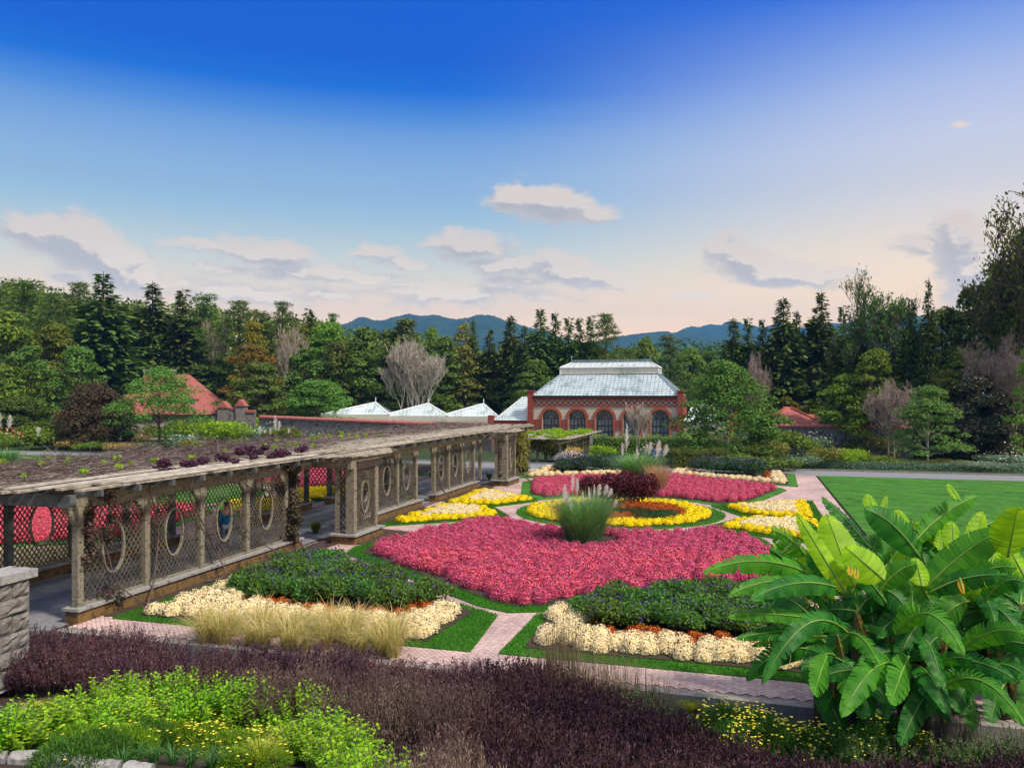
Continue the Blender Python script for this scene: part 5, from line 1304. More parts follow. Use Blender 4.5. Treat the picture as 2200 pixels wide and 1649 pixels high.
PX['oakY'] = broadleaf('young_oak', 62, 9, 4.0, leafmat('oak_leaves', g_((.03,.10,.018),(.06,.17,.025),(.12,.25,.04),(.18,.28,.05)), .3, .6, .2), 125, 150, .24, .18, '', 'tree', clr=.22, squash=.7, trunk_r=.11, bark=m_pbark)
PX['thin'] = broadleaf('thin_young_tree', 63, 7, 2.6, leafmat('thin_leaves', g_((.06,.15,.03),(.11,.23,.05),(.16,.27,.06)), .35, .6, .2), 75, 110, .19, .10, '', 'tree', clr=.24, squash=.7, trunk_r=.05, bark=m_pbark)
PX['maroon'] = broadleaf('maroon_tree', 64, 6, 2.8, L_maroon, 130, 230, .19, .12, '', 'tree', clr=.26, squash=.95, trunk_r=.12)
PX['magn'] = broadleaf('magnolia', 65, 8, 2.7, L_magn, 150, 260, .28, .10, '', 'tree', clr=.26, squash=.95, trunk_r=.13)
PX['oliveY'] = broadleaf('olive_green_tree', 66, 7, 3.2, leafmat('olive_mid_leaves', g_((.045,.085,.012),(.09,.14,.02),(.14,.17,.03)), .3, .6, .2), 90, 180, .22, .12, '', 'tree', clr=.26, squash=.9)
young('mapleA', 343, 966, 783, 165, 'broad young maple standing before the red roofed house')
young('mapleB', 682, 948, 812, 140, 'rounded bright green young maple in front of the left glasshouse')
young('maroon', 205, 962, 815, 128, 'round dark maroon tree near the left edge of the garden')
young('oliveY', 40, 958, 848, 130, 'olive green tree at the left edge behind the round bush')
young('oakY', 1560, 1000, 770, 190, 'large leafy young tree beside the right end of the conservatory')
young('thin', 1993, 1002, 826, 130, 'thin airy young tree left of the dark magnolia')
young('magn', 2103, 988, 800, 120, 'dense dark magnolia with brownish leaves near the right edge')
PX['sapling'] = bare('bare_sapling', 67, 6, m_gbark, '', 4, 4, .5, .3, None, 0, .3, 3, 'bare tree', .3, .006, .012, .2)
g = Gp(1376, 1004); place(PX['sapling'], g, 0, ((45*g.y/F)/2.6, 1.2, (H+(HY-858)/F*g.y-g.z)/6), 'leafless grey sapling in front of the fourth arched window', None)
def sh(px, py, wpx, top, kind, label, group='shrubs of the rose garden', rz=None):
    o, w0, h0 = SH[kind]; g = Gp(px, py); h = max(.3, H+(HY-top)/F*g.y-g.z); s = wpx*g.y/F/w0
    return place(o, g, random.uniform(0, 6.28) if rz is None else rz, (s, s, h/h0), label, group)
SH = {}
def mk(k, name, seed, m, n=2300, ls=.16, lw=.55, flowers=None, up=.1, W0=3, H0=1.6, lumps=10):
    o = shrub(name, seed, W0, H0, m, '', 'shrub', n, ls, lw, lumps, up, flowers=flowers); a = np.array([v.co[:] for v in o.data.vertices]); SH[k] = (o, float(np.percentile(a[:, 0], 97)-np.percentile(a[:, 0], 3)), float(np.percentile(a[:, 2], 99)))
mk('green', 'green_shrub', 70, L_mid); mk('dark', 'dark_shrub', 71, L_dark); mk('lime', 'lime_shrub', 72, L_lime, 2600, .15, .5, None, .35)
mk('rose', 'rose_bush', 73, L_grey, 1900, .13, .6, (L_white, 46, .12)); mk('prose', 'rose_bush', 74, L_grey, 1900, .13, .6, (L_pinkp, 70, .13))
mk('round', 'clipped_shrub', 75, leafmat('clipped_leaves', g_((.02,.10,.03),(.03,.14,.03),(.05,.18,.03)), .15, .6, .2), 4200, .11, .6, None, .1, 3, 2.2, 6)
mk('olive', 'olive_shrub', 76, L_olive, 2400); mk('gold', 'golden_shrub', 77, leafmat('straw_yellow', g_((.50,.34,.08),(.68,.50,.18),(.30,.24,.06)), .3), 1900, .14)
mk('yel', 'yellow_shrub', 78, L_yel); mk('grey', 'silvery_shrub', 79, leafmat('silver_leaves', g_((.14,.22,.17),(.24,.33,.26),(.34,.42,.34)), .2), 2600, .3, .1, None, .6)
mk('flower', 'lilac_flower_bush', 80, L_grey, 1500, .12, .6, (leafmat('lilac_petals', g_((.55,.45,.62),(.75,.68,.78),(.42,.36,.5)), .2), 420, .14))
mk('red', 'red_flower_bush', 81, L_mid, 1500, .13, .6, (leafmat('coral_petals', g_((.60,.16,.10),(.70,.34,.24)), .2), 160, .12))
S = [ # px, base y, width px, top y, kind, label
 (108,964,92,915,'green','round bush by the grey path at the far left'),(152,966,44,944,'gold','small straw yellow bush right of the round bush'),(10,968,60,920,'red','coral flowered bush cut by the left edge'),
 (30,966,70,944,'dark','low dark bush at the left edge by the path'),(192,968,70,948,'green','low green bush under the maroon tree'),(245,969,50,950,'gold','straw yellow bush under the young maple, left one'),(282,969,42,951,'gold','straw yellow bush under the young maple, right one'),
 (225,960,70,940,'lime','pale green low bush behind the maroon tree trunk'),(262,950,60,925,'rose','white dotted rose bush left of the young maple trunk'),(300,955,55,930,'red','coral rose bush below the young maple'),(318,968,50,952,'rose','grey green bush at the foot of the young maple'),
 (400,968,60,930,'rose','white rose bush right of the young maple'),(380,955,80,905,'green','green shrub right of the young maple crown'),(462,965,120,905,'lime','wide lime green shrub in front of the gateway'),(545,950,46,895,'lime','bright green shrub right of the gateway'),
 (430,975,60,945,'yel','yellow leaved shrub behind the pergola roof'),(508,975,40,944,'lime','small lime plant left of the upright plumes'),(560,960,80,915,'rose','white rose bush right of the lime shrub'),(615,962,80,918,'green','green shrub left of the bright young maple'),
 (655,958,60,928,'prose','rose bush under the bright young maple'),(725,955,70,915,'green','green shrub right of the bright young maple'),(780,950,90,912,'lime','lime green shrub behind the middle of the pergola'),(840,948,90,905,'dark','dark shrub in front of the left glasshouse'),
 (905,945,80,908,'green','green shrub in front of the middle glasshouse'),(978,940,46,912,'yel','yellow shrub showing over the pergola roof'),(945,940,60,915,'dark','dark shrub left of the yellow one over the pergola'),(1040,942,80,905,'dark','dark ivy mass below the right glasshouse'),
 (500,955,80,915,'rose','rose bush between the lime shrub and the gate shrub'),(340,948,60,915,'green','green shrub behind the young maple trunk'),
 (1160,992,74,930,'olive','dark olive shrub standing under the second pergola roof'),(1190,990,50,945,'green','green shrub right of the dark olive shrub'),(1228,1000,34,960,'gold','tan grass like shrub below the second pergola'),
 (1222,1008,52,968,'flower','lilac flowering bush behind the rear left bed'),(1290,985,92,955,'lime','lime green shrub behind the rear left bed'),(1245,980,70,945,'green','green shrub left of the lime one'),
 (1300,1002,90,974,'dark','low dark shrub behind the cream edge'),(1400,1000,60,960,'rose','grey green bush behind the second pampas grass'),(1345,985,50,948,'green','small green shrub before the hedge'),
 (1450,998,80,962,'dark','dark clipped shrub right of the person in blue'),(1500,996,70,960,'olive','olive shrub beside the dark clipped one'),(1590,990,70,955,'green','green shrub under the large young tree'),
 (1560,1006,90,975,'dark','dark low shrub behind the rear right bed'),(1640,1008,110,980,'dark','second dark low shrub behind the rear right bed'),(1650,995,70,950,'olive','olive shrub right of the large young tree trunk'),
 (1620,960,70,925,'lime','lime shrub behind the large young tree'),(1705,985,95,926,'green','big round green shrub right of the large young tree'),(1755,980,60,935,'rose','white rose bush right of the big round shrub'),
 (1770,1004,60,962,'olive','pale olive shrub by the lawn path'),(1725,1005,60,978,'rose','grey rose bush before the big round shrub'),(1830,1003,70,965,'lime','brightest lime shrub along the grey path'),
 (1795,965,80,928,'rose','white rose bush near the dark wall, left'),(1845,960,70,925,'prose','pink rose bush near the dark wall, centre'),(1885,980,80,935,'olive','brownish olive shrub left of the thin tree'),(1880,1004,60,975,'green','green shrub right of the brightest lime one'),
 (1930,1003,80,985,'green','low green shrub left of the thin tree trunk'),(1900,960,60,925,'rose','white rose bush behind the brownish shrub'),(1940,980,60,945,'rose','rose bush behind the thin tree'),(2040,985,80,955,'rose','grey rose bush between the thin tree and the magnolia'),
 (2020,1003,90,988,'olive','low olive shrub under the thin tree'),(2090,1010,90,990,'grey','low silvery shrub below the magnolia'),(2150,1005,80,975,'rose','rose bush right of the magnolia trunk'),(2190,1008,70,978,'prose','pink dotted rose bush at the right edge'),
 (2172,975,46,948,'yel','yellow shrub left of the silvery grass at the right edge'),(2180,965,60,918,'grey','tall silvery grass shrub at the right edge'),(2190,925,70,862,'yel','yellow green bush behind the stone shed'),
 (1850,910,80,864,'round','globe shaped dark green shrub behind the garden wall'),(1795,915,60,880,'green','green shrub left of the globe shaped shrub'),(1530,935,60,905,'green','shrub by the right conservatory wing'),
 (1700,935,60,905,'olive','shrub against the dark wall under the tiled house'),(1960,950,70,905,'green','green shrub at the end of the dark wall'),(2040,950,70,905,'green','green shrub between the wall end and the magnolia'),
 (1690,965,70,935,'rose','rose bush against the dark wall'),(1990,965,60,930,'prose','pink rose bush at the end of the wall'),(1480,975,70,940,'green','green shrub left of the large young tree'),(1535,985,60,948,'rose','rose bush in the shade of the large young tree'),
 (1430,985,40,955,'green','little shrub behind the person in blue'),(2110,965,60,930,'dark','dark shrub behind the magnolia trunk'),(2150,940,50,905,'olive','olive shrub by the stone shed'),
]
for t in S: sh(*t)
# scattered low roses further back, alike
rs1 = np.random.RandomState(77)
for i in range(46):
    left = i % 2; px = rs1.uniform(230, 1000) if left else rs1.uniform(1460, 2200); py = rs1.uniform(930, 955) if left else rs1.uniform(950, 998)
    g_p = Gp(px, py); k = ('rose', 'prose', 'green', 'rose')[i % 4]; o, w0, h0 = SH[k]; s = rs1.uniform(.5, .8)
    place(o, g_p, rs1.rand()*6, (s, s, s*rs1.uniform(.7, 1.2)), 'low rose bush among the beds %s' % ('beyond the pergola' if left else 'between the grey path and the right wall'), 'low roses of the %s beds' % ('left' if left else 'right'))
# columnar conifer pair at left, clipped hedge before the conservatory
PX['col'] = spruce('columnar_conifer', 68, 5, .8, L_dark, '', 26, 7, 3, .0, .0, .3)
for px, top in ((128, 886), (140, 884)): g = Gp(px, 955); place(PX['col'], g, 0, (1, 1, (H+(HY-top)/F*g.y-g.z)/5), 'narrow dark conifer, %s of the pair below the red chimney' % ('left' if px < 135 else 'right'), 'narrow conifers below the red chimney')
def hedge(p0, p1, top, w, m, label, n=9000, ls=.13, name='hedge'):
    a, b_ = Gp(*p0), Gp(*p1); z = H+(HY-top)/F*(a.y+b_.y)/2; d = b_-a; L = d.length; rs = np.random.RandomState(int(L*10)); e = np.array(d.normalized()); nn = np.array([e[1], -e[0], 0])
    s, t, q = rs.rand(n), rs.rand(n), rs.rand(n); fr = q < .55; x = np.where(fr, w/2, (t-.5)*w); hz = np.where(fr, t, 1.0)
    zz = a.z+(z-a.z)*hz*(1+.05*np.sin(s*L*2.1)+.04*np.sin(s*L*5.3+1)); P = np.array(a)+np.outer(s*L, e)+np.outer(x, nn); P[:, 2] = zz+rs.normal(size=n)*.06; P += rs.normal(size=(n, 3))*.07
    N2 = np.where(fr[:, None], nn+np.array([0, 0, .3]), np.array([[0, 0, 1.]])); V, Fq = leaves_on(P, unit(N2), rs, ls, ls*.6, .5)
    b = MB(); n3 = Vector(nn)*w*.42; z3 = Vector((0, 0, (z-a.z)*.9)); b.hexa([a-n3, a+n3, b_+n3, b_-n3, a-n3+z3, a+n3+z3, b_+n3+z3, b_-n3+z3]); V2, F2 = np.array([q_ for q_ in b.v]), np.array(b.f)
    V, Fq = cat([(V, Fq), (V2, F2)]); mi = np.concatenate([np.zeros(n), np.ones(len(F2))]); me = npmesh(name, V, Fq, [m, m_under], mi); tag(link(name, me), label, 'hedge')
hedge((1275, 985), (1660, 990), 938, 1.6, leafmat('hedge_leaves', g_((.09,.20,.02),(.18,.34,.03),(.30,.44,.03)), .3), 'long clipped yellow green hedge below the arched windows of the conservatory')
hedge((1440, 1004), (1560, 1004), 968, 1.8, L_dark, 'short dark clipped hedge right of the person in blue', 5000)
hedge((1600, 1000), (2200, 1012), 993, 1.2, L_grey, 'knee high grey green hedge along the far side of the grey path', 12000, .11)
# ------------------------------------------------------------------ climbers on the pergola
m_vine = mat('vine_stem', (.05,.035,.035), (.17,.12,.11), 1, 3, 6)
m_tw = leafmat('dry_twigs', g_((.03,.02,.024),(.08,.055,.062),(.16,.12,.12),(.05,.035,.042),(.34,.31,.27)), 0, .9, .1)
def twigs(name, u0, u1, v0, v1, z, n, label, seed, L=.8, lift=.28, wd=.014, m=None):
    rs = np.random.RandomState(seed); U, Vv = rs.uniform(u0, u1, n), v0+(v1-v0)*rs.rand(n)**1.25; h = z+np.abs(rs.normal(size=n))*lift*(.5+.5*np.sin(U*1.3)*np.sin(Vv*1.7+U*.3))
    P = np.stack([U*S_+Vv*C_, U*C_-Vv*S_, h], 1); A = unit(rs.normal(size=(n, 3))*np.array([1, 1, .30])+np.outer(rs.choice([-1, 1], n)*1.3, [S_, C_, 0])); B = unit(np.cross(A, rdirs(rs, n))); V, Fq = rhombs(P, A, B, L*rs.uniform(.4, 1.2, n), wd)
    o = link(name, npmesh(name, V, Fq, m or m_tw)); return tag(o, label, 'vine')
twigs('climbing_vine', 15.5, 33, -22.6, -17.3, 3.5, 12500, 'dense tangle of dry purple brown vine over the near pergola roof', 1, .85, .22)
twigs('climbing_vine', 33, 59, -22.6, -18.3, 3.5, 9000, 'thinner dry vine over the back of the far pergola roof', 2, .8, .13)
def leafpatch(name, pts, m, label, n=500, sz=.10, sp=.35, catn='vine', seed=0, flat=.6):
    rs = np.random.RandomState(seed); parts = []
    for (c, r) in pts:
        k = int(n*r/.4); D = rdirs(rs, k); P = np.array(c)+D*np.array([r, r, r*flat])*rs.uniform(.3, 1, k)[:, None]; parts.append(leaves_on(P, unit(D+np.array([0, 0, .5])), rs, sz, sz*.7, .5))
    V, Fq = cat(parts); return tag(link(name, npmesh(name, V, Fq, m)), label, catn)
L_pv = leafmat('purple_vine_leaves', g_((.04,.010,.035),(.08,.018,.06),(.022,.010,.022),(.12,.03,.07)), .2)
rl = random.Random(4); VP = lambda u, v, z: tuple(W(u, v, z))
leafpatch('purple_creeper', [(VP(22+rl.uniform(-1.6,1.4), -16.6+rl.uniform(-.9,.5), 3.55+rl.uniform(-.15,.2)), rl.uniform(.14,.3)) for _ in range(13)], L_pv, 'patch of deep purple leaves hanging over the near pergola roof edge', 260, .10, seed=1)
leafpatch('purple_creeper', [(VP(26.3+rl.uniform(-1.8,1.2), -16.5+rl.uniform(-.8,.4), 3.6+rl.uniform(-.15,.25)), rl.uniform(.16,.32)) for _ in range(13)], L_pv, 'second patch of deep purple leaves on the roof above the vine wrapped post', 260, .10, seed=2)
leafpatch('yellow_creeper', [(VP(rl.uniform(16,40), rl.uniform(-22,-17), 3.75), rl.uniform(.07,.16)) for _ in range(46)], L_lime, 'scattered yellow green creeper leaves on the pergola roof', 110, .11, seed=3)
L_iv = leafmat('dark_creeper_leaves', g_((.03,.035,.016),(.06,.06,.025),(.09,.07,.04),(.04,.02,.03)), .2)
leafpatch('dark_creeper', [(VP(26.7+rl.uniform(-.5,.35), -16.28+rl.uniform(-.25,.25), z_), .26) for z_ in np.arange(.5,3.4,.14)], L_iv, 'dark leafy creeper wrapping the double post after the fourth oval', 230, .12, seed=4, flat=1)
leafpatch('green_creeper', [(VP(57.9+rl.uniform(-1.3,.6), -16.2+rl.uniform(-.2,.3), z_), .38) for z_ in np.arange(.1,3.3,.09)], L_olive, 'green ivy curtain covering the last post of the long pergola', 200, .16, seed=5, flat=1)
leafpatch('green_creeper', [(VP(rl.uniform(72,87), rl.uniform(-22,-16), zb+.6), rl.uniform(.4,.8)) for _ in range(44)], L_lime, 'lime green vine spread over the roof of the second pergola', 120, .20, seed=6, flat=.4)
leafpatch('rosy_creeper', [(VP(17.3+rl.uniform(-.4,.5), -16.25, z_), .18) for z_ in np.arange(1.6,3.2,.13)]+[(VP(17.6, -16.2, .6), .3), (VP(17.9, -16.1, .4), .25)], leafmat('reddish_creeper_leaves', g_((.05,.03,.03),(.10,.05,.05),(.04,.06,.02),(.13,.06,.07)), .2), 'sparse reddish climber on the first corner post of the pergola', 130, .10, seed=7, flat=1)
def stem(name, pts, r, label, tw=True):
    b = MB(); q = [W(*p) for p in pts]; sm = []
    for i in range(len(q)-1):
        for k in range(4):
            t = k/4; p0, p1, p2, p3 = q[max(i-1, 0)], q[i], q[i+1], q[min(i+2, len(q)-1)]
            sm.append(.5*((2*p1)+(p2-p0)*t+(2*p0-5*p1+4*p2-p3)*t*t+(3*p1-p0-3*p2+p3)*t*t*t))
    sm.append(q[-1]); n = len(sm); b.tube(sm, [r*(1-.55*i/n) for i in range(n)], 6)
    for k in range(5):
        i = rl.randint(n//3, n-2); a = sm[i]; b.tube([a, a+Vector((rl.uniform(-.3,.3), rl.uniform(-.3,.3), rl.uniform(.1,.5))), a+Vector((rl.uniform(-.6,.6), rl.uniform(-.4,.4), rl.uniform(.4,.9)))], [r*.35, r*.25, r*.1], 4)
    tag(b.build(name, m_vine, smooth=True), label, 'vine')
stem('vine_stem', [(18.0,-15.4,.05),(18.6,-15.7,.3),(19.2,-16.1,.6),(19.45,-16.2,1.3),(19.5,-16.2,2.1),(19.2,-16.15,2.8),(19.0,-16.1,3.3)], .03, 'twisted vine stem climbing the second post of the pergola')
stem('vine_stem', [(21.2,-15.9,.1),(21.9,-15.7,.15),(22.1,-16.1,.7),(21.7,-16.2,1.5),(21.2,-16.2,2.2),(20.8,-16.15,2.8),(20.9,-16.0,3.4)], .03, 'twisted vine stem looping by the third post of the pergola')
stem('vine_stem', [(25.3,-15.6,.1),(24.6,-16.1,.6),(23.8,-16.2,1.2),(23.4,-16.2,1.7),(23.6,-16.2,2.4),(23.3,-16.1,3.2)], .02, 'thin vine stem crossing the third oval of the pergola')
stem('vine_stem', [(18.3,-15.3,.05),(17.9,-16.1,.7),(17.6,-16.2,1.6),(17.3,-16.2,2.4),(17.4,-16.1,3.3)], .02, 'thin vine stem near the first corner post')
stem('vine_stem', [(41.0,-15.0,.05),(41.0,-15.7,.5),(41.3,-16.15,1.0),(41.15,-16.2,1.7)], .04, 'curving vine stem at the pier of the three far ovals')
stem('vine_stem', [(51.8,-13.8,.05),(51.2,-14.3,.7),(51.3,-14.4,1.8),(50.2,-14.4,2.6),(49.8,-14.4,3.3)], .04, 'dark vine stem climbing the far stepped bay')
stem('vine_stem', [(26.6,-15.6,.05),(26.7,-16.1,.6),(26.5,-16.2,1.5),(26.9,-16.2,2.4),(26.6,-16.1,3.4)], .04, 'thick vine stem inside the creeper on the double post')
# big leaved plant inside the near end of the pergola
bp = empty('broad_leaf_plant', W(17.6, -20.3, 0), 'broad leaved dark plant inside the near end of the pergola', 'plant')
b = MB(); rb = random.Random(9)
for k in range(16):
    a = rb.uniform(0, 6.28); d = Vector((math.cos(a), math.sin(a), 0)); p0 = W(17.6, -20.3, 0); h = rb.uniform(.5, 1.1); s = Vector((-d.y, d.x, 0)); w = rb.uniform(.14, .22)
    q = [p0, p0+d*.2+Vector((0,0,h)), p0+d*.55+Vector((0,0,h*1.15)), p0+d*.95+Vector((0,0,h*.75))]
    b.tube(q[:2], .015, 4); b.add([q[1], q[2]-s*w, q[3], q[2]+s*w, q[2]+Vector((0,0,-.04))], [(0, 1, 4), (1, 2, 4), (2, 3, 4), (3, 0, 4)])
b.build('leaves', leafmat('hosta_leaves', g_((.02,.07,.035),(.04,.11,.05)), .3, .4, .4), bp)
for (u, v, l) in ((30.2,-17.3,'small fern on the paving beside the first stepped bay'),(39.4,-17.0,'small fern by the pier of the three far ovals'),(52.2,-16.8,'tall fern by the far stepped bay of the pergola')):
    e_ = empty('fern', W(u, v, .0), l, 'plant'); V, Fq = blades(np.random.RandomState(int(u)), 160, .55, .5, .05, .7, 4, .08); link('fronds', npmesh('fronds', V, Fq, L_mid), e_)

# short grass standing up on the lawns that lie nearest
def turf(polys, n, h, wd, label):
    rs = np.random.RandomState(8); Ps = []
    for l in polys:
        a = np.array(l); lo, hi_ = a.min(0), a.max(0); ar = (hi_-lo).prod(); q = rs.uniform(lo, hi_, (int(n*ar), 2)); q = q[inpoly(q, offset(l, .03))]
        inner = beds[[i for i, b_ in enumerate(lawns) if b_ is l][0]] if any(b_ is l for b_ in lawns) and [i for i, b_ in enumerate(lawns) if b_ is l][0] < 10 else None
        if inner is not None: q = q[~inpoly(q, inner)]
        Ps.append(q)
    Q = np.concatenate(Ps); m = len(Q); P = np.stack([Q[:, 0]*S_+Q[:, 1]*C_, Q[:, 0]*C_-Q[:, 1]*S_, np.full(m, .045)], 1)
    A = unit(rs.normal(size=(m, 3))*.4+np.array([0, 0, 1.])); B = unit(np.cross(A, rdirs(rs, m))); V, Fq = rhombs(P, A, B, h*rs.uniform(.5, 1.4, m), wd)
    o = link('grass', npmesh('grass', V, Fq, leafmat('grass_blades', g_((.02,.13,.008),(.045,.20,.012),(.08,.26,.02)), .3, .7, .1))); o['kind'] = 'stuff'; tag(o, label, 'grass')
turf([lawns[i] for i in (0, 2, 4, 6, 7, 3, 5)], 1100, .055, .016, 'short green turf round the flower beds')

def litter(n):
    rs = np.random.RandomState(5); Q = rs.uniform((12, -21), (61, 4.4), (n, 2)); k = np.ones(n, bool)
    for l in lawns: k &= ~inpoly(Q, offset(l, -.1))
    Q = Q[k]; m = len(Q); P = np.stack([Q[:, 0]*S_+Q[:, 1]*C_, Q[:, 0]*C_-Q[:, 1]*S_, np.full(m, .034)], 1); N2 = unit(rs.normal(size=(m, 3))*.25+np.array([0, 0, 1.]))
    V, Fq = leaves_on(P, N2, rs, .06, .04, .1); o = link('fallen_leaves', npmesh('fallen_leaves', V, Fq, leafmat('dead_leaves', [(.12,.06,.02),(.28,.16,.05),(.20,.05,.03),(.35,.25,.10)], 0, .8))); o['kind'] = 'stuff'; tag(o, 'dead leaves lying about on the brick and asphalt paths', 'leaves')
litter(1500)
turf([arc(5.05, 0, 360, 47)[:-1]], 330, .06, .02, 'short turf round the central ring')
# ------------------------------------------------------------------ foreground bank
def spiky(name, seed, m, Wd=1.3, Hh=1.15, ntw=170, per=34, ls=.06, lw=.42, stem_m=None, lean=.35):
    """upright twiggy shrub: twigs that end in soft spikes, small leaves all along them"""
    rs = np.random.RandomState(seed); r = Wd*.5*np.sqrt(rs.rand(ntw)); a = rs.rand(ntw)*6.283; h = Hh*rs.uniform(.62, 1.05, ntw)*(1-.28*(r/(Wd*.5))**2)
    x0, y0 = np.cos(a)*r*.6, np.sin(a)*r*.6; x1, y1 = np.cos(a)*r*1.05+rs.normal(size=ntw)*.07, np.sin(a)*r*1.05+rs.normal(size=ntw)*.07
    t = rs.uniform(.25, 1, (ntw, per))**.8; P = np.stack([x0[:, None]+(x1-x0)[:, None]*t, y0[:, None]+(y1-y0)[:, None]*t, h[:, None]*t], 2).reshape(-1, 3)
    n = len(P); P += rs.normal(size=(n, 3))*np.array([.03, .03, .012])*(1.25-t.reshape(-1, 1)); A = unit(rs.normal(size=(n, 3))*.36+np.array([0, 0, 1.])); B = unit(np.cross(A, rdirs(rs, n)))
    s = rs.uniform(.6, 1.3, n)*(1.15-.45*t.reshape(-1)); V, Fq = rhombs(P, A, B, ls*1.35*s, ls*lw*.85*s)
    sp = np.stack([x1, y1, h], 1); d = unit(np.stack([x1-x0, y1-y0, h], 1)); b0 = np.stack([x0, y0, h*0], 1)
    Bs = unit(np.cross(d, rdirs(rs, ntw))); V2, F2 = rhombs(b0, d, Bs, np.linalg.norm(sp-b0, axis=1), .012)
    mi = np.concatenate([np.zeros(n), np.ones(ntw)]); V, Fq = cat([(V, Fq), (V2, F2)]); return link(name, npmesh(name, V, Fq, [m, stem_m or m_vine], mi))
L_barb = leafmat('plum_leaves', [(0.037,0.015,0.030),(0.093,0.037,0.068),(0.149,0.068,0.105),(0.043,0.020,0.028),(0.198,0.105,0.136),(0.031,0.028,0.012)], .12, .6, .2, objvar=.9)
L_barb2 = leafmat('dusky_leaves', [(0.099,0.053,0.059),(0.198,0.125,0.119),(0.277,0.191,0.172),(0.066,0.036,0.043),(0.145,0.092,0.073)], .12, .7, .15, objvar=.8)
L_barb3 = leafmat('dark_plum_leaves', [(0.019,0.008,0.016),(0.053,0.022,0.041),(0.099,0.050,0.074),(0.028,0.012,0.020),(0.062,0.043,0.031),(0.087,0.037,0.062),(0.037,0.016,0.028)], .12, .6, .2, objvar=.9)
BA = [tag(spiky('barberry', s, L_barb), '', 'shrub') for s in (1, 2, 3)]
BB = [tag(spiky('barberry', s, L_barb2, 1.1, 1.3, 200, 28, .055, .3), '', 'shrub') for s in (4, 5)]
BC = [tag(spiky('barberry', s, L_barb3, 1.35, 1.0, 170, 36, .065, .48), '', 'shrub') for s in (6, 7, 8)]
def front(px, ytop, h, protos, label, group, sc_=1.0, sink=0):
    g = Gp(px, ytop, h); o = protos[random.randrange(len(protos))]; hh = h/max(v_[2] for v_ in [tuple(c) for c in o.bound_box]) if o.type == 'MESH' else sc_
    return place(o, g-Vector((0, 0, sink)), random.uniform(0, 6.28), (sc_*random.uniform(.85, 1.2), sc_*random.uniform(.85, 1.2), hh*random.uniform(.84, 1.10)), label, group)
it = lambda x, a: float(np.interp(x, [p[0] for p in a], [p[1] for p in a]))
topL = [(-60,1345),(120,1340),(200,1338),(350,1364),(500,1378),(700,1382),(850,1400),(1000,1416)]
for row in range(3):
    px = -50+row*17
    while px < 1010:
        y = it(px, topL)+[0, 26, 58][row]+random.uniform(-5, 8)
        if row < 2 or px > 560:
            far = row == 0
            if px > 560 and row >= 1: front(px, y, 1.25, BB, 'dusky brown twiggy barberry in the middle of the foreground bank', 'dusky barberries of the foreground', 1.0)
            else: front(px, y, 1.12, BA if (px < 380 or row == 0) else BA+BB, 'plum coloured barberry in the long hedge below the brick path', 'plum barberries of the left hedge', 1.05)
        px += 47+row*7
for row in range(5):
    for px in range(650+row*15, 1010, 62): 
        y = 1548+row*34+random.uniform(-8, 8)
        if px > 712+(row*34+1548+60-1500)*1.15: front(px, y, 1.2, BB, 'dusky brown twiggy barberry in the middle of the foreground bank', 'dusky barberries of the foreground', .95)
topR = [(1000,1402),(1040,1412),(1150,1412),(1240,1435),(1300,1478),(1400,1520),(1500,1552),(1600,1590),(1700,1622),(1850,1636),(2000,1634),(2260,1622)]
for row in range(7):
    px = 985+row*21
    while px < 2260:
        y = it(px, topR)+row*36+random.uniform(-7, 7)
        if px < 1010 and row == 0: y += 0
        if y < 1700: front(px, y, .95, BC if px > 1060 or row % 2 else BC+BB, 'dark plum barberry in the broad mass at the bottom right', 'dark barberries of the foreground', 1.05)
        px += 54+row*8
# bright green leafy shrubs
L_bright = leafmat('bright_leaves', g_((.10,.30,.010),(.26,.54,.014),(.44,.70,.03),(.05,.16,.010)), .42, .5, .25, objvar=.2)
def leafy(name, seed, m, Wd=.95, Hh=.75, nst=34, per=14, ls=.125):
    rs = np.random.RandomState(seed); parts = []; b = MB()
    for k in range(nst):
        a = rs.rand()*6.283; r = Wd*.5*math.sqrt(rs.rand()); h = Hh*rs.uniform(.6, 1.05)*(1-.3*(2*r/Wd)**2); p0 = np.array([math.cos(a)*r*.35, math.sin(a)*r*.35, 0]); p1 = np.array([math.cos(a)*r*1.1, math.sin(a)*r*1.1, h])
        b.bar(p0, p1, .008, .008); n = per*2; t = np.repeat(np.linspace(.22, 1, per), 2); P = p0+(p1-p0)*t[:, None]; sgn = np.tile([1, -1], per); ph = a+np.repeat(np.arange(per)*1.57+rs.rand()*3, 2)
        D = np.stack([np.cos(ph)*sgn, np.sin(ph)*sgn, np.full(n, .25)], 1)+rs.normal(size=(n, 3))*.2; A = unit(D); B = unit(np.cross(A, np.tile([0, 0, 1.], (n, 1))+rs.normal(size=(n, 3))*.35)); s = ls*(1.15-.6*t)*rs.uniform(.8, 1.2, n); parts.append(rhombs(P, A, B, s, s*.62))
    V, Fq = cat(parts); n = len(Fq); V, Fq = cat([(V, Fq), (np.array(b.v), np.array(b.f))]); return link(name, npmesh(name, V, Fq, [m, m_vine], np.concatenate([np.zeros(n), np.ones(len(b.f))])))
LG = [tag(leafy('leafy_shrub', s, L_bright), '', 'shrub') for s in (1, 2, 3)]
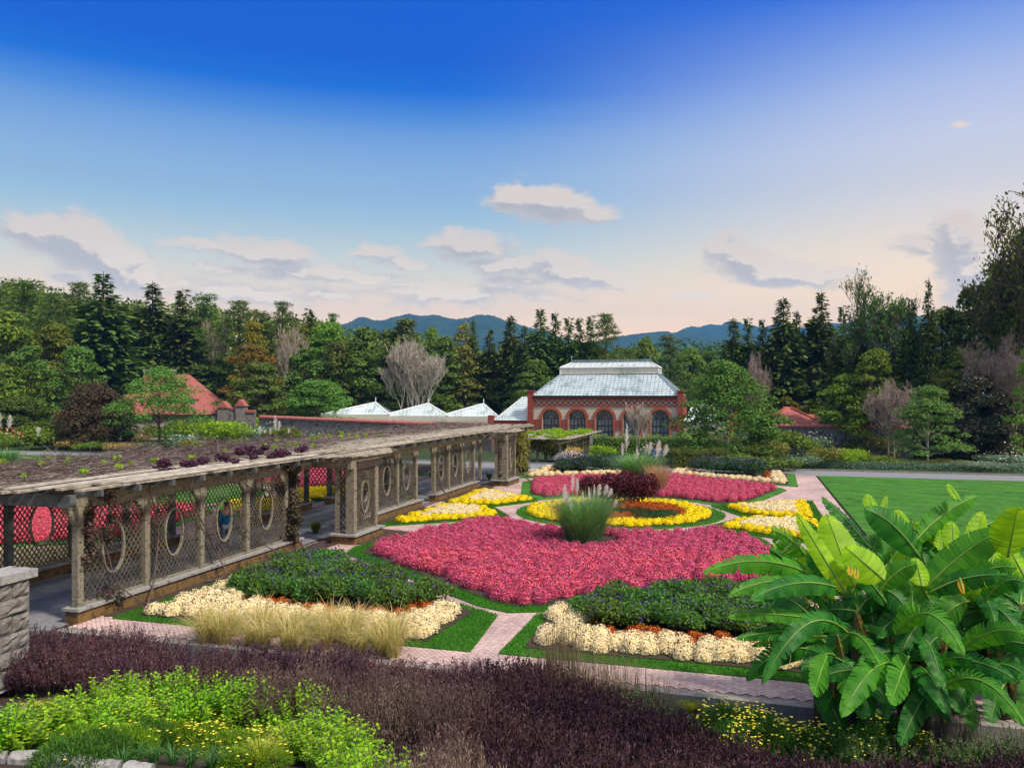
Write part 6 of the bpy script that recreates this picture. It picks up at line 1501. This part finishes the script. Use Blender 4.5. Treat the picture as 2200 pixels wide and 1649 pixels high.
for (px, y, h) in [(0,1492,0.85),(38,1500,0.73),(85,1486,0.79),(120,1492,0.73),(170,1470,0.85),(195,1455,0.92),(235,1462,0.85),(262,1442,0.98),(300,1432,1.04),(332,1436,0.98),(375,1432,1.04),(400,1428,1.05),(440,1442,0.92),(475,1430,1.05),(515,1442,1.04),(548,1462,0.92),(585,1470,0.92),(620,1478,0.92),(652,1466,1.04),(685,1478,0.98),
                   (205,1500,0.73),(255,1490,0.73),(300,1480,0.85),(350,1478,0.79),(410,1478,0.79),(470,1482,0.73),(530,1496,0.73),(590,1508,0.73),(640,1512,0.79),(690,1520,0.79),(725,1522,0.85),(745,1552,0.85),(665,1548,0.67),(712,1560,0.73),(780,1570,0.85),(740,1590,0.73),(815,1600,0.85),(775,1622,0.73),(845,1640,0.79),(790,1660,0.73),(20,1530,0.61)]:
    front(px, y, h, LG, 'bright lime leaved shrub in the band across the lower left', 'lime shrubs of the lower left bank', .95)
# threadleaf coreopsis: fine foliage with small yellow flowers
L_fine = leafmat('fine_leaves', g_((.05,.15,.008),(.14,.30,.012),(.28,.42,.02),(.02,.07,.010)), .35, .6, .2, objvar=.2)
L_fine2 = leafmat('fine_dark_leaves', g_((.015,.07,.012),(.05,.16,.02),(.12,.27,.03)), .3, .6, .2, objvar=.2)
L_yf = leafmat('yellow_flowers', [(.90,.78,.03),(.96,.88,.12),(.85,.66,.02)], .2)
def coreopsis(seed, nf=46, m=None, Wd=1.1, Hh=.55, n=3600):
    rs = np.random.RandomState(seed); D = rdirs(rs, n); D[:, 2] = np.abs(D[:, 2]); P = D*np.array([Wd*.5, Wd*.5, Hh*.85])*rs.uniform(.35, 1, n)[:, None]**.5; A = unit(D*.7+rs.normal(size=(n, 3))*.45+np.array([0, 0, .55])); B = unit(np.cross(A, rdirs(rs, n)))
    a = rhombs(P, A, B, .10*rs.uniform(.5, 1.4, n), .015); D = rdirs(rs, nf); D[:, 2] = np.abs(D[:, 2])+.35; D = unit(D); C = D*np.array([Wd*.52, Wd*.52, Hh*1.02])*rs.uniform(.95, 1.1, nf)[:, None]; parts = []
    for q in range(5):                                 # five petals round each flower's middle
        th = q*1.2566+rs.rand(nf)*.3; A = np.stack([np.cos(th), np.sin(th), np.full(nf, .12)], 1); B = np.stack([-np.sin(th), np.cos(th), np.zeros(nf)], 1); parts.append(rhombs(C, A, B, .027, .021))
    b = cat(parts); V, Fq = cat([a, b]); return tag(link('coreopsis', npmesh('coreopsis', V, Fq, [m or L_fine, L_yf], np.concatenate([np.zeros(n), np.ones(len(b[1]))]))), '', 'flowering plant')
CO = [coreopsis(1, 64), coreopsis(2, 18), coreopsis(3, 3, L_fine2)]
for (px, y, h, k) in [(170,1540,.5,1),(215,1525,.5,1),(260,1512,.55,0),(300,1502,.55,0),(345,1500,.55,0),(395,1510,.5,0),(440,1512,.5,0),(485,1514,.5,0),(525,1528,.45,0),(555,1560,.4,0),(150,1575,.45,2),(205,1565,.45,2),(260,1555,.45,1),(315,1545,.45,2),(375,1545,.45,1),(430,1550,.45,0),(490,1558,.45,1),(540,1590,.4,1)]:
    front(px, y, h, [CO[k]], 'fine leaved coreopsis with small yellow flowers in the lower left bank', 'coreopsis of the lower left bank', .95)
CT = [coreopsis(5, 60, L_fine2, .8, .95, 2600), coreopsis(6, 30, L_fine2, .8, .9, 2400)]
for (px, y, h) in [(1545,1490,.95),(1580,1478,1.0),(1615,1488,.95),(1650,1500,.9),(1560,1530,.8),(1605,1525,.85),(1655,1535,.8),(1700,1525,.8),(1740,1540,.75),(1590,1565,.7),(1690,1565,.65),(1870,1540,.7),(1920,1530,.7),(1965,1545,.65),(1800,1555,.65)]:
    front(px, y, h, CT, 'tall yellow flowered coreopsis below the banana leaves', 'tall coreopsis of the lower right bank', 1.0)
# herbs under the bananas
L_herb = leafmat('herb_leaves', g_((.05,.14,.03),(.10,.22,.05),(.16,.30,.07),(.20,.28,.16)), .35, .6, .2, objvar=.3)
LH = [tag(leafy('green_herb', s, L_herb, .8, .6, 30, 12, .06), '', 'plant') for s in (11, 12)]
for (px, y, h) in [(1345,1470,.8),(1375,1462,.9),(1410,1478,.8),(1445,1500,.7),(1480,1520,.6),(1325,1500,.6),(1390,1505,.6),(1440,1535,.5),(1500,1550,.5),(1740,1580,.5),(1790,1575,.5),(1835,1580,.5),(1880,1572,.5),(1925,1578,.5),(1975,1570,.55),(2020,1575,.55),(2070,1570,.6),(2115,1560,.65),(2160,1562,.65),(2200,1560,.7),(1860,1600,.4),(2000,1600,.4),(2100,1600,.45)]:
    front(px, y, h, LH, 'pale green herb growing between the barberries and the bananas', 'green herbs of the lower right bank')
L_silv = MATS['silver_leaves']
for (px, y, h, l) in [(625,1505,.45,'silvery blue sage among the lime shrubs'),(420,1488,.4,'little silvery sage behind the yellow flowers'),(20,1532,.4,'silvery sage at the left edge of the foreground'),(1640,1545,.5,'silvery stems between the tall coreopsis')]:
    e_ = tag(spiky('silver_sage', px, L_silv, .8, .5, 60, 22, .06, .3), l, 'plant'); e_.location = Gp(px, y, h)
# grasses: yellow tufts, strap leaved tufts and thin reed stalks
def tuft(name, loc, label, m, seed, n, Hb, sp, wd, droop=.8, group=None, base=.06):
    e_ = empty(name, loc, label, 'grass tuft', group); V, Fq = blades(np.random.RandomState(seed), n, Hb, sp, wd, droop, 4, base); link('blades', npmesh('blades', V, Fq, m), e_); return e_
L_yg = leafmat('yellow_blades', g_((.45,.48,.04),(.62,.62,.10),(.34,.40,.04),(.70,.68,.25)), .4, .6, .2)
L_sb = leafmat('strap_blades', g_((.03,.12,.03),(.06,.19,.05),(.12,.26,.07)), .3, .5, .3)
for i, (px, py, l) in enumerate([(612,1618,'yellow green grass tuft at the bottom, the roundest one'),(690,1625,'paler yellow grass tuft right of the roundest one'),(560,1650,'yellow grass tuft cut by the bottom edge'),(72,1545,'small yellow grass tuft near the left edge'),(1485,1535,'orange yellow grass tuft left of the tall coreopsis'),(150,1560,'pale yellow grass tuft left of the coreopsis')]):
    tuft('yellow_grass_tuft', Gp(px, py), l, L_yg, i, 480, .42 if i < 3 else .34, .40 if i < 3 else .34, .011)
for i, (px, py) in enumerate([(150,1618),(185,1628),(230,1632),(290,1635),(330,1640),(372,1640),(410,1645),(455,1648),(500,1645),(265,1650),(120,1610),(530,1640)]):
    tuft('strap_leaved_tuft', Gp(px, py), 'green strap leaved tuft above the edging stones', L_sb, 20+i, 60, .3, .34, .018, 1.0, 'strap leaved tufts at the bottom left')
L_reed = leafmat('reed_stalks', g_((.20,.14,.11),(.30,.22,.17),(.14,.10,.09),(.24,.24,.10)), .3, .7, .1)
for i, (px, y, h) in enumerate([(1165,1355,1.3),(1195,1340,1.35),(1225,1345,1.35),(1255,1365,1.3),(1290,1375,1.25),(1320,1390,1.2),(1350,1400,1.15),(1380,1420,1.1),(1415,1440,1.0),(1200,1390,1.2),(1260,1400,1.15),(1320,1430,1.1)]):
    g = Gp(px, y, h); tuft('reed_grass', g, 'clump of thin purplish reed stalks before the near right corner bed', L_reed, 40+i, 110, h, .28, .008, .12, 'reed grasses before the near right bed', .22)
for i, (px, y) in enumerate([(1850,1500),(1900,1510),(1760,1520),(1810,1515),(1960,1505),(2010,1520),(2070,1510)]):
    tuft('reed_grass', Gp(px, y, .7), 'clump of thin dark reed stalks in front of the banana stems', leafmat('dark_reed', g_((.08,.055,.05),(.16,.11,.10),(.05,.04,.04)), .2), 60+i, 90, .8, .25, .009, .1, 'dark reeds under the bananas', .2)
# coneflower
cf = empty('coneflower', Gp(377, 1525), 'small magenta coneflowers standing among the yellow flowers', 'flower'); b = MB(); rb = random.Random(2)
m_mag = leafmat('magenta_petals', [(.62,.03,.30),(.75,.08,.40)], .2)
hd = []
for k in range(5):
    p = Vector((rb.uniform(-.12, .12), rb.uniform(-.1, .1), rb.uniform(.42, .62)))+cf.location; b.tube([cf.location+Vector((0, 0, 0)), p], .006, 4); hd.append(p)
b.build('stems', L_sb, cf); b = MB()
for p in hd:
    for q in range(10):
        th = q*.628; d = Vector((math.cos(th), math.sin(th), -.35)); s = Vector((-math.sin(th), math.cos(th), 0)); b.add([p, p+d*.03+s*.012, p+d*.06, p+d*.03-s*.012], [(0, 1, 2, 3)])
b.build('petals', m_mag, cf)
# ------------------------------------------------------------------ bananas
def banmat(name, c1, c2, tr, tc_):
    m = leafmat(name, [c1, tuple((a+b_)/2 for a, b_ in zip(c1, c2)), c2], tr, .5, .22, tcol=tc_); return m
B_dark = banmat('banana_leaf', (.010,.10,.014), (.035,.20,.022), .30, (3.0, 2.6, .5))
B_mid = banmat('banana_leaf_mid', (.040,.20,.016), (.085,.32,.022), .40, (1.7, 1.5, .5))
B_backlit = banmat('banana_leaf_backlit', (.22,.48,.008), (.38,.66,.016), .50, (1.3, 1.2, .6))  # bright copy of the leaf: backlit glow put into the colour
B_rib = mat('banana_rib', (.10,.22,.03), (.20,.34,.06), .5, 4)
B_stem = mat('banana_stem', (.012,.02,.008), (.07,.065,.025), .8, 3, 6, c3=(.03,.022,.012))
B_dry = leafmat('dry_banana_leaf', [(.10,.05,.025),(.22,.12,.05),(.35,.20,.03)], .2, .8, .1)
def bleaf(root, base, tip, wd, m, arc=.0, tear=.3, fold=.35, nrm=(0, -1, .35), seed=0, name='leaf', up=Vector((0, 0, 1)), blunt=.55):
    r = random.Random(seed); base, tip = Vector(base), Vector(tip); n = 22; L = (tip-base).length; nr = Vector(nrm).normalized()
    mid = (base+tip)/2+up*arc; pts = []
    for i in range(n+1):
        t = i/n; pts.append(base*(1-t)**2+mid*2*t*(1-t)*1.0+tip*t*t if False else base*(1-t)**2+(mid*2-(base+tip)/2)*2*t*(1-t)+tip*t*t)
    b = MB(); mi_tear = None
    w = [wd*.5*max(0, math.sin(math.pi*min(1, (i/n)**.82)))**blunt*(1-.12*(i/n)) for i in range(n+1)]
    for sg in (-1, 1):
        gap = [0.0]*(n+1)
        for i in range(1, n):
            if r.random() < tear*.62: gap[i] = r.choice([r.uniform(.08, .3), r.uniform(.4, 1.3)])
        dropo = [0]*(n+1); d0 = 0
        seg_drop = 0
        for i in range(n):
            if gap[i] > 0: seg_drop = r.uniform(-.14, .16)
            tn = (pts[i+1]-pts[i]).normalized(); sd = tn.cross(nr).normalized()*sg; nn = sd.cross(tn)*sg; 
            if nn.dot(nr) < 0: nn = -nn
            sl = .10*L/ n*3
            rows = []
            for (j, pi_, s_) in ((i, pts[i], 1), (i+1, pts[i+1], -1)):
                g_p = gap[j]; wj = w[j]; e = tn*(g_p*s_*.5*L/n) + tn*wj*.28
                q = [pi_+nn*.0]
                for f in (.33, .66, 1.0):
                    q.append(pi_+sd*wj*f+e*f*f-nn*wj*fold*f**1.7+nn*wj*seg_drop*f*f+nn*(.012*math.sin(i*2.3+f*5)*f)+Vector((0, 0, -1))*wj*.12*f*f)
                rows.append(q)
            v = rows[0]+rows[1]; b.add(v, [(k, k+1, k+5, k+4) if sg > 0 else (k+4, k+5, k+1, k) for k in range(3)])
    lo = b.build(name, m, root, smooth=True)
    rb_ = MB(); rb_.tube([p+nr*.006 for p in pts], [max(.003, .016*(1-i/n)+.003) for i in range(n+1)], 5); rb_.build('midrib', B_rib, lo, smooth=True); return lo
def cpx(c): return (1500+c[0]*.3935, 1000+c[1]*.3935)
plants = {}
for k, (px, Yp, l) in {'a': (1815, 14.6, 'leftmost banana plant of the group, its leaves reaching over the flower bed'), 'b': (1968, 14.2, 'middle banana plant with broad dark leaves'), 'c': (2120, 14.6, 'right banana plant with tall bright leaves at the picture edge')}.items():
    X = (px-1100)/F*Yp; plants[k] = empty('banana_plant', Vector((X, Yp, Txy(X, Yp))), l, 'banana plant')
LV = [ # plant, base, tip, width(crop px), material, arc m, tear, fold, baseY, tipY, normal
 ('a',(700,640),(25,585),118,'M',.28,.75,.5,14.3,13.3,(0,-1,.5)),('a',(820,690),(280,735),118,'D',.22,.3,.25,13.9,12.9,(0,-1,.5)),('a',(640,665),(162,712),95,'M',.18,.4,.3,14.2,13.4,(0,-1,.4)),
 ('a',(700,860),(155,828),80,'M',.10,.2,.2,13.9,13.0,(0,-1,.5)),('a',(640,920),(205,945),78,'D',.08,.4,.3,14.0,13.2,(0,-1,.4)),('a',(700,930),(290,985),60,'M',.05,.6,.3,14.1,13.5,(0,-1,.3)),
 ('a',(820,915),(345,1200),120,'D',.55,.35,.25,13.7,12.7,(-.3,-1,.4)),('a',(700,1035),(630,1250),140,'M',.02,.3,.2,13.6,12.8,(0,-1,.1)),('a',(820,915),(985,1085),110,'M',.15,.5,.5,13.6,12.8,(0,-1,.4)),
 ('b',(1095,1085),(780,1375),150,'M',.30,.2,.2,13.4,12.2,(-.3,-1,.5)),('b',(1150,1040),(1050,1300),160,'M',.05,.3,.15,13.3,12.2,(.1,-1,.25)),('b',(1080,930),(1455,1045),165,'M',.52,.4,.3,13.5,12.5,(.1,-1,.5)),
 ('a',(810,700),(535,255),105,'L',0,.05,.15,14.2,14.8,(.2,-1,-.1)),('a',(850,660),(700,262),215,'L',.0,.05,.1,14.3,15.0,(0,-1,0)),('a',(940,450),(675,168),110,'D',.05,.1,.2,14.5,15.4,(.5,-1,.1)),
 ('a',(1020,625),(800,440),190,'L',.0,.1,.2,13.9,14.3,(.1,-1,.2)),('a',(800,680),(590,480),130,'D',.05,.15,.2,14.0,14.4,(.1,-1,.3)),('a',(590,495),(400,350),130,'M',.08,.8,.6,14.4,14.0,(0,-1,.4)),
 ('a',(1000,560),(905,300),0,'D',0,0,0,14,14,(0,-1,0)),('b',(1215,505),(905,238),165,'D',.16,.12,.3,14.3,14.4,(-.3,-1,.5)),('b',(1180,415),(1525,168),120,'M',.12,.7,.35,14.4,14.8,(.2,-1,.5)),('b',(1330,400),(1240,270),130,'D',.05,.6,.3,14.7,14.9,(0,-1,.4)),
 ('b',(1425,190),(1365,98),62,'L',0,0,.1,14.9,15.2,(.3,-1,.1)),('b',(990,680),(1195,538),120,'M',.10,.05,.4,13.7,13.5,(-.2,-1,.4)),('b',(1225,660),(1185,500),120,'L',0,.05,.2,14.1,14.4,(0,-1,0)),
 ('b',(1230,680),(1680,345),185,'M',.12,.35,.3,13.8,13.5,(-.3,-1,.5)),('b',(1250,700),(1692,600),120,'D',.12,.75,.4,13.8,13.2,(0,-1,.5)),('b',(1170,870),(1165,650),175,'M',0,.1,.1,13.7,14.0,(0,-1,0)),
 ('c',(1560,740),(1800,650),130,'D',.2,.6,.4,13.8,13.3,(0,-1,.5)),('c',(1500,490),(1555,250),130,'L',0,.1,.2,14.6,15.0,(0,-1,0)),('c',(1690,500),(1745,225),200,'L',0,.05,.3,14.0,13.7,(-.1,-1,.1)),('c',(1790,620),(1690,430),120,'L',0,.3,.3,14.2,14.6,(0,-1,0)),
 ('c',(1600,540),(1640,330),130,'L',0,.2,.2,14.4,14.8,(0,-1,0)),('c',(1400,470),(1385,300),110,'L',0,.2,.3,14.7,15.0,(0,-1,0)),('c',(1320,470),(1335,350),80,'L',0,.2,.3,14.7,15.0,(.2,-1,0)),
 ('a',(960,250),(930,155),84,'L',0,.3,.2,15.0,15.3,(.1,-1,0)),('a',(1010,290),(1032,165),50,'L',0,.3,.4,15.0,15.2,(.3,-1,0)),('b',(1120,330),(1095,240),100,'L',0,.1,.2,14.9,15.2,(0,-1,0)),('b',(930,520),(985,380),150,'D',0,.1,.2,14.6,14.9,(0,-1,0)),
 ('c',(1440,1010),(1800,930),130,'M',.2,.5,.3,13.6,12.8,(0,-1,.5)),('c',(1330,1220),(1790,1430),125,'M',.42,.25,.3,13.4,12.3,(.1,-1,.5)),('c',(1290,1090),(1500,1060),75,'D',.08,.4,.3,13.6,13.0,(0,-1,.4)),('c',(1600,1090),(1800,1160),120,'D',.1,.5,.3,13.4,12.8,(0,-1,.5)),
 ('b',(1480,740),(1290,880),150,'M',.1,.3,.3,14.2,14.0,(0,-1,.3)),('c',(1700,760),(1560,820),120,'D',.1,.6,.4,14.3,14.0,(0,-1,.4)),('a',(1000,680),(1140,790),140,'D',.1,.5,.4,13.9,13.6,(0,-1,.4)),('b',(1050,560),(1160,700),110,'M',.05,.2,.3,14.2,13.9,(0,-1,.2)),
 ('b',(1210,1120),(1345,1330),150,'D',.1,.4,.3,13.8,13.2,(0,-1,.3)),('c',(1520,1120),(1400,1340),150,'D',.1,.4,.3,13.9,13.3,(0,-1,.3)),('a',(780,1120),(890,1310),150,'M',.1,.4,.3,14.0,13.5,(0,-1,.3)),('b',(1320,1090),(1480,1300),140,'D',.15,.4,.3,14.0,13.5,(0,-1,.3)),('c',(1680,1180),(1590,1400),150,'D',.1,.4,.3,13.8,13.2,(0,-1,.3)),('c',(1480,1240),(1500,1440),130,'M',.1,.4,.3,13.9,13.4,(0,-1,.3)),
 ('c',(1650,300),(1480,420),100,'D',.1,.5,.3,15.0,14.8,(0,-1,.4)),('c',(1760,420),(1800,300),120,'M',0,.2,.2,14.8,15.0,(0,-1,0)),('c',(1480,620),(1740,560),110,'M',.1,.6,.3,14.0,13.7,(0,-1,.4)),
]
for i, (k, bc, tc_, wc, mk_, arc_, te, fo, yb, yt, nr) in enumerate(LV):
    if wc == 0: continue
    bp_, tp = cpx(bc), cpx(tc_); yb, yt = (yb-.5, yt-.5) if mk_ == 'L' else (yb, yt)
    bleaf(plants[k], Pt(bp_[0], bp_[1], yb), Pt(tp[0], tp[1], yt), wc*.3935/F*(yb+yt)/2*1.08, {'D': B_dark, 'M': B_mid, 'L': B_backlit}[mk_], arc_, te, fo, nr, 100+i)
rb = random.Random(6)
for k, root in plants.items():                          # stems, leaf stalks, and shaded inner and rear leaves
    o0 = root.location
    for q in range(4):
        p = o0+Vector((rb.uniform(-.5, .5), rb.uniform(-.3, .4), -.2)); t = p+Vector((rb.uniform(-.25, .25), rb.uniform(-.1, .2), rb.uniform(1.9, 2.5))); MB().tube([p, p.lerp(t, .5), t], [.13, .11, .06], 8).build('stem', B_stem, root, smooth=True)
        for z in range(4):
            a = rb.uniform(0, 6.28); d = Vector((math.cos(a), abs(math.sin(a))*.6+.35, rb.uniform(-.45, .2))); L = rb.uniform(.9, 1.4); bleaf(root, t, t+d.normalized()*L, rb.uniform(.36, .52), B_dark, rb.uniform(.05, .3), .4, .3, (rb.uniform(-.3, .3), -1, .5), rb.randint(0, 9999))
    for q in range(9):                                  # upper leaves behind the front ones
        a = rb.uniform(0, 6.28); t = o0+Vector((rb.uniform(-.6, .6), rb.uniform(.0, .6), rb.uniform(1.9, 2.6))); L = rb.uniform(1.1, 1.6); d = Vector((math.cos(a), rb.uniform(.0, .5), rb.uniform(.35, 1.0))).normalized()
        bleaf(root, t, t+d*L, rb.uniform(.30, .44), [B_mid, B_dark, B_backlit][q % 3], rb.uniform(.0, .2), .4, .25, (rb.uniform(-.3, .3), -1, .2), rb.randint(0, 9999))
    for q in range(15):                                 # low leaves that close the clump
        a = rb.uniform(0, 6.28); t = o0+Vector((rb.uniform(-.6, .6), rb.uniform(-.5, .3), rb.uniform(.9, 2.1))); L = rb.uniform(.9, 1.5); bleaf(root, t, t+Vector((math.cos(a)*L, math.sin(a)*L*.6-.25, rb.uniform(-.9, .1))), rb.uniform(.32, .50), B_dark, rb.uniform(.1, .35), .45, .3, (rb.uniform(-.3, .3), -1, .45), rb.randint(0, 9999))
    for q in range(7):
        a = rb.uniform(0, 6.28); t = o0+Vector((rb.uniform(-.5, .5), rb.uniform(-.6, .1), rb.uniform(1.2, 2.4))); bleaf(root, t, t+Vector((rb.uniform(-.25, .25), rb.uniform(-.2, .1), -rb.uniform(.5, .9))), rb.uniform(.12, .24), B_dry, 0, .7, .5, (rb.uniform(-.5, .5), -1, 0), rb.randint(0, 999), 'dry_leaf')
for (k, x0, y0, x1, y1) in [('a', 870, 555, 860, 620), ('a', 835, 545, 828, 600), ('b', 1425, 610, 1450, 700)]:
    a, c = cpx((x0, y0)), cpx((x1, y1)); bleaf(plants[k], Pt(*a, 13.4), Pt(*c, 13.3), .10, leafmat('yellowed_leaf', [(.75,.42,.02),(.85,.55,.05)], .3), 0, .3, .3, (0, -1, 0), 3, 'dry_leaf')
DK = shrub('dark_filler_shrub', 91, 1.5, 1.5, leafmat('dark_filler_leaves', g_((.006,.02,.006),(.015,.05,.012),(.025,.07,.018)), .1), '', 'shrub', 2600, .12, .5)  # near-black filler added to darken the bright gaps between the stems
for px, py in ((1800, 1500), (1880, 1505), (1960, 1500), (2040, 1505), (2120, 1500), (2190, 1500)): place(DK, Gp(px, py), px*.1, 1, 'added leafy filler darkening the gaps between the banana stems', 'dark filler among the bananas')
# ------------------------------------------------------------------ people
def person(loc, heading, label, shirt, trousers, hair, scale=1.0, skin=(.42,.24,.16), lean=0):
    root = empty('person', loc, label, 'person', rz=heading); root.scale = (scale,)*3
    def skinmesh(name, V, E, Rr, m, rootv=0):
        me = bpy.data.meshes.new(name); me.from_pydata(V, E, []); o = bpy.data.objects.new(name, me); col.objects.link(o)
        md = o.modifiers.new('skin', 'SKIN'); 
        for i, r in enumerate(Rr): me.skin_vertices[0].data[i].radius = r if isinstance(r, tuple) else (r, r)
        me.skin_vertices[0].data[rootv].use_root = True; o.modifiers.new('sub', 'SUBSURF').levels = 1
        dg = bpy.context.evaluated_depsgraph_get(); m2 = bpy.data.meshes.new_from_object(o.evaluated_get(dg)); bpy.data.objects.remove(o); m2.materials.clear(); m2.materials.append(m)
        m2.polygons.foreach_set('use_smooth', [True]*len(m2.polygons)); n = bpy.data.objects.new(name, m2); col.objects.link(n); n.parent = root; return n
    V = [(0,0,.95),(0,.01,1.15),(0,0,1.38),(0,0,1.48),(0,-.01,1.56),(0,-.02,1.66),(0,-.01,1.73),
         (.10,0,.90),(.11,-.10,.50),(.11,.02,.09),(.11,-.13,.03), (-.10,0,.90),(-.11,.10,.50),(-.11,.22,.12),(-.11,.09,.05),
         (.20,0,1.38),(.24,.05,1.12),(.23,-.08,.88),(.225,-.11,.80), (-.20,0,1.38),(-.24,-.03,1.12),(-.23,-.20,.92),(-.225,-.26,.86)]
    E = [(0,1),(1,2),(2,3),(3,4),(4,5),(5,6),(0,7),(7,8),(8,9),(9,10),(0,11),(11,12),(12,13),(13,14),(2,15),(15,16),(16,17),(17,18),(2,19),(19,20),(20,21),(21,22)]
    Rr = [(.15,.11),(.13,.10),(.15,.10),.055,(.07,.085),(.078,.095),.05,.085,.055,.04,.04,.085,.055,.04,.04,.055,.042,.032,.03,.055,.042,.032,.03]
    skinmesh('body', V, E, Rr, mat('skin', skin, rough=.6))
    Vs = [V[i] for i in (0,1,2,15,16,17,19,20,21)]; Vs[0] = (0,0,.90)
    skinmesh('jacket', Vs, [(0,1),(1,2),(2,3),(3,4),(4,5),(2,6),(6,7),(7,8)], [(.185,.145),(.16,.125),(.175,.125),.08,.062,.048,.08,.062,.048], mat('cloth_'+shirt[0], shirt[1], rough=.85))
    Vt = [V[i] for i in (0,7,8,9,11,12,13)]; Vt[3] = (.11,.02,.11); Vt[6] = (-.11,.21,.15)
    skinmesh('trousers', Vt, [(0,1),(1,2),(2,3),(0,4),(4,5),(5,6)], [(.165,.125),.105,.075,.06,.105,.075,.06], mat('cloth_'+trousers[0], trousers[1], rough=.9))
    b = MB(); vs = []; n = 10
    for j in range(5):
        for i in range(n): a = 6.283*i/n; p = .25+1.25*j/4; vs.append((.088*math.cos(a)*math.cos(p*.95), .012+.105*math.sin(a)*math.cos(p*.95), 1.66+.108*math.sin(p)))
    fs = [(j*n+i, j*n+(i+1) % n, (j+1)*n+(i+1) % n, (j+1)*n+i) for j in range(4) for i in range(n)]; me = bpy.data.meshes.new('hair'); me.from_pydata(vs, [], fs); me.materials.append(mat('hair_'+hair[0], hair[1], rough=.8)); o = bpy.data.objects.new('hair', me); col.objects.link(o); o.parent = root
    b = MB()
    for s in (-1, 1): b.add([(s*.03-.01,-.117,1.672),(s*.03+.01,-.117,1.672),(s*.03+.01,-.116,1.682),(s*.03-.01,-.116,1.682)], [(0,1,2,3)])
    b.build('eyes', mat('eye_dark', (.02,.015,.012), rough=.3), None).parent = root
    MB().add([(-.008,-.115,1.66),(.008,-.115,1.66),(.012,-.118,1.635),(-.012,-.118,1.635),(0,-.138,1.638)], [(0,1,4),(1,2,4),(2,3,4),(3,0,4)]).build('nose', mat('skin', skin), None).parent = root
    return root
person(W(25.9, -18.5, .02), R(200), 'person in a blue jacket and pale jeans walking under the pergola', ('blue', (.02,.20,.42)), ('pale_denim', (.30,.36,.50)), ('brown', (.06,.035,.02)))
person(W(26.5, -19.0, .02), R(195), 'person in dark clothes walking beside the one in the blue jacket', ('black', (.02,.02,.025)), ('dark', (.03,.03,.05)), ('dark', (.02,.015,.012)), .98)
g = Gp(1410, 1003); person(g, R(150), 'person in a bright blue shirt on the grey path behind the pampas grass', ('bright_blue', (.03,.16,.62)), ('grey', (.12,.12,.14)), ('red_brown', (.12,.04,.02)), 1.0)
g = Gp(1417, 1002); person(g+Vector((.1, .5, 0)), R(30), 'second person in darker blue just behind the one in bright blue', ('navy', (.02,.08,.30)), ('grey', (.12,.12,.14)), ('dark', (.02,.015,.012)), 1.0)
for o in [o for o in bpy.data.objects if o.parent is None and o.type == 'MESH' and 'label' in o.keys() and o['label'] == '']: bpy.data.objects.remove(o)
